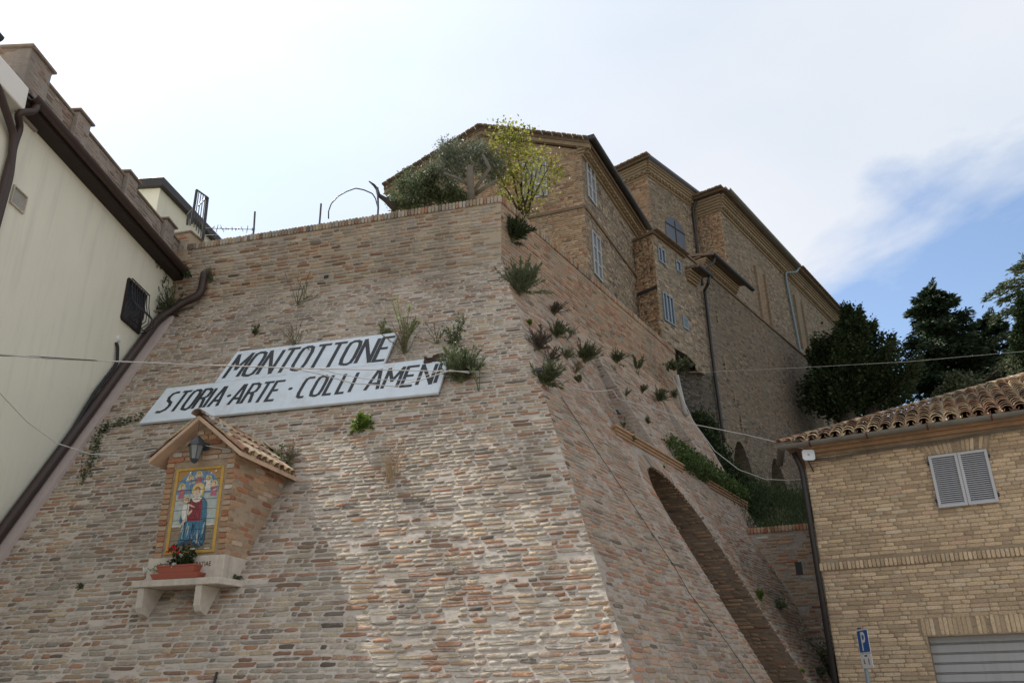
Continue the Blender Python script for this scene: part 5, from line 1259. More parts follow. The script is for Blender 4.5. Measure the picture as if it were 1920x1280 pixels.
# --- annex with long gutter on the great wall
an = thing('cornice_annex', 'low brick annex with corbelled eaves and long black gutter below the church', 'house', GWs.P(ug0+2, zstr))
ua, zt2_ = GWs.uz(1315, 484); ub, _ = GWs.uz(1377, 545); ub2, _ = GWs.uz(1390, 548)
zt2_ = 16.02
mb = MB(); mb.quad(GWs.P(ua-.0, zstr+.0, .01), GWs.P(ub, zstr, .01), GWs.P(ub, zt2_, .01), GWs.P(ua, zt2_, .01)); mb.build('wall', M['far_wall'], an, uvS='auto')
LFc = vsurf(GWs.P(ua, 0, .01), -53.5)
lfu = float(GWs.P(ua, 0)@LFc.U); sg_ = 1 if (GWs.P(ua, 0)+hd(-53.5)*1)@LFc.U > lfu else -1
mb = MB(); mb.quad(LFc.P(lfu, 12.5), LFc.P(lfu+sg_*2.2, 12.5), LFc.P(lfu+sg_*2.2, zt2_+.1), LFc.P(lfu, zt2_+.1)); mb.build('end_wall', M['far_red'], an, uvS='auto')
mb = MB(); mb.sbox(LFc, min(lfu, lfu+sg_*2.2), max(lfu, lfu+sg_*2.2), zt2_+.1, zt2_+.17, -.3, .1); mb.build('verge_tile', M['roof_edge'], an, bevel=.02)
cornice(GWs, ua+.02, ub, zt2_, an, 5, .3, .4, True, M['cornice'])
gutter('gutter', GWs.P(ua-.1, zt2_+.12, .52), GWs.P(ub2, zt2_+.12, .52), .11, M['dark_metal'], an)
mb = MB(); mb.hexa([GWs.P(ua-.1, zt2_+.05, .5), GWs.P(ub+.2, zt2_+.05, .5), GWs.P(ub+.2, zt2_+.45, -1.2), GWs.P(ua-.1, zt2_+.45, -1.2)], [GWs.P(ua-.1, zt2_+.16, .5), GWs.P(ub+.2, zt2_+.16, .5), GWs.P(ub+.2, zt2_+.56, -1.2), GWs.P(ua-.1, zt2_+.56, -1.2)]); mb.build('roof', M['roof_edge'], an)
gp = lambda x, y, n_=.12: GWs.P(*GWs.uz(x, y), n_)
o = pipe('annex_downpipe', [GWs.P(ua+.15, zt2_+.05, .5), GWs.P(ua+.15, zt2_-.2, .45), gp(1310, 508, .1), gp(1313, 536, .1)], .05, M['dark_metal'], an)
o = pipe('dark_downpipe', [ORt.P(uo3+.2, ztx+.0, .5), ORt.P(uo3+.2, ztx-.3, .4), gp(1316, 545), gp(1318, 560), gp(1333, 690), gp(1348, 800), gp(1352, 830)], .065, M['dark_metal']); tag(o, 'long dark downpipe between the oriel house and the great wall', 'pipe')
# --- church: nave and transept
NVs = vsurf(A_+hd(-54)*1.5, 36.5)
ch = thing('brick_church', 'huge brick church with corbelled eaves climbing to the right above the great wall', 'church', NVs.P(NVs.uz(1400, 500)[0], 8))
n0_, nz = NVs.uz(1345, 352); n1_ = NVs.uz(1583, 606)[0]; nz = 22.35
mb = MB(); mb.quad(NVs.P(n0_, 8), NVs.P(n1_, 8), NVs.P(n1_, nz-.3), NVs.P(n0_, nz-.3)); mb.build('nave_wall', M['far_church'], ch, uvS='auto')
N1 = NVs.P(n0_, 0); NLf = vsurf(N1, -53.5); nl0 = float(N1@NLf.U); nlx = NLf.uz(1303, 385)[0]
mb = MB(); mb.quad(NLf.P(nl0, 12), NLf.P(nlx, 12), NLf.P(nlx, nz-.3), NLf.P(nl0, nz-.3)); mb.build('nave_end_wall', M['far_red'], ch, uvS='auto')
cornice(NVs, n0_, n1_, nz, ch, 6, .42, .8, True)
cornice(NLf, min(nl0, nlx), max(nl0, nlx), nz, ch, 6, .38, .75, False)
gutter('gutter', NVs.P(n0_-.3, nz+.1, .62), NVs.P(NVs.uz(1478, 500)[0], nz+.1, .62), .13, M['copper'], ch)
for k, (ua, ub) in enumerate(((n0_-.5, n1_+.3),)):
    mb = MB(); mb.hexa([NVs.P(ua, nz+.0, .6), NVs.P(ub, nz+.0, .6), NVs.P(ub, nz+2.6, -7), NVs.P(ua+7, nz+2.6, -7)], [NVs.P(ua, nz+.14, .6), NVs.P(ub, nz+.14, .6), NVs.P(ub, nz+2.74, -7), NVs.P(ua+7, nz+2.74, -7)]); mb.build('nave_roof', M['roof_edge'], ch)
e0 = NLf.P(nl0, nz+.05, .5)+NVs.N*.45; e1 = NLf.P(nlx, nz+.05, .5)
mb = MB(); mb.hexa([e0, e1, e1-NLf.N*6+Z3*2, e0-NLf.N*6+Z3*2-NVs.N*5], [p+Z3*.13 for p in (e0, e1, e1-NLf.N*6+Z3*2, e0-NLf.N*6+Z3*2-NVs.N*5)]); mb.build('hip_roof', M['roof_edge'], ch)
rake_tiles(e0+Z3*.14, e1+Z3*.14, 9, .05, ch)
rake_tiles(NVs.P(NVs.uz(1482, 508)[0], nz+.17, .6), NVs.P(n1_+.2, nz+.17, .6), 46, .04, ch)
N2 = NLf.P(nlx, 0); TRs = vsurf(N2, 43); tr0 = float(N2@TRs.U); tr1 = TRs.uz(1213, 318)[0]; tz = 22.8
mb = MB(); mb.quad(TRs.P(tr0, 12), TRs.P(tr1, 12), TRs.P(tr1, tz-.2), TRs.P(tr0, tz-.2)); mb.build('tower_wall', M['far_church'], ch, uvS='auto')
N3 = TRs.P(tr1, 0); TLs = vsurf(N3, -50); tl0 = float(N3@TLs.U); tl1 = TLs.uz(1130, 330)[0]
mb = MB(); mb.quad(TLs.P(tl0, 12), TLs.P(tl1, 12), TLs.P(tl1, tz-.2), TLs.P(tl0, tz-.2)); mb.build('tower_end_wall', M['far_red'], ch, uvS='auto')
cornice(TRs, min(tr0, tr1), max(tr0, tr1), tz, ch, 6, .34, .7, True); cornice(TLs, min(tl0, tl1), max(tl0, tl1), tz, ch, 6, .34, .7, True)
e0 = TLs.P(tl0, tz+.0, .42)+TRs.N*.42; e1 = TLs.P(tl1, tz+.0, .42); e2 = TRs.P(tr0, tz+.0, .42)
mb = MB(); mb.hexa([e0, e1, e1-TLs.N*5+Z3*2, e0-TLs.N*4-TRs.N*4+Z3*2], [p+Z3*.14 for p in (e0, e1, e1-TLs.N*5+Z3*2, e0-TLs.N*4-TRs.N*4+Z3*2)]); mb.build('tower_roof', M['roof_edge'], ch)
mb = MB(); mb.hexa([e0, e2, e2-TRs.N*5+Z3*2, e0-TLs.N*4-TRs.N*4+Z3*2], [p+Z3*.14 for p in (e0, e2, e2-TRs.N*5+Z3*2, e0-TLs.N*4-TRs.N*4+Z3*2)]); mb.build('tower_roof', M['dark_metal'], ch)
rake_tiles(e0+Z3*.15, e1+Z3*.15, 15, .05, ch)
# arched window of the tower
ua, za = TRs.uz(1246, 402); ub, zb_ = TRs.uz(1286, 478); ua2 = TRs.uz(1248, 470)[0]
wu0, wu1 = min(ua, ub)-.05, max(ua, ub)+.05; ww = wu1-wu0; zt3 = TRs.uz(1246, 402)[1]-.1; zs3 = zt3-.35; zb3 = 16.9
pts = [(wu0, zb3), (wu1, zb3), (wu1, zs3)]+[(wu0+ww/2+ww/2*math.cos(t), zs3+.55*math.sin(t)) for t in np.linspace(.3, math.pi-.3, 7)]+[(wu0, zs3)]
mb = MB(); mb.prism([TRs.P(u, z, -.02) for u, z in pts], TRs.N*.05); aw = mb.build('arched_window', M['blue_panel'], ch)
for k in range(1, 2): u = wu0+ww*k/2; mb = MB(); mb.sbox(TRs, u-.02, u+.02, zb3, zs3+.4, .03, .06); mb.build('mullion', M['dark_metal'], aw)
for z_ in (zb3+.75, zs3): mb = MB(); mb.sbox(TRs, wu0, wu1, z_-.02, z_+.02, .033, .063); mb.build('transom', M['dark_metal'], aw)
o = pipe('tower_downpipe', [TRs.P(tr0, tz-.05, .4), TRs.P(tr0-.4*np.sign(tr0-tr1), tz-.5, .3), TRs.P(tr0-.45*np.sign(tr0-tr1), tz-.9, .1), TRs.P(tr0-.45*np.sign(tr0-tr1), 15, .1)], .07, M['dark_metal'], ch)
np_ = lambda x, y, n_=.12: NVs.P(*NVs.uz(x, y), n_)
o = pipe('long_downpipe', [NVs.P(NVs.uz(1478, 500)[0], nz, .6), NVs.P(NVs.uz(1476, 505)[0], nz-.4, .5), np_(1469, 512), np_(1471, 530), np_(1500, 678), np_(1508, 720, .9), np_(1524, 812, .9)], .065, M['galv']); tag(o, 'long pale galvanised downpipe running down the church wall', 'pipe')
nsk = [(NVs.uz(x0, y0)[0]-.1, NVs.uz(x0, y0)[0]+1.25, NVs.uz(x0, y0)[1]-3.6, NVs.uz(x0, y0)[1]) for x0, y0 in ((1413, 490), (1486, 545))]
far_bricks('nave_brick', NVs, n0_, n1_, 15.6, nz-.8, M['far_b_grey'], ch, nsk, 120, 8)
far_bricks('end_brick', NLf, nl0, nlx, 15.6, nz-.75, M['far_b_warm'], ch, [], 60, 9)
far_bricks('tower_brick', TRs, tr0, tr1, 15.6, tz-.7, M['far_b_grey'], ch, [(wu0-.05, wu1+.05, zb3, zs3+.6)], 60, 10)
far_bricks('tower_end_brick', TLs, tl0, tl1, 17, tz-.7, M['far_b_warm'], ch, [], 50, 11)
# blind niches of the nave
for (x0, y0, x1, y1) in ((1413, 490, 1424, 560), (1486, 545, 1502, 620)):
    u_, za = NVs.uz(x0, y0); u2_, zb_ = NVs.uz(x1, y1); w_ = 1.15; zb_ = za-3.6
    pts = [(u_, zb_), (u_+w_, zb_), (u_+w_, za-.5)]+[(u_+w_/2+w_/2*math.cos(t), za-.5+.5*math.sin(t)) for t in np.linspace(.3, math.pi-.3, 6)]+[(u_, za-.5)]
    mb = MB(); P1 = [NVs.P(u, z, .004) for u, z in pts]; mb.poly(P1); mb.build('blind_niche', M['far_church'], ch, uvS='auto')
    mb = MB(); mb.sbox(NVs, u_-.14, u_-.0, zb_, za-.3, 0, .12); mb.sbox(NVs, u_+w_, u_+w_+.14, zb_, za-.3, 0, .12)
    mb.build('niche_jamb', M['far_church'], ch, uvS='auto')
for k in range(26):
    S_ = random.choice((NVs, NVs, TRs)); u_ = random.uniform(n0_+.6, n1_-3) if S_ is NVs else random.uniform(min(tr0, tr1)+.3, max(tr0, tr1)-.3)
    z_ = random.choice((16.8, 18.0, 19.2, 20.4, 21.2)); mb = MB(); mb.sbox(S_, u_, u_+.12, z_, z_+.14, -.02, .006); mb.build('putlog_hole', M['black'], ch)

# ================================================================== LOW CROSS WALL, GROUND
CW0 = SS.at(1399, 996); CWs = vsurf(CW0, -67); cwa = float(CW0@CWs.U); cwz = float(CW0[2]); sgc = 1 if hd(113)@CWs.U > 0 else -1
cwl = thing('low_brick_wall', 'lower weathered brick wall between the bastion foot and the yellow house', 'wall', CWs.P(cwa+sgc*1.2, GZ))
ca, cb_ = sorted((cwa-sgc*1.2, cwa+sgc*3.2))
mb = MB(); mb.sbox(CWs, ca, cb_, GZ, cwz-.06, -.4, 0); mb.build('wall_core', M['mortar_side'], cwl)
rows = layout(lambda z: ca, lambda z: cb_, GZ+.3, cwz-.12, lambda u, z, l: True, rgb, .07, .054, .012, .02, ((.12, .35), (.26, .65)), .02, 1, .015)
emit_bricks('brick', [place(CWs, rows, rgb, None, (.002, .005), jit=.12)], M['brick_shrine'], cwl, top=230)
emit_bricks('coping_brick', [place(CWs, np.array([(u, cwz-.0, .064, .13, 0) for u in np.arange(ca, cb_, .075)]), rgb, None, (.03, .006), back=.35, jit=.06)], M['brick_shrine'], cwl, top=40)
u_, z_ = CWs.uz(1498, 1065); mb = MB(); mb.sbox(CWs, u_-.07, u_+.07, z_-.13, z_+.13, -.02, .012); mb.build('drain_hole', M['black'], cwl)
mb = MB()
def gq(pts, m_, name): mb = MB(); mb.poly(pts); o = mb.build(name, m_); o['kind'] = 'structure'; return o
mb = MB(); mb.grid(lambda s, t: np.array([-900+1800*s, -900+1800*t, GZ-.05-0*s]), 12, 12); o = mb.build('ground', M['soil']); o['kind'] = 'structure'
mb = MB(); mb.quad((-40, -60, GZ), (60, -60, GZ), (60, 16, GZ), (-40, 16, GZ)); o = mb.build('bounce_ground', M['bounce_paving']); o['kind'] = 'structure'  # unseen pale ground, added to bounce warm sunlight onto the shaded walls
# earth bank rising behind the low wall to the foot of the great wall
def bank(s, t):
    a = CWs.P(cwa-sgc*1.5+sgc*14*s, 0)+hd(23)*.3; b2 = GWs.P(ug0-3+(ug1-ug0+9)*s, 0)-GWs.N*-.0; p = a*(1-t)+b2*t
    z = (cwz-.15)*(1-t)+6.6*t+.25*mnoise.noise(Vector((s*9, t*6, 0))); return np.array([p[0], p[1], z])
mb = MB(); mb.grid(bank, 40, 26); o = mb.build('earth_bank', M['soil'], smooth=True); o['kind'] = 'structure'
mb = MB(); tpz = 8.7
mb.poly([SFU.P(uFl(ZB), tpz, -.3), SFU.P(uFc(ZB), tpz, -.3), SSU.P(22.2, tpz, -.4), SSU.P(22.2, tpz, -14), SFU.P(uFl(ZB), tpz, -22)]); o = mb.build('terrace_ground', M['soil']); o['kind'] = 'structure'
mb = MB()
def hill(s, t): return np.array([-60+150*s, 60+80*t, 6+6*math.sin(s*3)+10*t])
mb.grid(hill, 20, 10); mb.quad(hill(0, 0), hill(1, 0), hill(1, 0)-Z3*9, hill(0, 0)-Z3*9); o = mb.build('hill', M['soil']); o['kind'] = 'structure'
# ================================================================== YELLOW BRICK HOUSE (right)
Yp = rz(1640, 1010, 14.0); YS = vsurf(Yp, -61)
sy = 1 if hd(119)@YS.U > 0 else -1                   # +: towards the right of the picture
yc = YS.uz(1540, 1062)[0]; yr = yc+sy*7.5; YE = 3.88
yl, yh = sorted((yc, yr))
ye = thing('yellow_brick_house', 'two-storey yellow brick house with grey shutters and a roller garage door, at the right edge', 'house', YS.P(yc+sy*2, GZ, -3))
gu0 = YS.uz(1739, 1193)[0]; gu1 = gu0+sy*2.6; ga0, ga1 = sorted((gu0, gu1)); gzt = YS.uz(1739, 1193)[1]+.0
mb = MB()                                            # backing walls
for a, b_, z0_, z1_ in ((yl, ga0, GZ, YE), (ga1, yh, GZ, YE), (ga0, ga1, gzt, YE)):
    if b_-a > .01: mb.sbox(YS, a, b_, z0_, z1_, -.35, 0)
mb.build('wall', M['mortar_yellow'], ye)
mb = MB(); pL, pR = YS.P(yc, 0, -.35), YS.P(yr, 0, -.35); bk_ = -YS.N*7
mb.quad(pL+Z3*GZ, pL+bk_+Z3*GZ, pL+bk_+Z3*YE, pL+Z3*YE); mb.quad(pL+bk_+Z3*GZ, pR+bk_+Z3*GZ, pR+bk_+Z3*YE, pL+bk_+Z3*YE); mb.quad(pR+Z3*GZ, pR+bk_+Z3*GZ, pR+bk_+Z3*YE, pR+Z3*YE); mb.build('back_wall', M['brick_yellow'], ye)
bz = YS.uz(1730, 1048)[1]                            # belt course
shA = YS.uz(1740, 856); shB = YS.uz(1761, 953); shC = YS.uz(1851, 843); shD = YS.uz(1872, 942)
su = sorted(((shA[0]+shB[0])/2, (shC[0]+shD[0])/2)); szb, szt = (shB[1]+shD[1])/2, (shA[1]+shC[1])/2
def yin(u, z, l):
    a, b_ = u-l/2, u+l/2
    if a < yl+.0 or b_ > yh: return False
    if abs(z-bz) < .1: return False
    if z < gzt+.30 and z > gzt and b_ > ga0-.02-.12*(z-gzt)/.3 and a < ga1+.1: return False
    if z <= gzt and b_ > ga0-.005 and a < ga1+.005: return False
    if szt-.02 < z < szt+.27 and b_ > su[0]-.02-.35*(z-szt) and a < su[1]+.02+.35*(z-szt): return False
    return True
rgy = np.random.default_rng(5)
rows = []
z = GZ+.05; r_ = 0
while z < YE-.06:
    if abs(z-bz) >= .1:
        u = yl-rgy.uniform(0, .26); pat = (.25, .25, .12) if r_ % 2 else (.25, .12, .25); k = r_
        brk = sorted([yl, yh])
        while u < yh:
            l = pat[k % 3]*(1+rgy.normal(0, .03)); k += 1
            a, b_ = max(u, yl+.002), min(u+l, yh)
            # trim at openings
            def trim(a, b_, lo_, hi_):
                if b_ <= lo_ or a >= hi_: return a, b_
                if a < lo_ and lo_-a > .03: return a, lo_-.006
                if b_ > hi_ and b_-hi_ > .03: return hi_+.006, b_
                return 0, 0
            if z <= gzt: a, b_ = trim(a, b_, ga0, ga1)
            elif z < gzt+.3: a, b_ = trim(a, b_, ga0-.03-.4*(z-gzt), ga1+.1)
            if szt-.03 < z < szt+.27: a, b_ = trim(a, b_, su[0]-.02-.35*(z-szt), su[1]+.02+.35*(z-szt))
            if b_-a > .03: rows.append(((a+b_)/2, z+rgy.normal(0, .0012), b_-a, .056*rgy.uniform(.96, 1.03), rgy.normal(0, .004)))
            u += l+.009
    z += .065; r_ += 1
yb = [place(YS, np.array(rows), rgy, None, (.0065, .0012), back=.03, jit=.035, rough=.12)]
emit_bricks('brick', yb, M['brick_yellow'], ye, top=290, rg=rgy)
# belt course, lintel fans
bb = np.array([(u, bz, .056, .125, 0) for u in np.arange(yl+.03, yh, .0655)])
emit_bricks('belt_brick', [place(YS, bb, rgy, None, (.035, .003), back=.06, jit=.04, rough=.1)], M['brick_yellow'], ye, top=70, rg=rgy)
fan = []
n_ = int((ga1-ga0+.16)/.066)
for k in range(n_):
    u = ga0-.04+(k+.5)*.066; tl = -.28*(1-min(1, (u-ga0)/1.3)) if sy > 0 else 0
    fan.append((u+tl*.13, gzt+.15, .27, .056, math.pi/2-tl))
for k in range(int((su[1]-su[0])/.062)+1):
    u = su[0]-.01+(k+.5)*.062; t = (u-(su[0]+su[1])/2)/(su[1]-su[0]); fan.append((u+t*.08, szt+.145, .25, .052, math.pi/2-t*.65))
emit_bricks('lintel_brick', [place(YS, np.array(fan), rgy, None, (.004, .003), back=.03, jit=.03, rough=.1)], M['brick_yellow'], ye, top=90, rg=rgy)
# cornice bands under the gutter
for k, (z0_, z1_, n1) in enumerate(((YE-.10, YE-.035, .05), (YE-.033, YE+.03, .12), (YE+.032, YE+.09, .2))):
    mb = MB(); mb.sbox(YS, yl-.0, yh, z0_, z1_, -.1, n1); mb.build('cornice_course', M['ledge'] if k else M['cornice'], ye, bevel=.006)
# garage roller door
gd_t = gzt+.02; z = gd_t; k = 0
gdp = MB(); gdp.sbox(YS, ga0-.05, ga1+.05, GZ, gzt+.1, -.26, -.2); gdo = gdp.build('garage_door', M['garage'], ye)
while z > GZ:
    h = .145; mb = MB(); mb.sbox(YS, ga0+.005, ga1, z-h+.03, z, -.195, -.165); mb.sbox(YS, ga0+.005, ga1, z-h+.012, z-h+.022, -.195, -.172); mb.build('door_slat', M['garage'], gdo, bevel=.006); z -= h; k += 1
    if z < -1.55: break
# shutters
mid = (su[0]+su[1])/2
for a, b_ in ((su[0], mid-.003), (mid+.003, su[1])):
    f_ = .045; mb = MB()
    mb.sbox(YS, a, a+f_, szb, szt, .035, .075); mb.sbox(YS, b_-f_, b_, szb, szt, .035, .075); mb.sbox(YS, a+f_, b_-f_, szb, szb+f_*1.1, .035, .0745); mb.sbox(YS, a+f_, b_-f_, szt-f_, szt, .035, .0745)
    sh = mb.build('shutter', M['shutter'], ye, bevel=.003)
    mb = MB(); mb.sbox(YS, a+.01, b_-.01, szb+.01, szt-.01, .01, .03); mb.build('shutter_back', M['dark_metal'], sh)
    ns = 23; hh = (szt-szb-2.2*f_)/ns
    for k in range(ns):
        z0_ = szb+f_*1.1+hh*k; mb = MB(); p = lambda u, z, n: YS.P(u, z, n)
        mb.hexa([p(a+f_, z0_, .066), p(b_-f_, z0_, .066), p(b_-f_, z0_+.003, .07), p(a+f_, z0_+.003, .07)], [p(a+f_, z0_+hh*.72, .04), p(b_-f_, z0_+hh*.72, .04), p(b_-f_, z0_+hh*.8, .045), p(a+f_, z0_+hh*.8, .045)]); mb.build('louvre', M['shutter'], sh)
for a, s_ in ((su[0], -1), (su[1], 1)):
    for z_ in (szb+.12, szt-.12): mb = MB(); mb.sbox(YS, *sorted((a, a+s_*.03)), z_-.025, z_+.03, .0, .06); mb.build('hinge', M['black'], ye)
# roof: front slope with barrel tiles, hip on the left
E0 = YS.P(yc, 4.0, .33)-YS.U*sy*.28
sl_ = .424; inw = -YS.N; rightv = YS.U*sy
def rp(s_, d_, lift=0): return E0+rightv*s_+inw*d_+Z3*(d_*sl_+lift)
mb = MB(); mb.hexa([rp(0, 0, -.05), rp(9, 0, -.05), rp(9, 4.5, -.05), rp(4.5, 4.5, -.05)], [rp(0, 0), rp(9, 0), rp(9, 4.5), rp(4.5, 4.5)]); mb.build('roof_slab', M['terracotta'], ye)
mb = MB(); mb.quad(rp(0, 0, -.02), rp(4.5, 4.5, -.02), E0+inw*8+Z3*.0, E0+inw*6); mb.build('hip_slope', M['terracotta'], ye)
tilebits = []; ntile = 0
pitch = .205; tl = .24
protoT = [half_tile((0, 0, 0), (0, .31, .0), .098*f, .070*f, Z3, 8, .018).mesh('roof_tile', M['tile']) for f in (1, .97, 1.03)]
def tile_obj(a, b_, up, name, parent, mesh=None):
    a, b_ = np.asarray(a), np.asarray(b_); d = (b_-a)/np.linalg.norm(b_-a); x = np.cross(d, up); x /= np.linalg.norm(x); u_ = np.cross(x, d)
    o = bpy.data.objects.new(name, mesh or random.choice(protoT)); col.objects.link(o); o.parent = parent
    o.matrix_basis = Matrix(((x[0], d[0], u_[0], a[0]), (x[1], d[1], u_[1], a[1]), (x[2], d[2], u_[2], a[2]), (0, 0, 0, 1)))
    return o
upn = np.cross(rightv, inw+Z3*sl_); upn = upn/np.linalg.norm(upn); upn = upn*np.sign(upn[2])
cnt = 0; s_ = .09
while s_ < 7.2:
    ncol = int((s_-.05)/tl*1.0); dmax = s_-.02
    k = 0
    jx = random.gauss(0, .008)
    while k*tl < min(dmax, 3.6):
        a = rp(s_+jx+random.gauss(0, .006), k*tl-.03, .062+random.uniform(0, .008)); b_ = rp(s_+jx+random.gauss(0, .004), k*tl+.28, .035)
        if cnt < 290: tile_obj(a, b_, upn, 'roof_tile', ye); cnt += 1
        else: tilebits.append((a, b_))
        k += 1
    if s_ > .15:
        t = half_tile(rp(s_+pitch/2, -.02, .075), rp(s_+pitch/2, min(dmax+.1, 3.8), .075), .075, .07, -upn, 7, .012); t.build('channel_tile', M['tile'], ye)
    s_ += pitch
if tilebits:
    mb = MB()
    for a, b_ in tilebits: t = half_tile(a, b_, .088, .068, upn); mb.add(t.v, t.f)
    mb.build('roof_tiles', M['tile'], ye, kind='stuff')
for k in range(22):                                  # hip ridge tiles
    d0, d1 = k*.20-.06, k*.20+.20; half_tile(rp(d0, d0, .07), rp(d1, d1, .055), .085, .07, Z3, 7, .014).build('hip_tile', M['tile'], ye)
gA_, gB_ = YS.P(yc, 3.985, .38)-rightv*.35, YS.P(yr, 3.985, .38)
gutter('gutter', gA_, gB_, .075, M['copper'], ye)
for k in range(7): p = gA_+rightv*(.55+k*.95); mb = MB(); mb.tube([p+YS.N*.08+Z3*.01, p+YS.N*.075-Z3*.04, p-Z3*.085, p-YS.N*.1-Z3*.06], .012, 5); mb.build('gutter_bracket', M['rust'], ye)
mb = MB(); a = YS.P(yc, 3.97, .36)-rightv*.3; mb.tube([a, a-YS.N*1.2-rightv*.3], .07, 8); mb.build('side_gutter', M['copper'], ye)
pts = [YS.P(yc, 3.72, .05)+rightv*x+Z3*dz for x, dz in ((.1, .0), (.5, -.03), (1.0, .0), (1.5, .02), (2.1, .0), (2.8, .045), (4.2, .08), (6, .1))]
for k, dz in enumerate((0, .035)):
    mb = MB(); mb.tube([p+Z3*dz for p in pts], .011, 6); o = mb.build('wall_cable', M['copper'], ye, smooth=True)
o = pipe('corner_downpipe', [YS.P(yc, 3.9, .1)-rightv*.15, YS.P(yc, 3.6, -.0)-rightv*.07, YS.P(yc, GZ+.2, -.0)-rightv*.07], .05, M['dark_metal']); tag(o, 'dark downpipe at the left corner of the yellow house', 'pipe')
# white antenna panel at the corner
aC = YS.P(*YS.uz(1520, 858), .22); an_ = thing('wifi_antenna', 'small white square antenna panel below the corner of the tiled roof', 'antenna', aC)
nf = hd(185); ur = hd(95); c2 = [(-.11, -.07), (-.08, -.1), (.08, -.1), (.11, -.07), (.11, .07), (.08, .1), (-.08, .1), (-.11, .07)]
mb = MB(); mb.prism([aC+ur*x+Z3*y for x, y in c2], nf*.035); mb.build('panel', M['antenna'], an_, bevel=.008)
mb = MB(); mb.tube([aC+nf*.036, aC+nf*.05], [.02, .016], 8); mb.build('badge', plain('badge', (.45, .38, .30), .6), an_)
mb = MB(); mb.tube([aC, aC-nf*.12, YS.P(*YS.uz(1526, 885), .02)], .012, 6); mb.build('bracket', M['dark_metal'], an_)
# ------------------------------------------------------------------ parking sign
pk0 = rz(1611, 1178, 11.6); pk = thing('parking_sign', 'blue parking sign turned away on a thin grey pole before the yellow house', 'sign', (pk0[0], pk0[1], GZ))
PKN = hd(255); PKU = hd(165-0)                        # plate faces left-front
Spk = Surf(-PKU*-1, -PKN, float(-PKN@pk0), 0)
pa = rz(1609, 1181, 11.6); pb = rz(1621, 1180, 11.45)
dirp = pb-pa; dirp[2] = 0; 
H_ = rz(1609, 1181, 11.6)[2]-rz(1619, 1225, 11.6)[2]
# plate direction chosen so that it shows about 12 px wide
a_pl = hd(1); W_ = .40
px = np.array([pk0[0], pk0[1], 0]); zt_p = pa[2]; zb_p = zt_p-H_
mb = MB(); mb.tube([px+Z3*GZ, px+Z3*(pk0[2]+.0)], .026, 10); mb.build('pole', M['galv'], pk, smooth=True)
mb = MB(); mb.tube([px+Z3*pk0[2], px+Z3*(pk0[2]+.015)], .03, 10); mb.build('pole_cap', M['dark_metal'], pk)
nrm = np.cross(a_pl, Z3); nrm = nrm/np.linalg.norm(nrm); 
if nrm@px > 0: nrm = -nrm
u0shift = .17
PSf = Surf(a_pl, -nrm, float(-nrm@(px+nrm*.035)), 0); u0p = float(px@a_pl)-.17
mb = MB(); mb.sbox(PSf, u0p-W_/2, u0p+W_/2, zb_p, zt_p, -.004, 0); mb.build('plate', M['sign_face'], pk, bevel=.001)
mb = MB(); mb.sbox(PSf, u0p-W_/2+.012, u0p+W_/2-.012, zb_p+.012, zt_p-.012, 0, .0015); mb.build('blue_field', M['sign_blue'], pk)
cu = bpy.data.curves.new('p_letter', 'FONT'); cu.body = 'P'; cu.size = H_*1.12; cu.align_x = 'CENTER'; cu.offset = .004
to = bpy.data.objects.new('tmp', cu); col.objects.link(to); bpy.context.view_layer.update(); tm = bpy.data.meshes.new_from_object(to); bpy.data.objects.remove(to)
fl = 1 if (np.cross(a_pl, Z3)@nrm) > 0 else -1
for v in tm.vertices: v.co = Vector(PSf.P(u0p+fl*v.co.x, zb_p+H_*.12+v.co.y, .003))
tm.materials.clear(); tm.materials.append(M['sign_face']); o = bpy.data.objects.new('letter', tm); col.objects.link(o); o.parent = pk
mb = MB(); mb.sbox(PSf, u0p-W_/2, u0p+W_/2, zb_p-.19, zb_p-.012, -.004, 0); sp_ = mb.build('small_plate', M['sign_face'], pk)
mb = MB()
for (x, y, w_, h) in ((0, -.035, .1, .018), (-.09, -.10, .03, .05), (-.08, -.13, .05, .012), (.08, -.10, .028, .055), (.085, -.14, .045, .012)): mb.sbox(PSf, u0p+fl*x-w_/2, u0p+fl*x+w_/2, zb_p+y-h/2, zb_p+y+h/2, 0, .0012)
mb.build('pictograms', M['sign_dark'], pk)

# ================================================================== CABLES
def cable(pts, r, m_, label, sag=0, name='cable'):
    pts = [np.asarray(p) for p in pts]; out = []
    for i in range(len(pts)-1):
        for t in np.linspace(0, 1, 9)[:(9 if i == len(pts)-2 else 8)]: out.append(pts[i]*(1-t)+pts[i+1]*t-Z3*sag*4*t*(1-t))
    mb = MB(); mb.tube(out, r, 6); o = mb.build(name, m_, smooth=True); tag(o, label, 'cable')
    return o
sp = lambda x, y, n_: SS.P(*SS.uz(x, y), n_); fp = lambda x, y, n_: SF.P(*SF.uz(x, y), n_)
cable([rz(-90, 655, 8), rz(0, 664, 8.6), rz(90, 672, 9.3), rz(380, 684, 11), rz(560, 690, 12), rz(800, 695, 12.6), rz(990, 698, 13.2), sp(1050, 722, .12)], .0085, M['wire'], 'pale cable crossing the cream house and the sign to the bastion corner')
cable([rz(-90, 664, 8.05), rz(60, 668, 9.1), rz(250, 680, 10.2)], .006, M['wire_dark'], 'thin dark wire twisted along the pale cable over the cream house')
cable([rz(540, 689, 12), rz(600, 701, 12.2), rz(660, 718, 12.3), rz(740, 724, 12.4), rz(790, 712, 12.5), rz(845, 694, 12.6), rz(880, 699, 12.7)], .008, M['wire'], 'loose cable loop hanging across the middle of the town sign')
cable([rz(600, 692, 12.1), rz(630, 700, 12.2), rz(690, 711, 12.3), rz(770, 712, 12.5), rz(830, 693, 12.6)], .006, M['wire'], 'thinner slack wire above the loose loop on the sign')
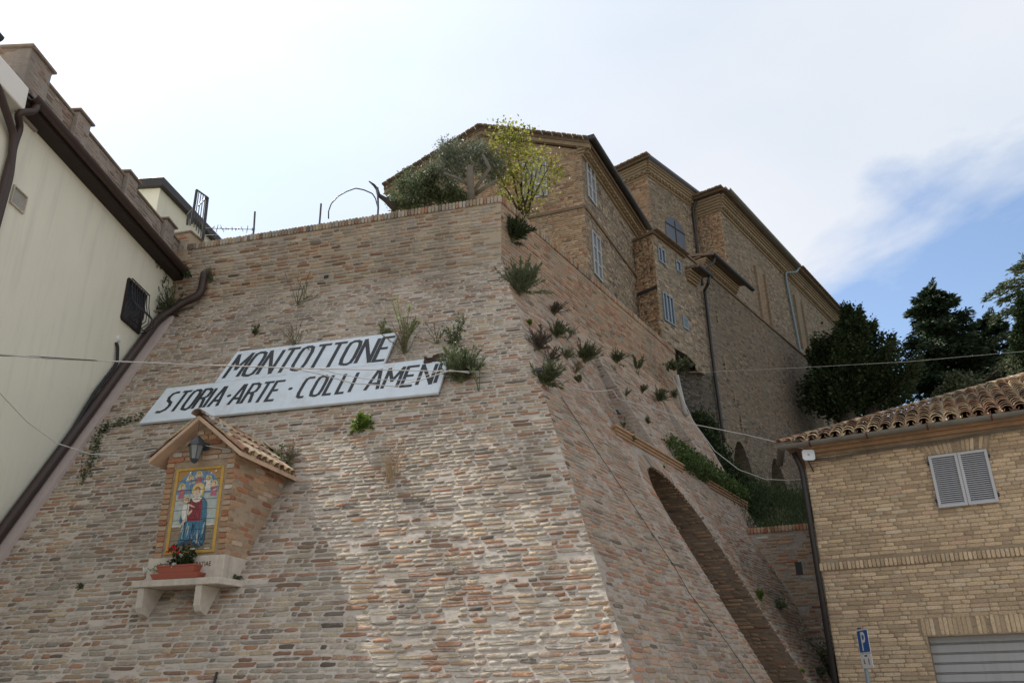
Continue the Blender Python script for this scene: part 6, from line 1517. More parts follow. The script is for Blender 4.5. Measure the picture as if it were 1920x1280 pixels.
cable([sp(1062, 733, .1), sp(1100, 742, .12), sp(1140, 738, .12), rz(1160, 748, 15.5), rz(1235, 768, 16), rz(1300, 795, 16), rz(1400, 815, 15.6), YS.P(*YS.uz(1512, 846), .2)], .0085, M['wire'], 'pale cable from the bastion side to the corner of the yellow house')
cable([rz(1262, 708, 22), rz(1300, 790, 19.5), rz(1340, 845, 18), rz(1385, 880, 17), rz(1435, 898, 16), rz(1475, 900, 15.4), YS.P(*YS.uz(1508, 898), .02)-rightv*.05], .009, M['wire'], 'pale sagging cable from the white pipe to the corner downpipe')
cable([rz(1242, 698, 24), rz(1330, 697, 24), rz(1500, 689, 24), rz(1700, 678, 24), rz(1960, 655, 24)], .0045, M['wire'], 'thin high wire running in front of the great wall and the trees')
cable([rz(-60, 690, 8), rz(0, 737, 8.6), rz(50, 790, 9), rz(105, 830, 9.4), rz(170, 851, 9.8), rz(240, 853, 10.2), rz(292, 843, 10.4)], .006, M['wire'], 'thin drooping wire reaching the left eave of the shrine')
cable([sp(1050, 745, .02), sp(1120, 850, .02), sp(1180, 940, .02), sp(1262, 1062, .02), sp(1290, 1112, .02), sp(1350, 1190, .02), sp(1420, 1290, .02)], .005, M['wire_dark'], 'black cable running down the battered side of the bastion')
cable([fp(402, 1285, .02), fp(408, 1262, .02)], .014, M['black'], 'short black cable end at the bottom of the front wall')
cable([SH.P(SH.uz(378, 812)[0], 3.0, .1)+UFv*.1, SH.P(u1-.08, 2.93, .02), UFv*(u1+.02)+mF*(QS+.1)+Z3*2.93, UFv*(u1+.03)+mF*(QS+.5)+Z3*2.88], .006, M['wire'], 'thin wire under the right eave of the shrine')
# white pipe standing behind the far end of the bastion
wp0 = [rz(1268, 703, 23), rz(1272, 722, 23), rz(1283, 768, 22.6), rz(1286, 780, 22.6)]
o = pipe('white_pipe', wp0, .07, M['pvc'], n=10); tag(o, 'short white jointed pipe behind the far end of the bastion', 'pipe')

# ================================================================== PLANTS
def leaf_arrays(P, D, Lh, Wd, rg, fold=.25):
    """diamond leaves: P base (n,3), D direction (n,3), lengths, widths"""
    n = len(P); D = D/np.maximum(np.linalg.norm(D, axis=1), 1e-6)[:, None]; r_ = rg.normal(0, 1, (n, 3)); s_ = np.cross(D, r_); s_ /= np.maximum(np.linalg.norm(s_, axis=1), 1e-6)[:, None]
    a = P; c = P+D*Lh[:, None]; m_ = P+D*Lh[:, None]*.45; b_ = m_+s_*Wd[:, None]; d_ = m_-s_*Wd[:, None]
    return np.stack([a, b_, c, d_], 1)
def leafobj(name, quads, mat_, parent, rg, kind=None):
    n = len(quads); F_ = np.arange(n*4).reshape(n, 4); rnd = np.repeat(rg.uniform(0, 1, (n, 1)), 3, 1); rnd[:, 1] = rg.uniform(0, 1, n)
    return bulk(name, quads.reshape(-1, 3), F_, mat_, parent, rnd, False, kind)
pid = [100]
def bush(base, nrm, size, kind, label, name='wall_plant', n=260, spread=1.0, up=.5, drop=0.0, aspect=1.0, leaf='wallgreen', stem='stem', group='wild plants rooted in the bastion wall', cat='plant', leafsz=.05, stems=14):
    """tuft rooted at `base` growing out along nrm and up"""
    pid[0] += 1; rg = np.random.default_rng(pid[0]); base = np.asarray(base); n = int(n*(3.0 if kind == 'tuft' else 1.3)); stems = int(stems*(1.5 if kind == 'tuft' else 1))
    t = thing(name, label, cat, base, group)
    ax = np.asarray(nrm)*(1-up)+Z3*(up-drop); ax = ax/np.linalg.norm(ax)
    mb = MB(); tips = []
    for k in range(stems):
        d = ax+rg.normal(0, .42*spread, 3); d /= np.linalg.norm(d)
        if d@nrm < .05: d = d+np.asarray(nrm)*(.15-d@nrm)
        L_ = size*rg.uniform(.55, 1.15); bend = rg.normal(0, .15, 3)*size-Z3*drop*.3*size
        pts = [base+rg.normal(0, .02, 3), base+d*L_*.5+bend*.3, base+d*L_+bend]
        mb.tube(pts, [.008*size**.5+.002, .006*size**.5, .002], 4, caps=False); tips.append(pts)
    mb.build('stems', M[stem] if stem in M else stem, t)
    T = np.array(tips); i = rg.integers(0, len(tips), n); f = rg.uniform(.12 if kind != 'spike' else .3, 1.0, n)**(.8)
    a, b_, c = T[i, 0], T[i, 1], T[i, 2]; P = np.where((f < .5)[:, None], a+(b_-a)*(f*2)[:, None], b_+(c-b_)*(f*2-1)[:, None])
    dirs = (c-a)/np.linalg.norm(c-a, axis=1)[:, None]
    jit = rg.normal(0, 1, (n, 3))
    if kind == 'tuft': D = dirs*1.0+jit*.38; Lh = leafsz*.75*rg.uniform(.6, 1.3, n); Wd = Lh*.085
    elif kind == 'leafy': D = dirs*.4+jit*.8+Z3*.1; Lh = leafsz*rg.uniform(.6, 1.3, n); Wd = Lh*.38; P = P+rg.normal(0, .05*size, (n, 3))
    elif kind == 'spike': D = dirs*.7+jit*.35+Z3*.3; Lh = leafsz*rg.uniform(.5, 1.2, n); Wd = Lh*.12
    else: D = dirs*.6+jit*.6; Lh = leafsz*rg.uniform(.5, 1.2, n); Wd = Lh*.2
    leafobj('foliage', leaf_arrays(P, D, Lh, Wd, rg), LF[leaf], t, rg)
    return t
def wallp(x, y):
    if x < 930 and y > 490: return SF.at(x, y), SF.N
    return SF.at(x, y), SF.N
fN, sN = SF.N, SS.N
def fb(x, y, S=SF): return S.at(x, y)
sside = lambda x, y: SS.at(x, y)
G2 = 'plants rooted in the bastion side'
# front wall
bush(fb(322, 505, SFU)+SFU.N*.1, SFU.N, .75, 'leafy', 'dark ivy clump hanging under the end of the brown gutter', n=900, spread=1.3, up=.3, drop=.5, leaf='ivy', leafsz=.09, stems=24)
bush(fb(398, 527, SFU), SFU.N, .35, 'tuft', 'small green tuft beside the top of the bent drain pipe', n=160, leaf='wallgreen')
bush(fb(322, 592)+fN*.05, fN, .62, 'tuft', 'dark spiky bush growing over the bend of the drain pipe', n=900, spread=1.6, up=.3, leaf='wallgreen', leafsz=.09, stems=30)
bush(fb(557, 572), fN, .55, 'spike', 'sprawling thin weed high on the front wall above the town sign', n=120, spread=1.5, leaf='bushgrey', stems=9)
bush(fb(572, 562), fN, .5, 'spike', 'slim upright weed beside the sprawling one high on the front wall', n=90, spread=.4, up=.9, leaf='bushgrey', stems=3)
bush(fb(480, 628), fN, .2, 'leafy', 'tiny green clump left of the weeds above the sign', n=90, leaf='wallgreen', leafsz=.05)
bush(fb(553, 650), fN, .5, 'spike', 'dry brownish tuft on the top edge of the sign left of centre', n=260, spread=1.2, up=.6, leaf='dry', leafsz=.05)
bush(fb(718, 632), fN, .34, 'leafy', 'small bright green upright weed at the right top of the sign', n=130, spread=.35, up=.9, leaf='pale', leafsz=.06, stems=4)
bush(fb(758, 660), fN, .82, 'spike', 'tall pale feathery weed at the right end of the upper board', n=520, spread=.32, up=.9, leaf='pale', leafsz=.08, stems=9)
bush(fb(760, 662), fN, .5, 'tuft', 'reddish dry tuft at the foot of the tall feathery weed', n=240, spread=1.2, leaf='dry', leafsz=.07)
bush(fb(820, 645), fN, .42, 'spike', 'thin straggly weed above the end of the sign', n=150, spread=1.1, up=.7, leaf='bushgrey', stems=10, leafsz=.05)
bush(fb(855, 650), fN, .45, 'leafy', 'bushier weed right of the straggly one above the sign end', n=260, spread=.8, up=.8, leaf='bushgrey', leafsz=.05, stems=10)
bush(fb(866, 716), fN, .5, 'tuft', 'large olive green broom-like bush at the right end of the sign', n=2200, spread=.8, up=.75, leaf='bushgrey', leafsz=.11, stems=60)
bush(fb(898, 733), fN, .6, 'spike', 'slender pale weed stalk right of the broom-like bush', n=150, spread=.16, up=.95, leaf='pale', leafsz=.05, stems=3)
bush(fb(680, 800), fN, .21, 'leafy', 'round bright green caper clump below the town sign', n=1100, spread=1.6, up=.5, drop=.25, leaf='fresh', leafsz=.045, stems=40)
bush(fb(732, 902), fN, .5, 'spike', 'pale dry skeleton of a weed in the middle of the front wall', n=260, spread=1.0, up=.75, leaf='dry', stem='twig', leafsz=.035, stems=34)
bush(fb(530, 880), fN, .33, 'leafy', 'dark leafy clump at the back of the shrine eave', n=500, spread=1.4, up=.3, drop=.5, leaf='wallgreen', leafsz=.05, stems=20)
bush(fb(545, 862), fN, .22, 'tuft', 'small dry grass tuft where the shrine roof meets the wall', n=220, spread=1.3, leaf='dry', leafsz=.06)
bush(fb(447, 1085), fN, .16, 'leafy', 'small creeper beside the marble shelf', n=110, spread=1.2, up=.2, drop=.6, leaf='wallgreen', leafsz=.035)
bush(fb(497, 950), fN, .12, 'leafy', 'tiny leafy sprig on the wall right of the shrine side', n=50, leaf='wallgreen', leafsz=.035)
bush(fb(152, 1102), fN, .07, 'leafy', 'tiny lone sprig low on the wall left of the shrine', n=40, leaf='wallgreen', leafsz=.03)
# creeping vine left of the shrine
vn = thing('creeping_vine', 'thin leafy creeper trailing down the wall left of the shrine', 'plant', fb(190, 850)); rgv = np.random.default_rng(3)
vp_ = [fb(x, y)+fN*.03 for x, y in ((262, 788), (235, 795), (205, 802), (188, 815), (180, 840), (176, 862), (165, 885), (158, 905))]
mb = MB(); mb.tube(vp_, .008, 5); mb.build('stems', M['stem'], vn)
vp_ = np.array(vp_); t = rgv.uniform(0, len(vp_)-1.001, 420); i = t.astype(int); P = vp_[i]+(vp_[i+1]-vp_[i])*(t-i)[:, None]+rgv.normal(0, .05, (420, 3)); Lh = rgv.uniform(.03, .07, 420)
leafobj('foliage', leaf_arrays(P, rgv.normal(0, 1, (420, 3))+fN*.4, Lh, Lh*.38, rgv), LF['wallgreen'], vn, rgv)
# side wall
for (x, y, s_, kd, lf, lb, n_, sz, st) in (
 (958, 452, .85, 'tuft', 'dark', 'large dark hanging bush just below the coping at the bastion corner', 1300, .13, 44),
 (972, 552, 1.0, 'tuft', 'bushgrey', 'large grey-green broom bush at the corner where the wall starts to slope', 1500, .12, 50),
 (1038, 590, .5, 'tuft', 'purple', 'dull purple dry tuft right of the corner broom bush', 420, .08, 24),
 (1042, 632, .52, 'tuft', 'wallgreen', 'rounded dark green tuft below the purple one', 700, .09, 34),
 (1068, 632, .42, 'spike', 'bushgrey', 'loose twiggy weed beside the rounded dark tuft', 160, .06, 14),
 (1096, 678, .62, 'tuft', 'wallgreen', 'tall dark green bush at the head of the first brown recess', 900, .1, 36),
 (992, 610, .16, 'leafy', 'fresh', 'small fresh green sprig near the corner edge', 90, .05, 10),
 (1012, 615, .1, 'leafy', 'fresh', 'tiniest green sprig near the corner edge', 40, .04, 8),
 (1008, 655, .62, 'tuft', 'purple', 'brown-purple dry bush hugging the corner edge', 700, .08, 34),
 (1030, 680, .5, 'spike', 'purple', 'greyish twiggy bush below the brown-purple one', 420, .06, 26),
 (1060, 672, .35, 'tuft', 'bushgrey', 'low olive tuft in the middle of the side plants', 300, .07, 20),
 (1078, 700, .4, 'spike', 'dry', 'small mixed dry tuft above the cable bracket', 300, .06, 20),
 (1082, 715, .2, 'leafy', 'wallgreen', 'little leafy plant with a white bloom on the side wall', 130, .05, 12),
 (1018, 722, .62, 'tuft', 'wallgreen', 'drooping grey-green bush at the corner where the cable ends', 800, .1, 34),
 (1154, 680, .45, 'tuft', 'wallgreen', 'spreading dark tuft on the buttress face', 500, .09, 28),
 (1195, 702, .75, 'spike', 'wallgreen', 'tall fir-like weed near the far end of the side wall', 420, .09, 6),
 (1210, 695, .5, 'spike', 'pale', 'thin pale weed right of the fir-like weed', 70, .06, 3),
 (1173, 742, .24, 'tuft', 'bushgrey', 'small yellowish tuft right of the first recess', 160, .06, 12),
 (1204, 735, .3, 'tuft', 'wallgreen', 'small dark tuft below the fir-like weed', 240, .07, 16),
 (1234, 750, .5, 'tuft', 'wallgreen', 'dark tuft at the head of the second recess', 600, .09, 30),
 (1262, 745, .35, 'tuft', 'bushgrey', 'grey-green tuft on the far arris of the bastion', 300, .08, 18),
 (1155, 700, .4, 'spike', 'bushgrey', 'slender weed hanging over the first recess', 50, .05, 3),
 (1170, 805, .35, 'spike', 'wallgreen', 'little weed standing at the left end of the brick ledge', 80, .06, 5),
 (1182, 826, .18, 'leafy', 'wallgreen', 'green tuft hanging from the brick ledge over the arch', 160, .06, 14),
 (1215, 795, .25, 'leafy', 'bushgrey', 'sparse weed on the masonry between the two recesses', 110, .05, 8),
 (1262, 832, .3, 'leafy', 'bushgrey', 'sparse weed above the right end of the first ledge', 150, .05, 10),
 (1245, 877, .07, 'leafy', 'fresh', 'tiny fresh sprig right of the arch top', 30, .03, 5),
 (1425, 1125, .3, 'leafy', 'fresh', 'green weed on the sloping wall right of the arch', 160, .05, 10),
 (1460, 1140, .35, 'leafy', 'bushgrey', 'duller weed right of the green one on the far slope', 240, .05, 14),
 (1505, 1262, .14, 'leafy', 'fresh', 'small green clump low by the arch foot', 90, .04, 8),
 (1535, 1265, .3, 'leafy', 'wallgreen', 'leafy clump at the foot of the far slope', 240, .05, 14)):
    S_ = SSU if y < 500 else SS
    base = (SSU if (x, y) in ((958, 452), (1038, 590)) and y < 500 else SS).at(x, y)
    bush(base, sN, s_*.54, kd, lb, n=n_, spread=.9 if st > 10 else .3, up=.55 if st > 10 else .95, leaf=lf, leafsz=sz, stems=st)
# long fresh bush on the second ledge
rgl = np.random.default_rng(21)
lg = thing('ledge_bush', 'fresh green leafy bush sprawling over the ledge right of the arch', 'plant', SS.P(17.4, ZL+.1))
n = 5200; uu = rgl.uniform(16.2, 20.6, n); zz = ZL+.05+rgl.uniform(0, 1, n)**1.5*(.75-.1*np.abs(uu-17.4))+rgl.normal(0, .05, n); nnn = rgl.uniform(-.2, .35, n)*np.clip(1-(zz-ZL)*.6, .3, 1)
P = SS.P(uu, zz, nnn); Lh = rgl.uniform(.04, .10, n); D = rgl.normal(0, 1, (n, 3))+Z3*.4
leafobj('foliage', leaf_arrays(P, D, Lh, Lh*.35, rgl), LF['ledge'], lg, rgl)
mb = MB()
for k in range(40): u = rgl.uniform(16.4, 20.2); a = SS.P(u, ZL+.06, .0); mb.tube([a, a+Z3*rgl.uniform(.1, .5)+sN*rgl.uniform(.05, .3)+USv*rgl.normal(0, .1)], .006, 4)
mb.build('stems', M['stem'], lg)
# planter flowers
fl_ = thing('potted_flowers', 'dark leafy plant with red and white flowers in the shrine planter', 'plant', pc+Z3*.16)
rgf = np.random.default_rng(9); tips = []
mb = MB()
for k in range(30):
    b0 = pc+UFv*rgf.uniform(-.09, .16)+Z3*.15+mF*rgf.uniform(-.04, .04); t_ = b0+UFv*rgf.normal(0, .05)+Z3*rgf.uniform(.06, .26)+mF*rgf.normal(-.03, .03); mb.tube([b0, t_], .003, 4); tips.append((b0, t_))
mb.build('stems', M['stem'], fl_)
n = 420; ii = rgf.integers(0, 30, n); f = rgf.uniform(0, 1.05, n)[:, None]; A = np.array([a for a, b_ in tips])[ii]; B_ = np.array([b_ for a, b_ in tips])[ii]
P = A+(B_-A)*f; Lh = rgf.uniform(.03, .07, n); leafobj('foliage', leaf_arrays(P, rgf.normal(0, 1, (n, 3))+Z3*.5, Lh, Lh*.36, rgf), LF['dark'], fl_, rgf)
for nm, mat_, cl in (('red_flower', 'red', ((-.09, .38, .03), (-.13, .33, .025), (.0, .31, .02), (-.05, .35, .02))), ('white_flower', 'white', ((.06, .27, .02), (-.42, .12, .025), (-.03, .17, .03)))):
    for (x, z_, r_) in cl:
        n = 16; c0 = pc+UFv*x+Z3*z_-mF*.07; Lh = np.full(n, r_*1.2); leafobj(nm, leaf_arrays(c0+rgf.normal(0, r_*.4, (n, 3)), rgf.normal(0, 1, (n, 3)), Lh, Lh*.4, rgf), LF[mat_], fl_, rgf)
mb = MB(); a = pc-UFv*.22+Z3*.16; mb.tube([a, a-UFv*.1+Z3*.02, pc-UFv*.42+Z3*.12], .003, 4); mb.build('trailing_stem', M['stem'], fl_)
n = 26; P = (a+(pc-UFv*.42+Z3*.12-a)*rgf.uniform(0, 1, n)[:, None]) + rgf.normal(0, .02, (n, 3)); Lh = np.full(n, .035); leafobj('trailing_leaf', leaf_arrays(P, rgf.normal(0, 1, (n, 3)), Lh, Lh*.4, rgf), LF['pale'], fl_, rgf)

# ================================================================== TREES
def tree(name, label, base, trunk, limbs, clumps, leaf, bark, n, lsz, wr=.3, seed=1, twigs=True, down=0., cat='tree', clump_jit=.35):
    """trunk: list of (pt, r); limbs: list of lists; clumps: (centre, radius, weight)"""
    rg = np.random.default_rng(seed); t = thing(name, label, cat, base)
    mb = MB(); mb.tube([p for p, r in trunk], [r for p, r in trunk], 9); mb.build('trunk', bark, t, smooth=True)
    for lm in limbs: mb = MB(); mb.tube([p for p, r in lm], [r for p, r in lm], 6); mb.build('limb', bark, t, smooth=True)
    mb = MB()
    for c, r_, w_ in clumps:
        for k in range(3 if twigs else 0):
            d = rg.normal(0, 1, 3); d /= np.linalg.norm(d); mb.tube([np.asarray(c), np.asarray(c)+d*r_*.9], [.012, .004], 4, caps=False)
    if mb.v: mb.build('twigs', bark, t, kind='stuff')
    W = np.array([w_*r_**2 for c, r_, w_ in clumps]); i = rg.choice(len(clumps), n, p=W/W.sum()); C = np.array([c for c, r_, w_ in clumps])[i]; Rr = np.array([r_ for c, r_, w_ in clumps])[i]
    # leaves sit in sub-clumps near the clump surface
    nsub = 9; sub = rg.normal(0, 1, (len(clumps), nsub, 3)); sub /= np.linalg.norm(sub, axis=2, keepdims=True); sub *= rg.uniform(.35, .95, (len(clumps), nsub, 1))
    j = rg.integers(0, nsub, n); P = C+sub[i, j]*Rr[:, None]+rg.normal(0, 1, (n, 3))*(Rr*clump_jit)[:, None]*.55
    D = rg.normal(0, 1, (n, 3))+Z3*(.3-down); Lh = lsz*rg.uniform(.6, 1.3, n)
    leafobj('crown', leaf_arrays(P, D, Lh, Lh*wr, rg), LF[leaf], t, rg); return t
def pts_at(lst, zc): return [rz(x, y, zc) for x, y in lst]
# olive
zo = 17.6
ol = [(rz(884, 372, zo-.12)-Z3*.2, .085), (rz(882, 345, zo-.12), .078), (rz(881, 311, zo-.12), .07)]
lim = [[(rz(886, 362, zo-.1), .05), (rz(905, 335, zo), .045), (rz(918, 315, zo-.1), .05), (rz(905, 290, zo), .03)], [(rz(884, 350, zo-.1), .05), (rz(860, 335, zo), .04), (rz(832, 325, zo), .035)], [(rz(890, 365, zo), .05), (rz(930, 338, zo), .035)]]
cl = [(rz(x, y, zo+random.uniform(.25, .9)), r_*.82, w_) for x, y, r_, w_ in ((840, 300, .42, 1), (825, 318, .36, 1), (858, 287, .4, 1), (880, 283, .36, 1), (902, 288, .38, 1), (922, 300, .38, 1), (928, 320, .34, 1), (905, 318, .28, .7), (860, 312, .34, .8), (845, 330, .3, .8), (870, 325, .22, .6), (920, 333, .25, .6), (834, 270, .2, .5), (850, 262, .14, .3), (938, 310, .2, .6))]
tree('olive_tree', 'pruned olive tree with grey-green crown and cut trunk at the bastion corner', rz(884, 372, zo)-Z3*.4, ol, lim, cl, 'olive', M['bark_olive'], 9500, .06, .2, 5, clump_jit=.6)
cl = [(rz(x, y, zo+.8+random.uniform(-.4, .4)), r_, w_) for x, y, r_, w_ in ((760, 370, .4, 1), (775, 355, .4, 1), (795, 345, .45, 1), (815, 350, .45, 1), (785, 372, .4, 1), (835, 360, .4, 1), (858, 362, .35, 1), (750, 380, .25, .8), (805, 325, .3, .6), (790, 330, .2, .4), (870, 370, .25, .8))]
tree('olive_bush', 'low spreading grey-green olive bush left of the pruned olive tree', rz(800, 392, zo+.8), [(rz(800, 392, zo+.8)-Z3*.3, .08), (rz(800, 370, zo+.8), .05)], [[(rz(800, 385, zo+.8), .04), (rz(775, 360, zo+.8), .02)], [(rz(800, 385, zo+.8), .04), (rz(830, 355, zo+.8), .02)]], cl, 'bushgrey', M['bark_olive'], 12000, .075, .2, 6)
zy = 18.4
stm = []
for x0, y0, x1, y1, x2, y2 in ((975, 395, 962, 330, 945, 265), (978, 398, 978, 330, 965, 262), (982, 395, 996, 340, 1000, 300), (985, 400, 1010, 350, 1030, 310), (988, 405, 975, 345, 940, 310), (990, 405, 1000, 345, 1008, 315), (972, 395, 950, 355, 935, 345)):
    stm.append([(rz(x0, y0, zy), .028), (rz(x1, y1, zy), .018), (rz(x2, y2, zy), .007)])
cl = [(rz(x, y, zy+random.uniform(-.5, .5)), r_, w_) for x, y, r_, w_ in ((940, 255, .25, .8), (960, 255, .3, .8), (978, 265, .28, .7), (945, 285, .35, .8), (968, 290, .35, .7), (930, 262, .15, .5), (985, 310, .35, .8), (1000, 295, .25, .6), (1015, 310, .3, .7), (1035, 305, .22, .6), (1045, 320, .2, .6), (1030, 335, .25, .6), (960, 330, .35, .6), (945, 350, .3, .6), (985, 345, .3, .6), (1000, 365, .25, .4), (1020, 365, .2, .4), (955, 375, .25, .4), (985, 385, .2, .4), (1000, 398, .18, .4), (955, 238, .1, .2), (935, 330, .2, .4))]
tree('ash_sapling', 'slender yellow-green multi-stemmed tree in front of the gabled house', rz(982, 400, zy), [(rz(980, 410, zy)-Z3*.4, .06), (rz(978, 385, zy), .04)], stm, cl, 'yellow', M['bark'], 2500, .072, .36, 7, clump_jit=.85)
# dry stalks behind the side coping
ds = thing('dry_stalks', 'pale dry stalks behind the coping of the bastion side', 'plant', rz(1040, 470, 18.5))
mb = MB()
for k in range(16): x = random.uniform(1020, 1065); y = 440+(x-1020)*.75; a = rz(x, y+12, 18.6); mb.tube([a, rz(x+random.uniform(-18, 22), y-random.uniform(5, 28), 18.6)], .006, 4)
mb.build('stalks', M['twig'], ds)
# fig-like plant by the white pipe
cl = [(rz(x, y, 23.2), .2, 1) for x, y in ((1262, 684), (1274, 682), (1286, 690))]
tree('fig_shoot', 'bright green fig-like shoot above the white pipe', rz(1272, 712, 23.2), [(rz(1270, 730, 23.2), .03), (rz(1272, 690, 23.2), .015)], [[(rz(1272, 700, 23.2), .015), (rz(1285, 692, 23.2), .008)]], cl, 'wallgreen', M['bark'], 420, .10, .42, 8)
# ------------------------------------------------------------------ far trees
def broad(name, label, base, cx, cz_rows, zc, leaf, n, lsz, seed, cat='tree'):
    rg = np.random.default_rng(seed); cl = []
    for x, y, r_ in cz_rows: cl.append((rz(x, y, zc+rg.uniform(-1.5, 1.5)), r_*.62, 1))
    for k in range(len(cl)//2):
        c, r_, _ = cl[rg.integers(0, len(cl))]; dd = rg.normal(0, 1, 3); dd[2] = abs(dd[2])*.8; dd /= np.linalg.norm(dd); cl.append((np.asarray(c)+dd*r_*1.25, r_*.38, 1.6))
    b_ = rz(*base, zc); tk = [(np.array([b_[0], b_[1], max(GZ, b_[2]-6)]), .5), (b_, .4), (rz(cx[0], cx[1], zc), .12)]
    lim = []
    for c, r_, w_ in cl: lim.append([(b_*(.5)+rz(cx[0], cx[1], zc)*.5+rg.normal(0, .3, 3), .12), (np.asarray(c), .04)])
    return tree(name, label, tk[0][0], tk, lim, cl, leaf, M['bark'], n, lsz, .34, seed, cat=cat, clump_jit=.55)
def inpoly(x, y, P):
    c = False
    for i in range(len(P)):
        (x0, y0), (x1, y1) = P[i-1], P[i]
        if (y0 > y) != (y1 > y) and x < (x1-x0)*(y-y0)/(y1-y0)+x0: c = not c
    return c
OAK = [(1598, 596), (1616, 612), (1632, 645), (1642, 672), (1664, 708), (1686, 756), (1688, 805), (1505, 805), (1508, 730), (1522, 668), (1560, 632), (1582, 612)]
rgo = np.random.default_rng(12); rows = []
while len(rows) < 95:
    x, y = rgo.uniform(1505, 1705), rgo.uniform(588, 805)
    if inpoly(x, y, OAK): rows.append((x, y, rgo.choice([.4, .7, 1.1])*rgo.uniform(.8, 1.2)))

def conifer(name, label, topx, topy, basex, basey, zc, wid, leaf, seed, n_br, droop=.25, lsz=.4, nper=110, tilt=.0, shape=1.0, side=None, per_n=5, wr=.16, vj=.07, wdroop=1.0):
    rg = np.random.default_rng(seed); a, b_ = rz(basex, basey, zc), rz(topx, topy, zc); t = thing(name, label, 'tree', (b_[0], b_[1], GZ))
    a[0], a[1] = b_[0], b_[1]
    foot = np.array([a[0], a[1], GZ]); mb = MB(); mb.tube([foot, a, a*.5+b_*.5, b_], [.5, .4, .22, .04], 9); mb.build('trunk', M['bark'], t, smooth=True)
    mb = MB(); Q = []
    H = b_[2]-a[2]
    for k in range(n_br):
        f = (k+.5)/n_br; z_ = a[2]+H*f; r_ = wid*(1-f)**shape*rg.uniform(.65, 1.2)+.35; an_ = rg.uniform(0, 2*math.pi)
        if side is not None and rg.uniform() < .5: an_ = side+rg.normal(0, .5)
        d = np.array([math.cos(an_), math.sin(an_), 0]); p0 = np.array([a[0], a[1], z_]); ms = []
        for s_ in np.linspace(0, 1, 7): ms.append(p0+d*r_*s_+Z3*(tilt*r_*s_-droop*r_*s_*s_))
        mb.tube(ms, list(np.linspace(.07, .015, 7)), 5, caps=False); ms = np.array(ms)
        m_ = int(nper*(.4+r_/wid)); tt = rg.uniform(.12, 1, m_)*6; i = np.minimum(tt.astype(int), 5); P = ms[i]+(ms[i+1]-ms[i])*(tt-i)[:, None]
        side_ = np.cross(d, Z3); off = rg.normal(0, .20, m_)*r_*(1-tt/6*.6)
        P = P+side_[None]*off[:, None]+Z3*(rg.normal(0, vj, m_)-np.abs(off)*droop*.6)[:, None]
        D = d[None]*.8+side_[None]*np.sign(off)[:, None]*.7+rg.normal(0, .3, (m_, 3))-Z3*droop; Lh = lsz*rg.uniform(.6, 1.2, m_)
        Q.append(leaf_arrays(P, D, Lh, Lh*wr, rg))
    for k in range(10):
        p0 = b_-Z3*rg.uniform(.1, 1.6)+rg.normal(0, .15, 3); m_ = 60; tt = rg.uniform(0, 1, m_)[:, None]; dd = Z3*rg.uniform(.5, .9)+np.array([rg.normal(0, .35), rg.normal(0, .35), 0]); P = p0+dd*tt+rg.normal(0, .06, (m_, 3)); Lh = np.full(m_, lsz*.8); Q.append(leaf_arrays(P, dd[None]+rg.normal(0, .4, (m_, 3)), Lh, Lh*.16, rg))
    mb.build('branches', M['bark'], t); leafobj('crown', np.concatenate(Q), LF[leaf], t, rg); return t
conifer('holm_oak', 'dark evergreen tree against the end of the church wall', 1598, 590, 1598, 800, 40, 2.25, 'dark', 31, 130, -.3, .17, 230, tilt=.25, shape=1.0, wr=.34, vj=.22)
conifer('holm_oak', 'lower dark evergreen beside the taller one at the church wall', 1562, 642, 1562, 800, 39, 1.5, 'dark', 33, 80, -.3, .17, 230, tilt=.2, shape=.5, wr=.34, vj=.22)
conifer('fir_tree', 'dark ragged conifer standing behind the tiled roof', 1745, 548, 1768, 800, 46, 2.8, 'conifer', 41, 120, .16, .30, 260, tilt=.30, shape=.62)
conifer('fir_tree', 'second lower dark conifer merging with the right side of the ragged one', 1848, 600, 1850, 790, 48, 2.2, 'conifer', 42, 60, .16, .30, 250, tilt=.28, shape=.55)
conifer('cedar_tree', 'pale feathery cedar cut off by the right edge of the picture', 1935, 500, 1950, 800, 44, 3.0, 'cedar', 43, 34, .45, .28, 300, tilt=.32, shape=.2)
cl = [(rz(1915+random.uniform(-6, 14), y, 40), .4, 1) for y in range(560, 720, 12)]
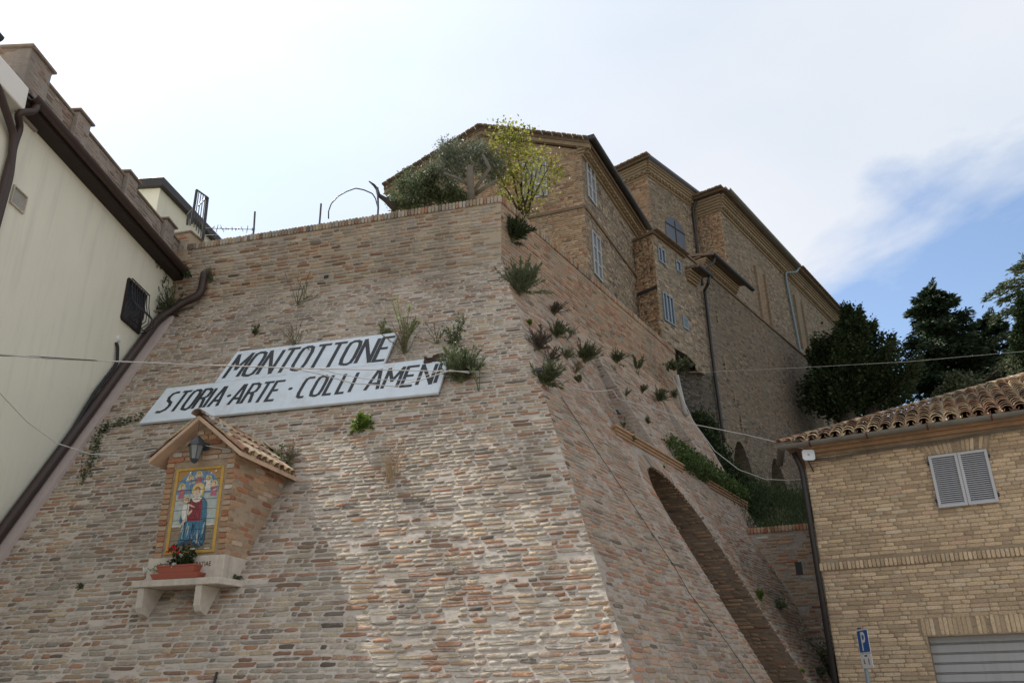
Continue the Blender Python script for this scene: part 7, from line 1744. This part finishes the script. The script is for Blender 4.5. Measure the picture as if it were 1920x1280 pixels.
tree('cypress_tree', 'narrow dark cypress before the cedar at the right edge', rz(1922, 800, 40)*np.array([1, 1, 0])+Z3*GZ, [(rz(1922, 800, 40)*np.array([1, 1, 0])+Z3*GZ, .3), (rz(1925, 560, 40), .05)], [], cl, 'cypress', M['bark'], 16000, .13, .25, 44, twigs=False)
broad('green_shrub', 'mid green leafy tree top between the conifers above the tile ridge', (1800, 760), (1800, 730), [(1790, 728, .9), (1815, 735, 1.0), (1770, 745, .8), (1850, 725, .9), (1900, 700, 1.0), (1880, 712, .9)], 40, 'wallgreen', 12000, .15, 45)
# undergrowth between the bastion and the great wall
rgu = np.random.default_rng(77)
def mass(name, label, spots_, leaf, n, lsz, kind='stuff', cat='plants'):
    c = np.array([p for p, r_ in spots_]); r_ = np.array([r for p, r in spots_]); i = rgu.integers(0, len(c), n)
    P = c[i]+rgu.normal(0, .5, (n, 3))*r_[i][:, None]; Lh = lsz*rgu.uniform(.5, 1.3, n); o = leafobj(name, leaf_arrays(P, rgu.normal(0, .55 if name == 'grass' else 1, (n, 3))+Z3*.9, Lh*(1.3 if name == 'grass' else 1), Lh*(.055 if name == 'grass' else .25), rgu), LF[leaf], None, rgu, kind); return tag(o, label, cat)
sp1 = [(bank(rgu.uniform(.0, .6), rgu.uniform(0, 1))+Z3*.25, .5) for k in range(220)]
mass('grass', 'rough green grass on the bank behind the low wall', sp1, 'grass', 80000, .11, cat='grass')
sp2 = [(rz(x+rgu.normal(0, 5), y+rgu.normal(0, 5), zc), .26) for x, y, zc in ((1310, 795, 24), (1322, 815, 24), (1335, 838, 23.5), (1350, 862, 23), (1362, 882, 22.5), (1376, 902, 22.5), (1390, 922, 22), (1402, 940, 22), (1412, 955, 21.5), (1440, 965, 24), (1425, 950, 24)) for _ in range(3)]
mass('undergrowth', 'dark undergrowth filling the gap between the bastion and the great wall', sp2, 'dark', 42000, .09)
mass('corner_weeds', 'dark weeds in the corner at the foot of the yellow house', [(rz(x, y, 15.8), .35) for x, y in ((1560, 1262), (1575, 1275), (1545, 1240), (1555, 1290), (1580, 1260))], 'wallgreen', 5000, .06)
# ------------------------------------------------------------------ parts keep their world places
for o in col.objects:
    if o.parent is not None:
        o.matrix_parent_inverse = Matrix.Translation(-Vector(o.parent.location))
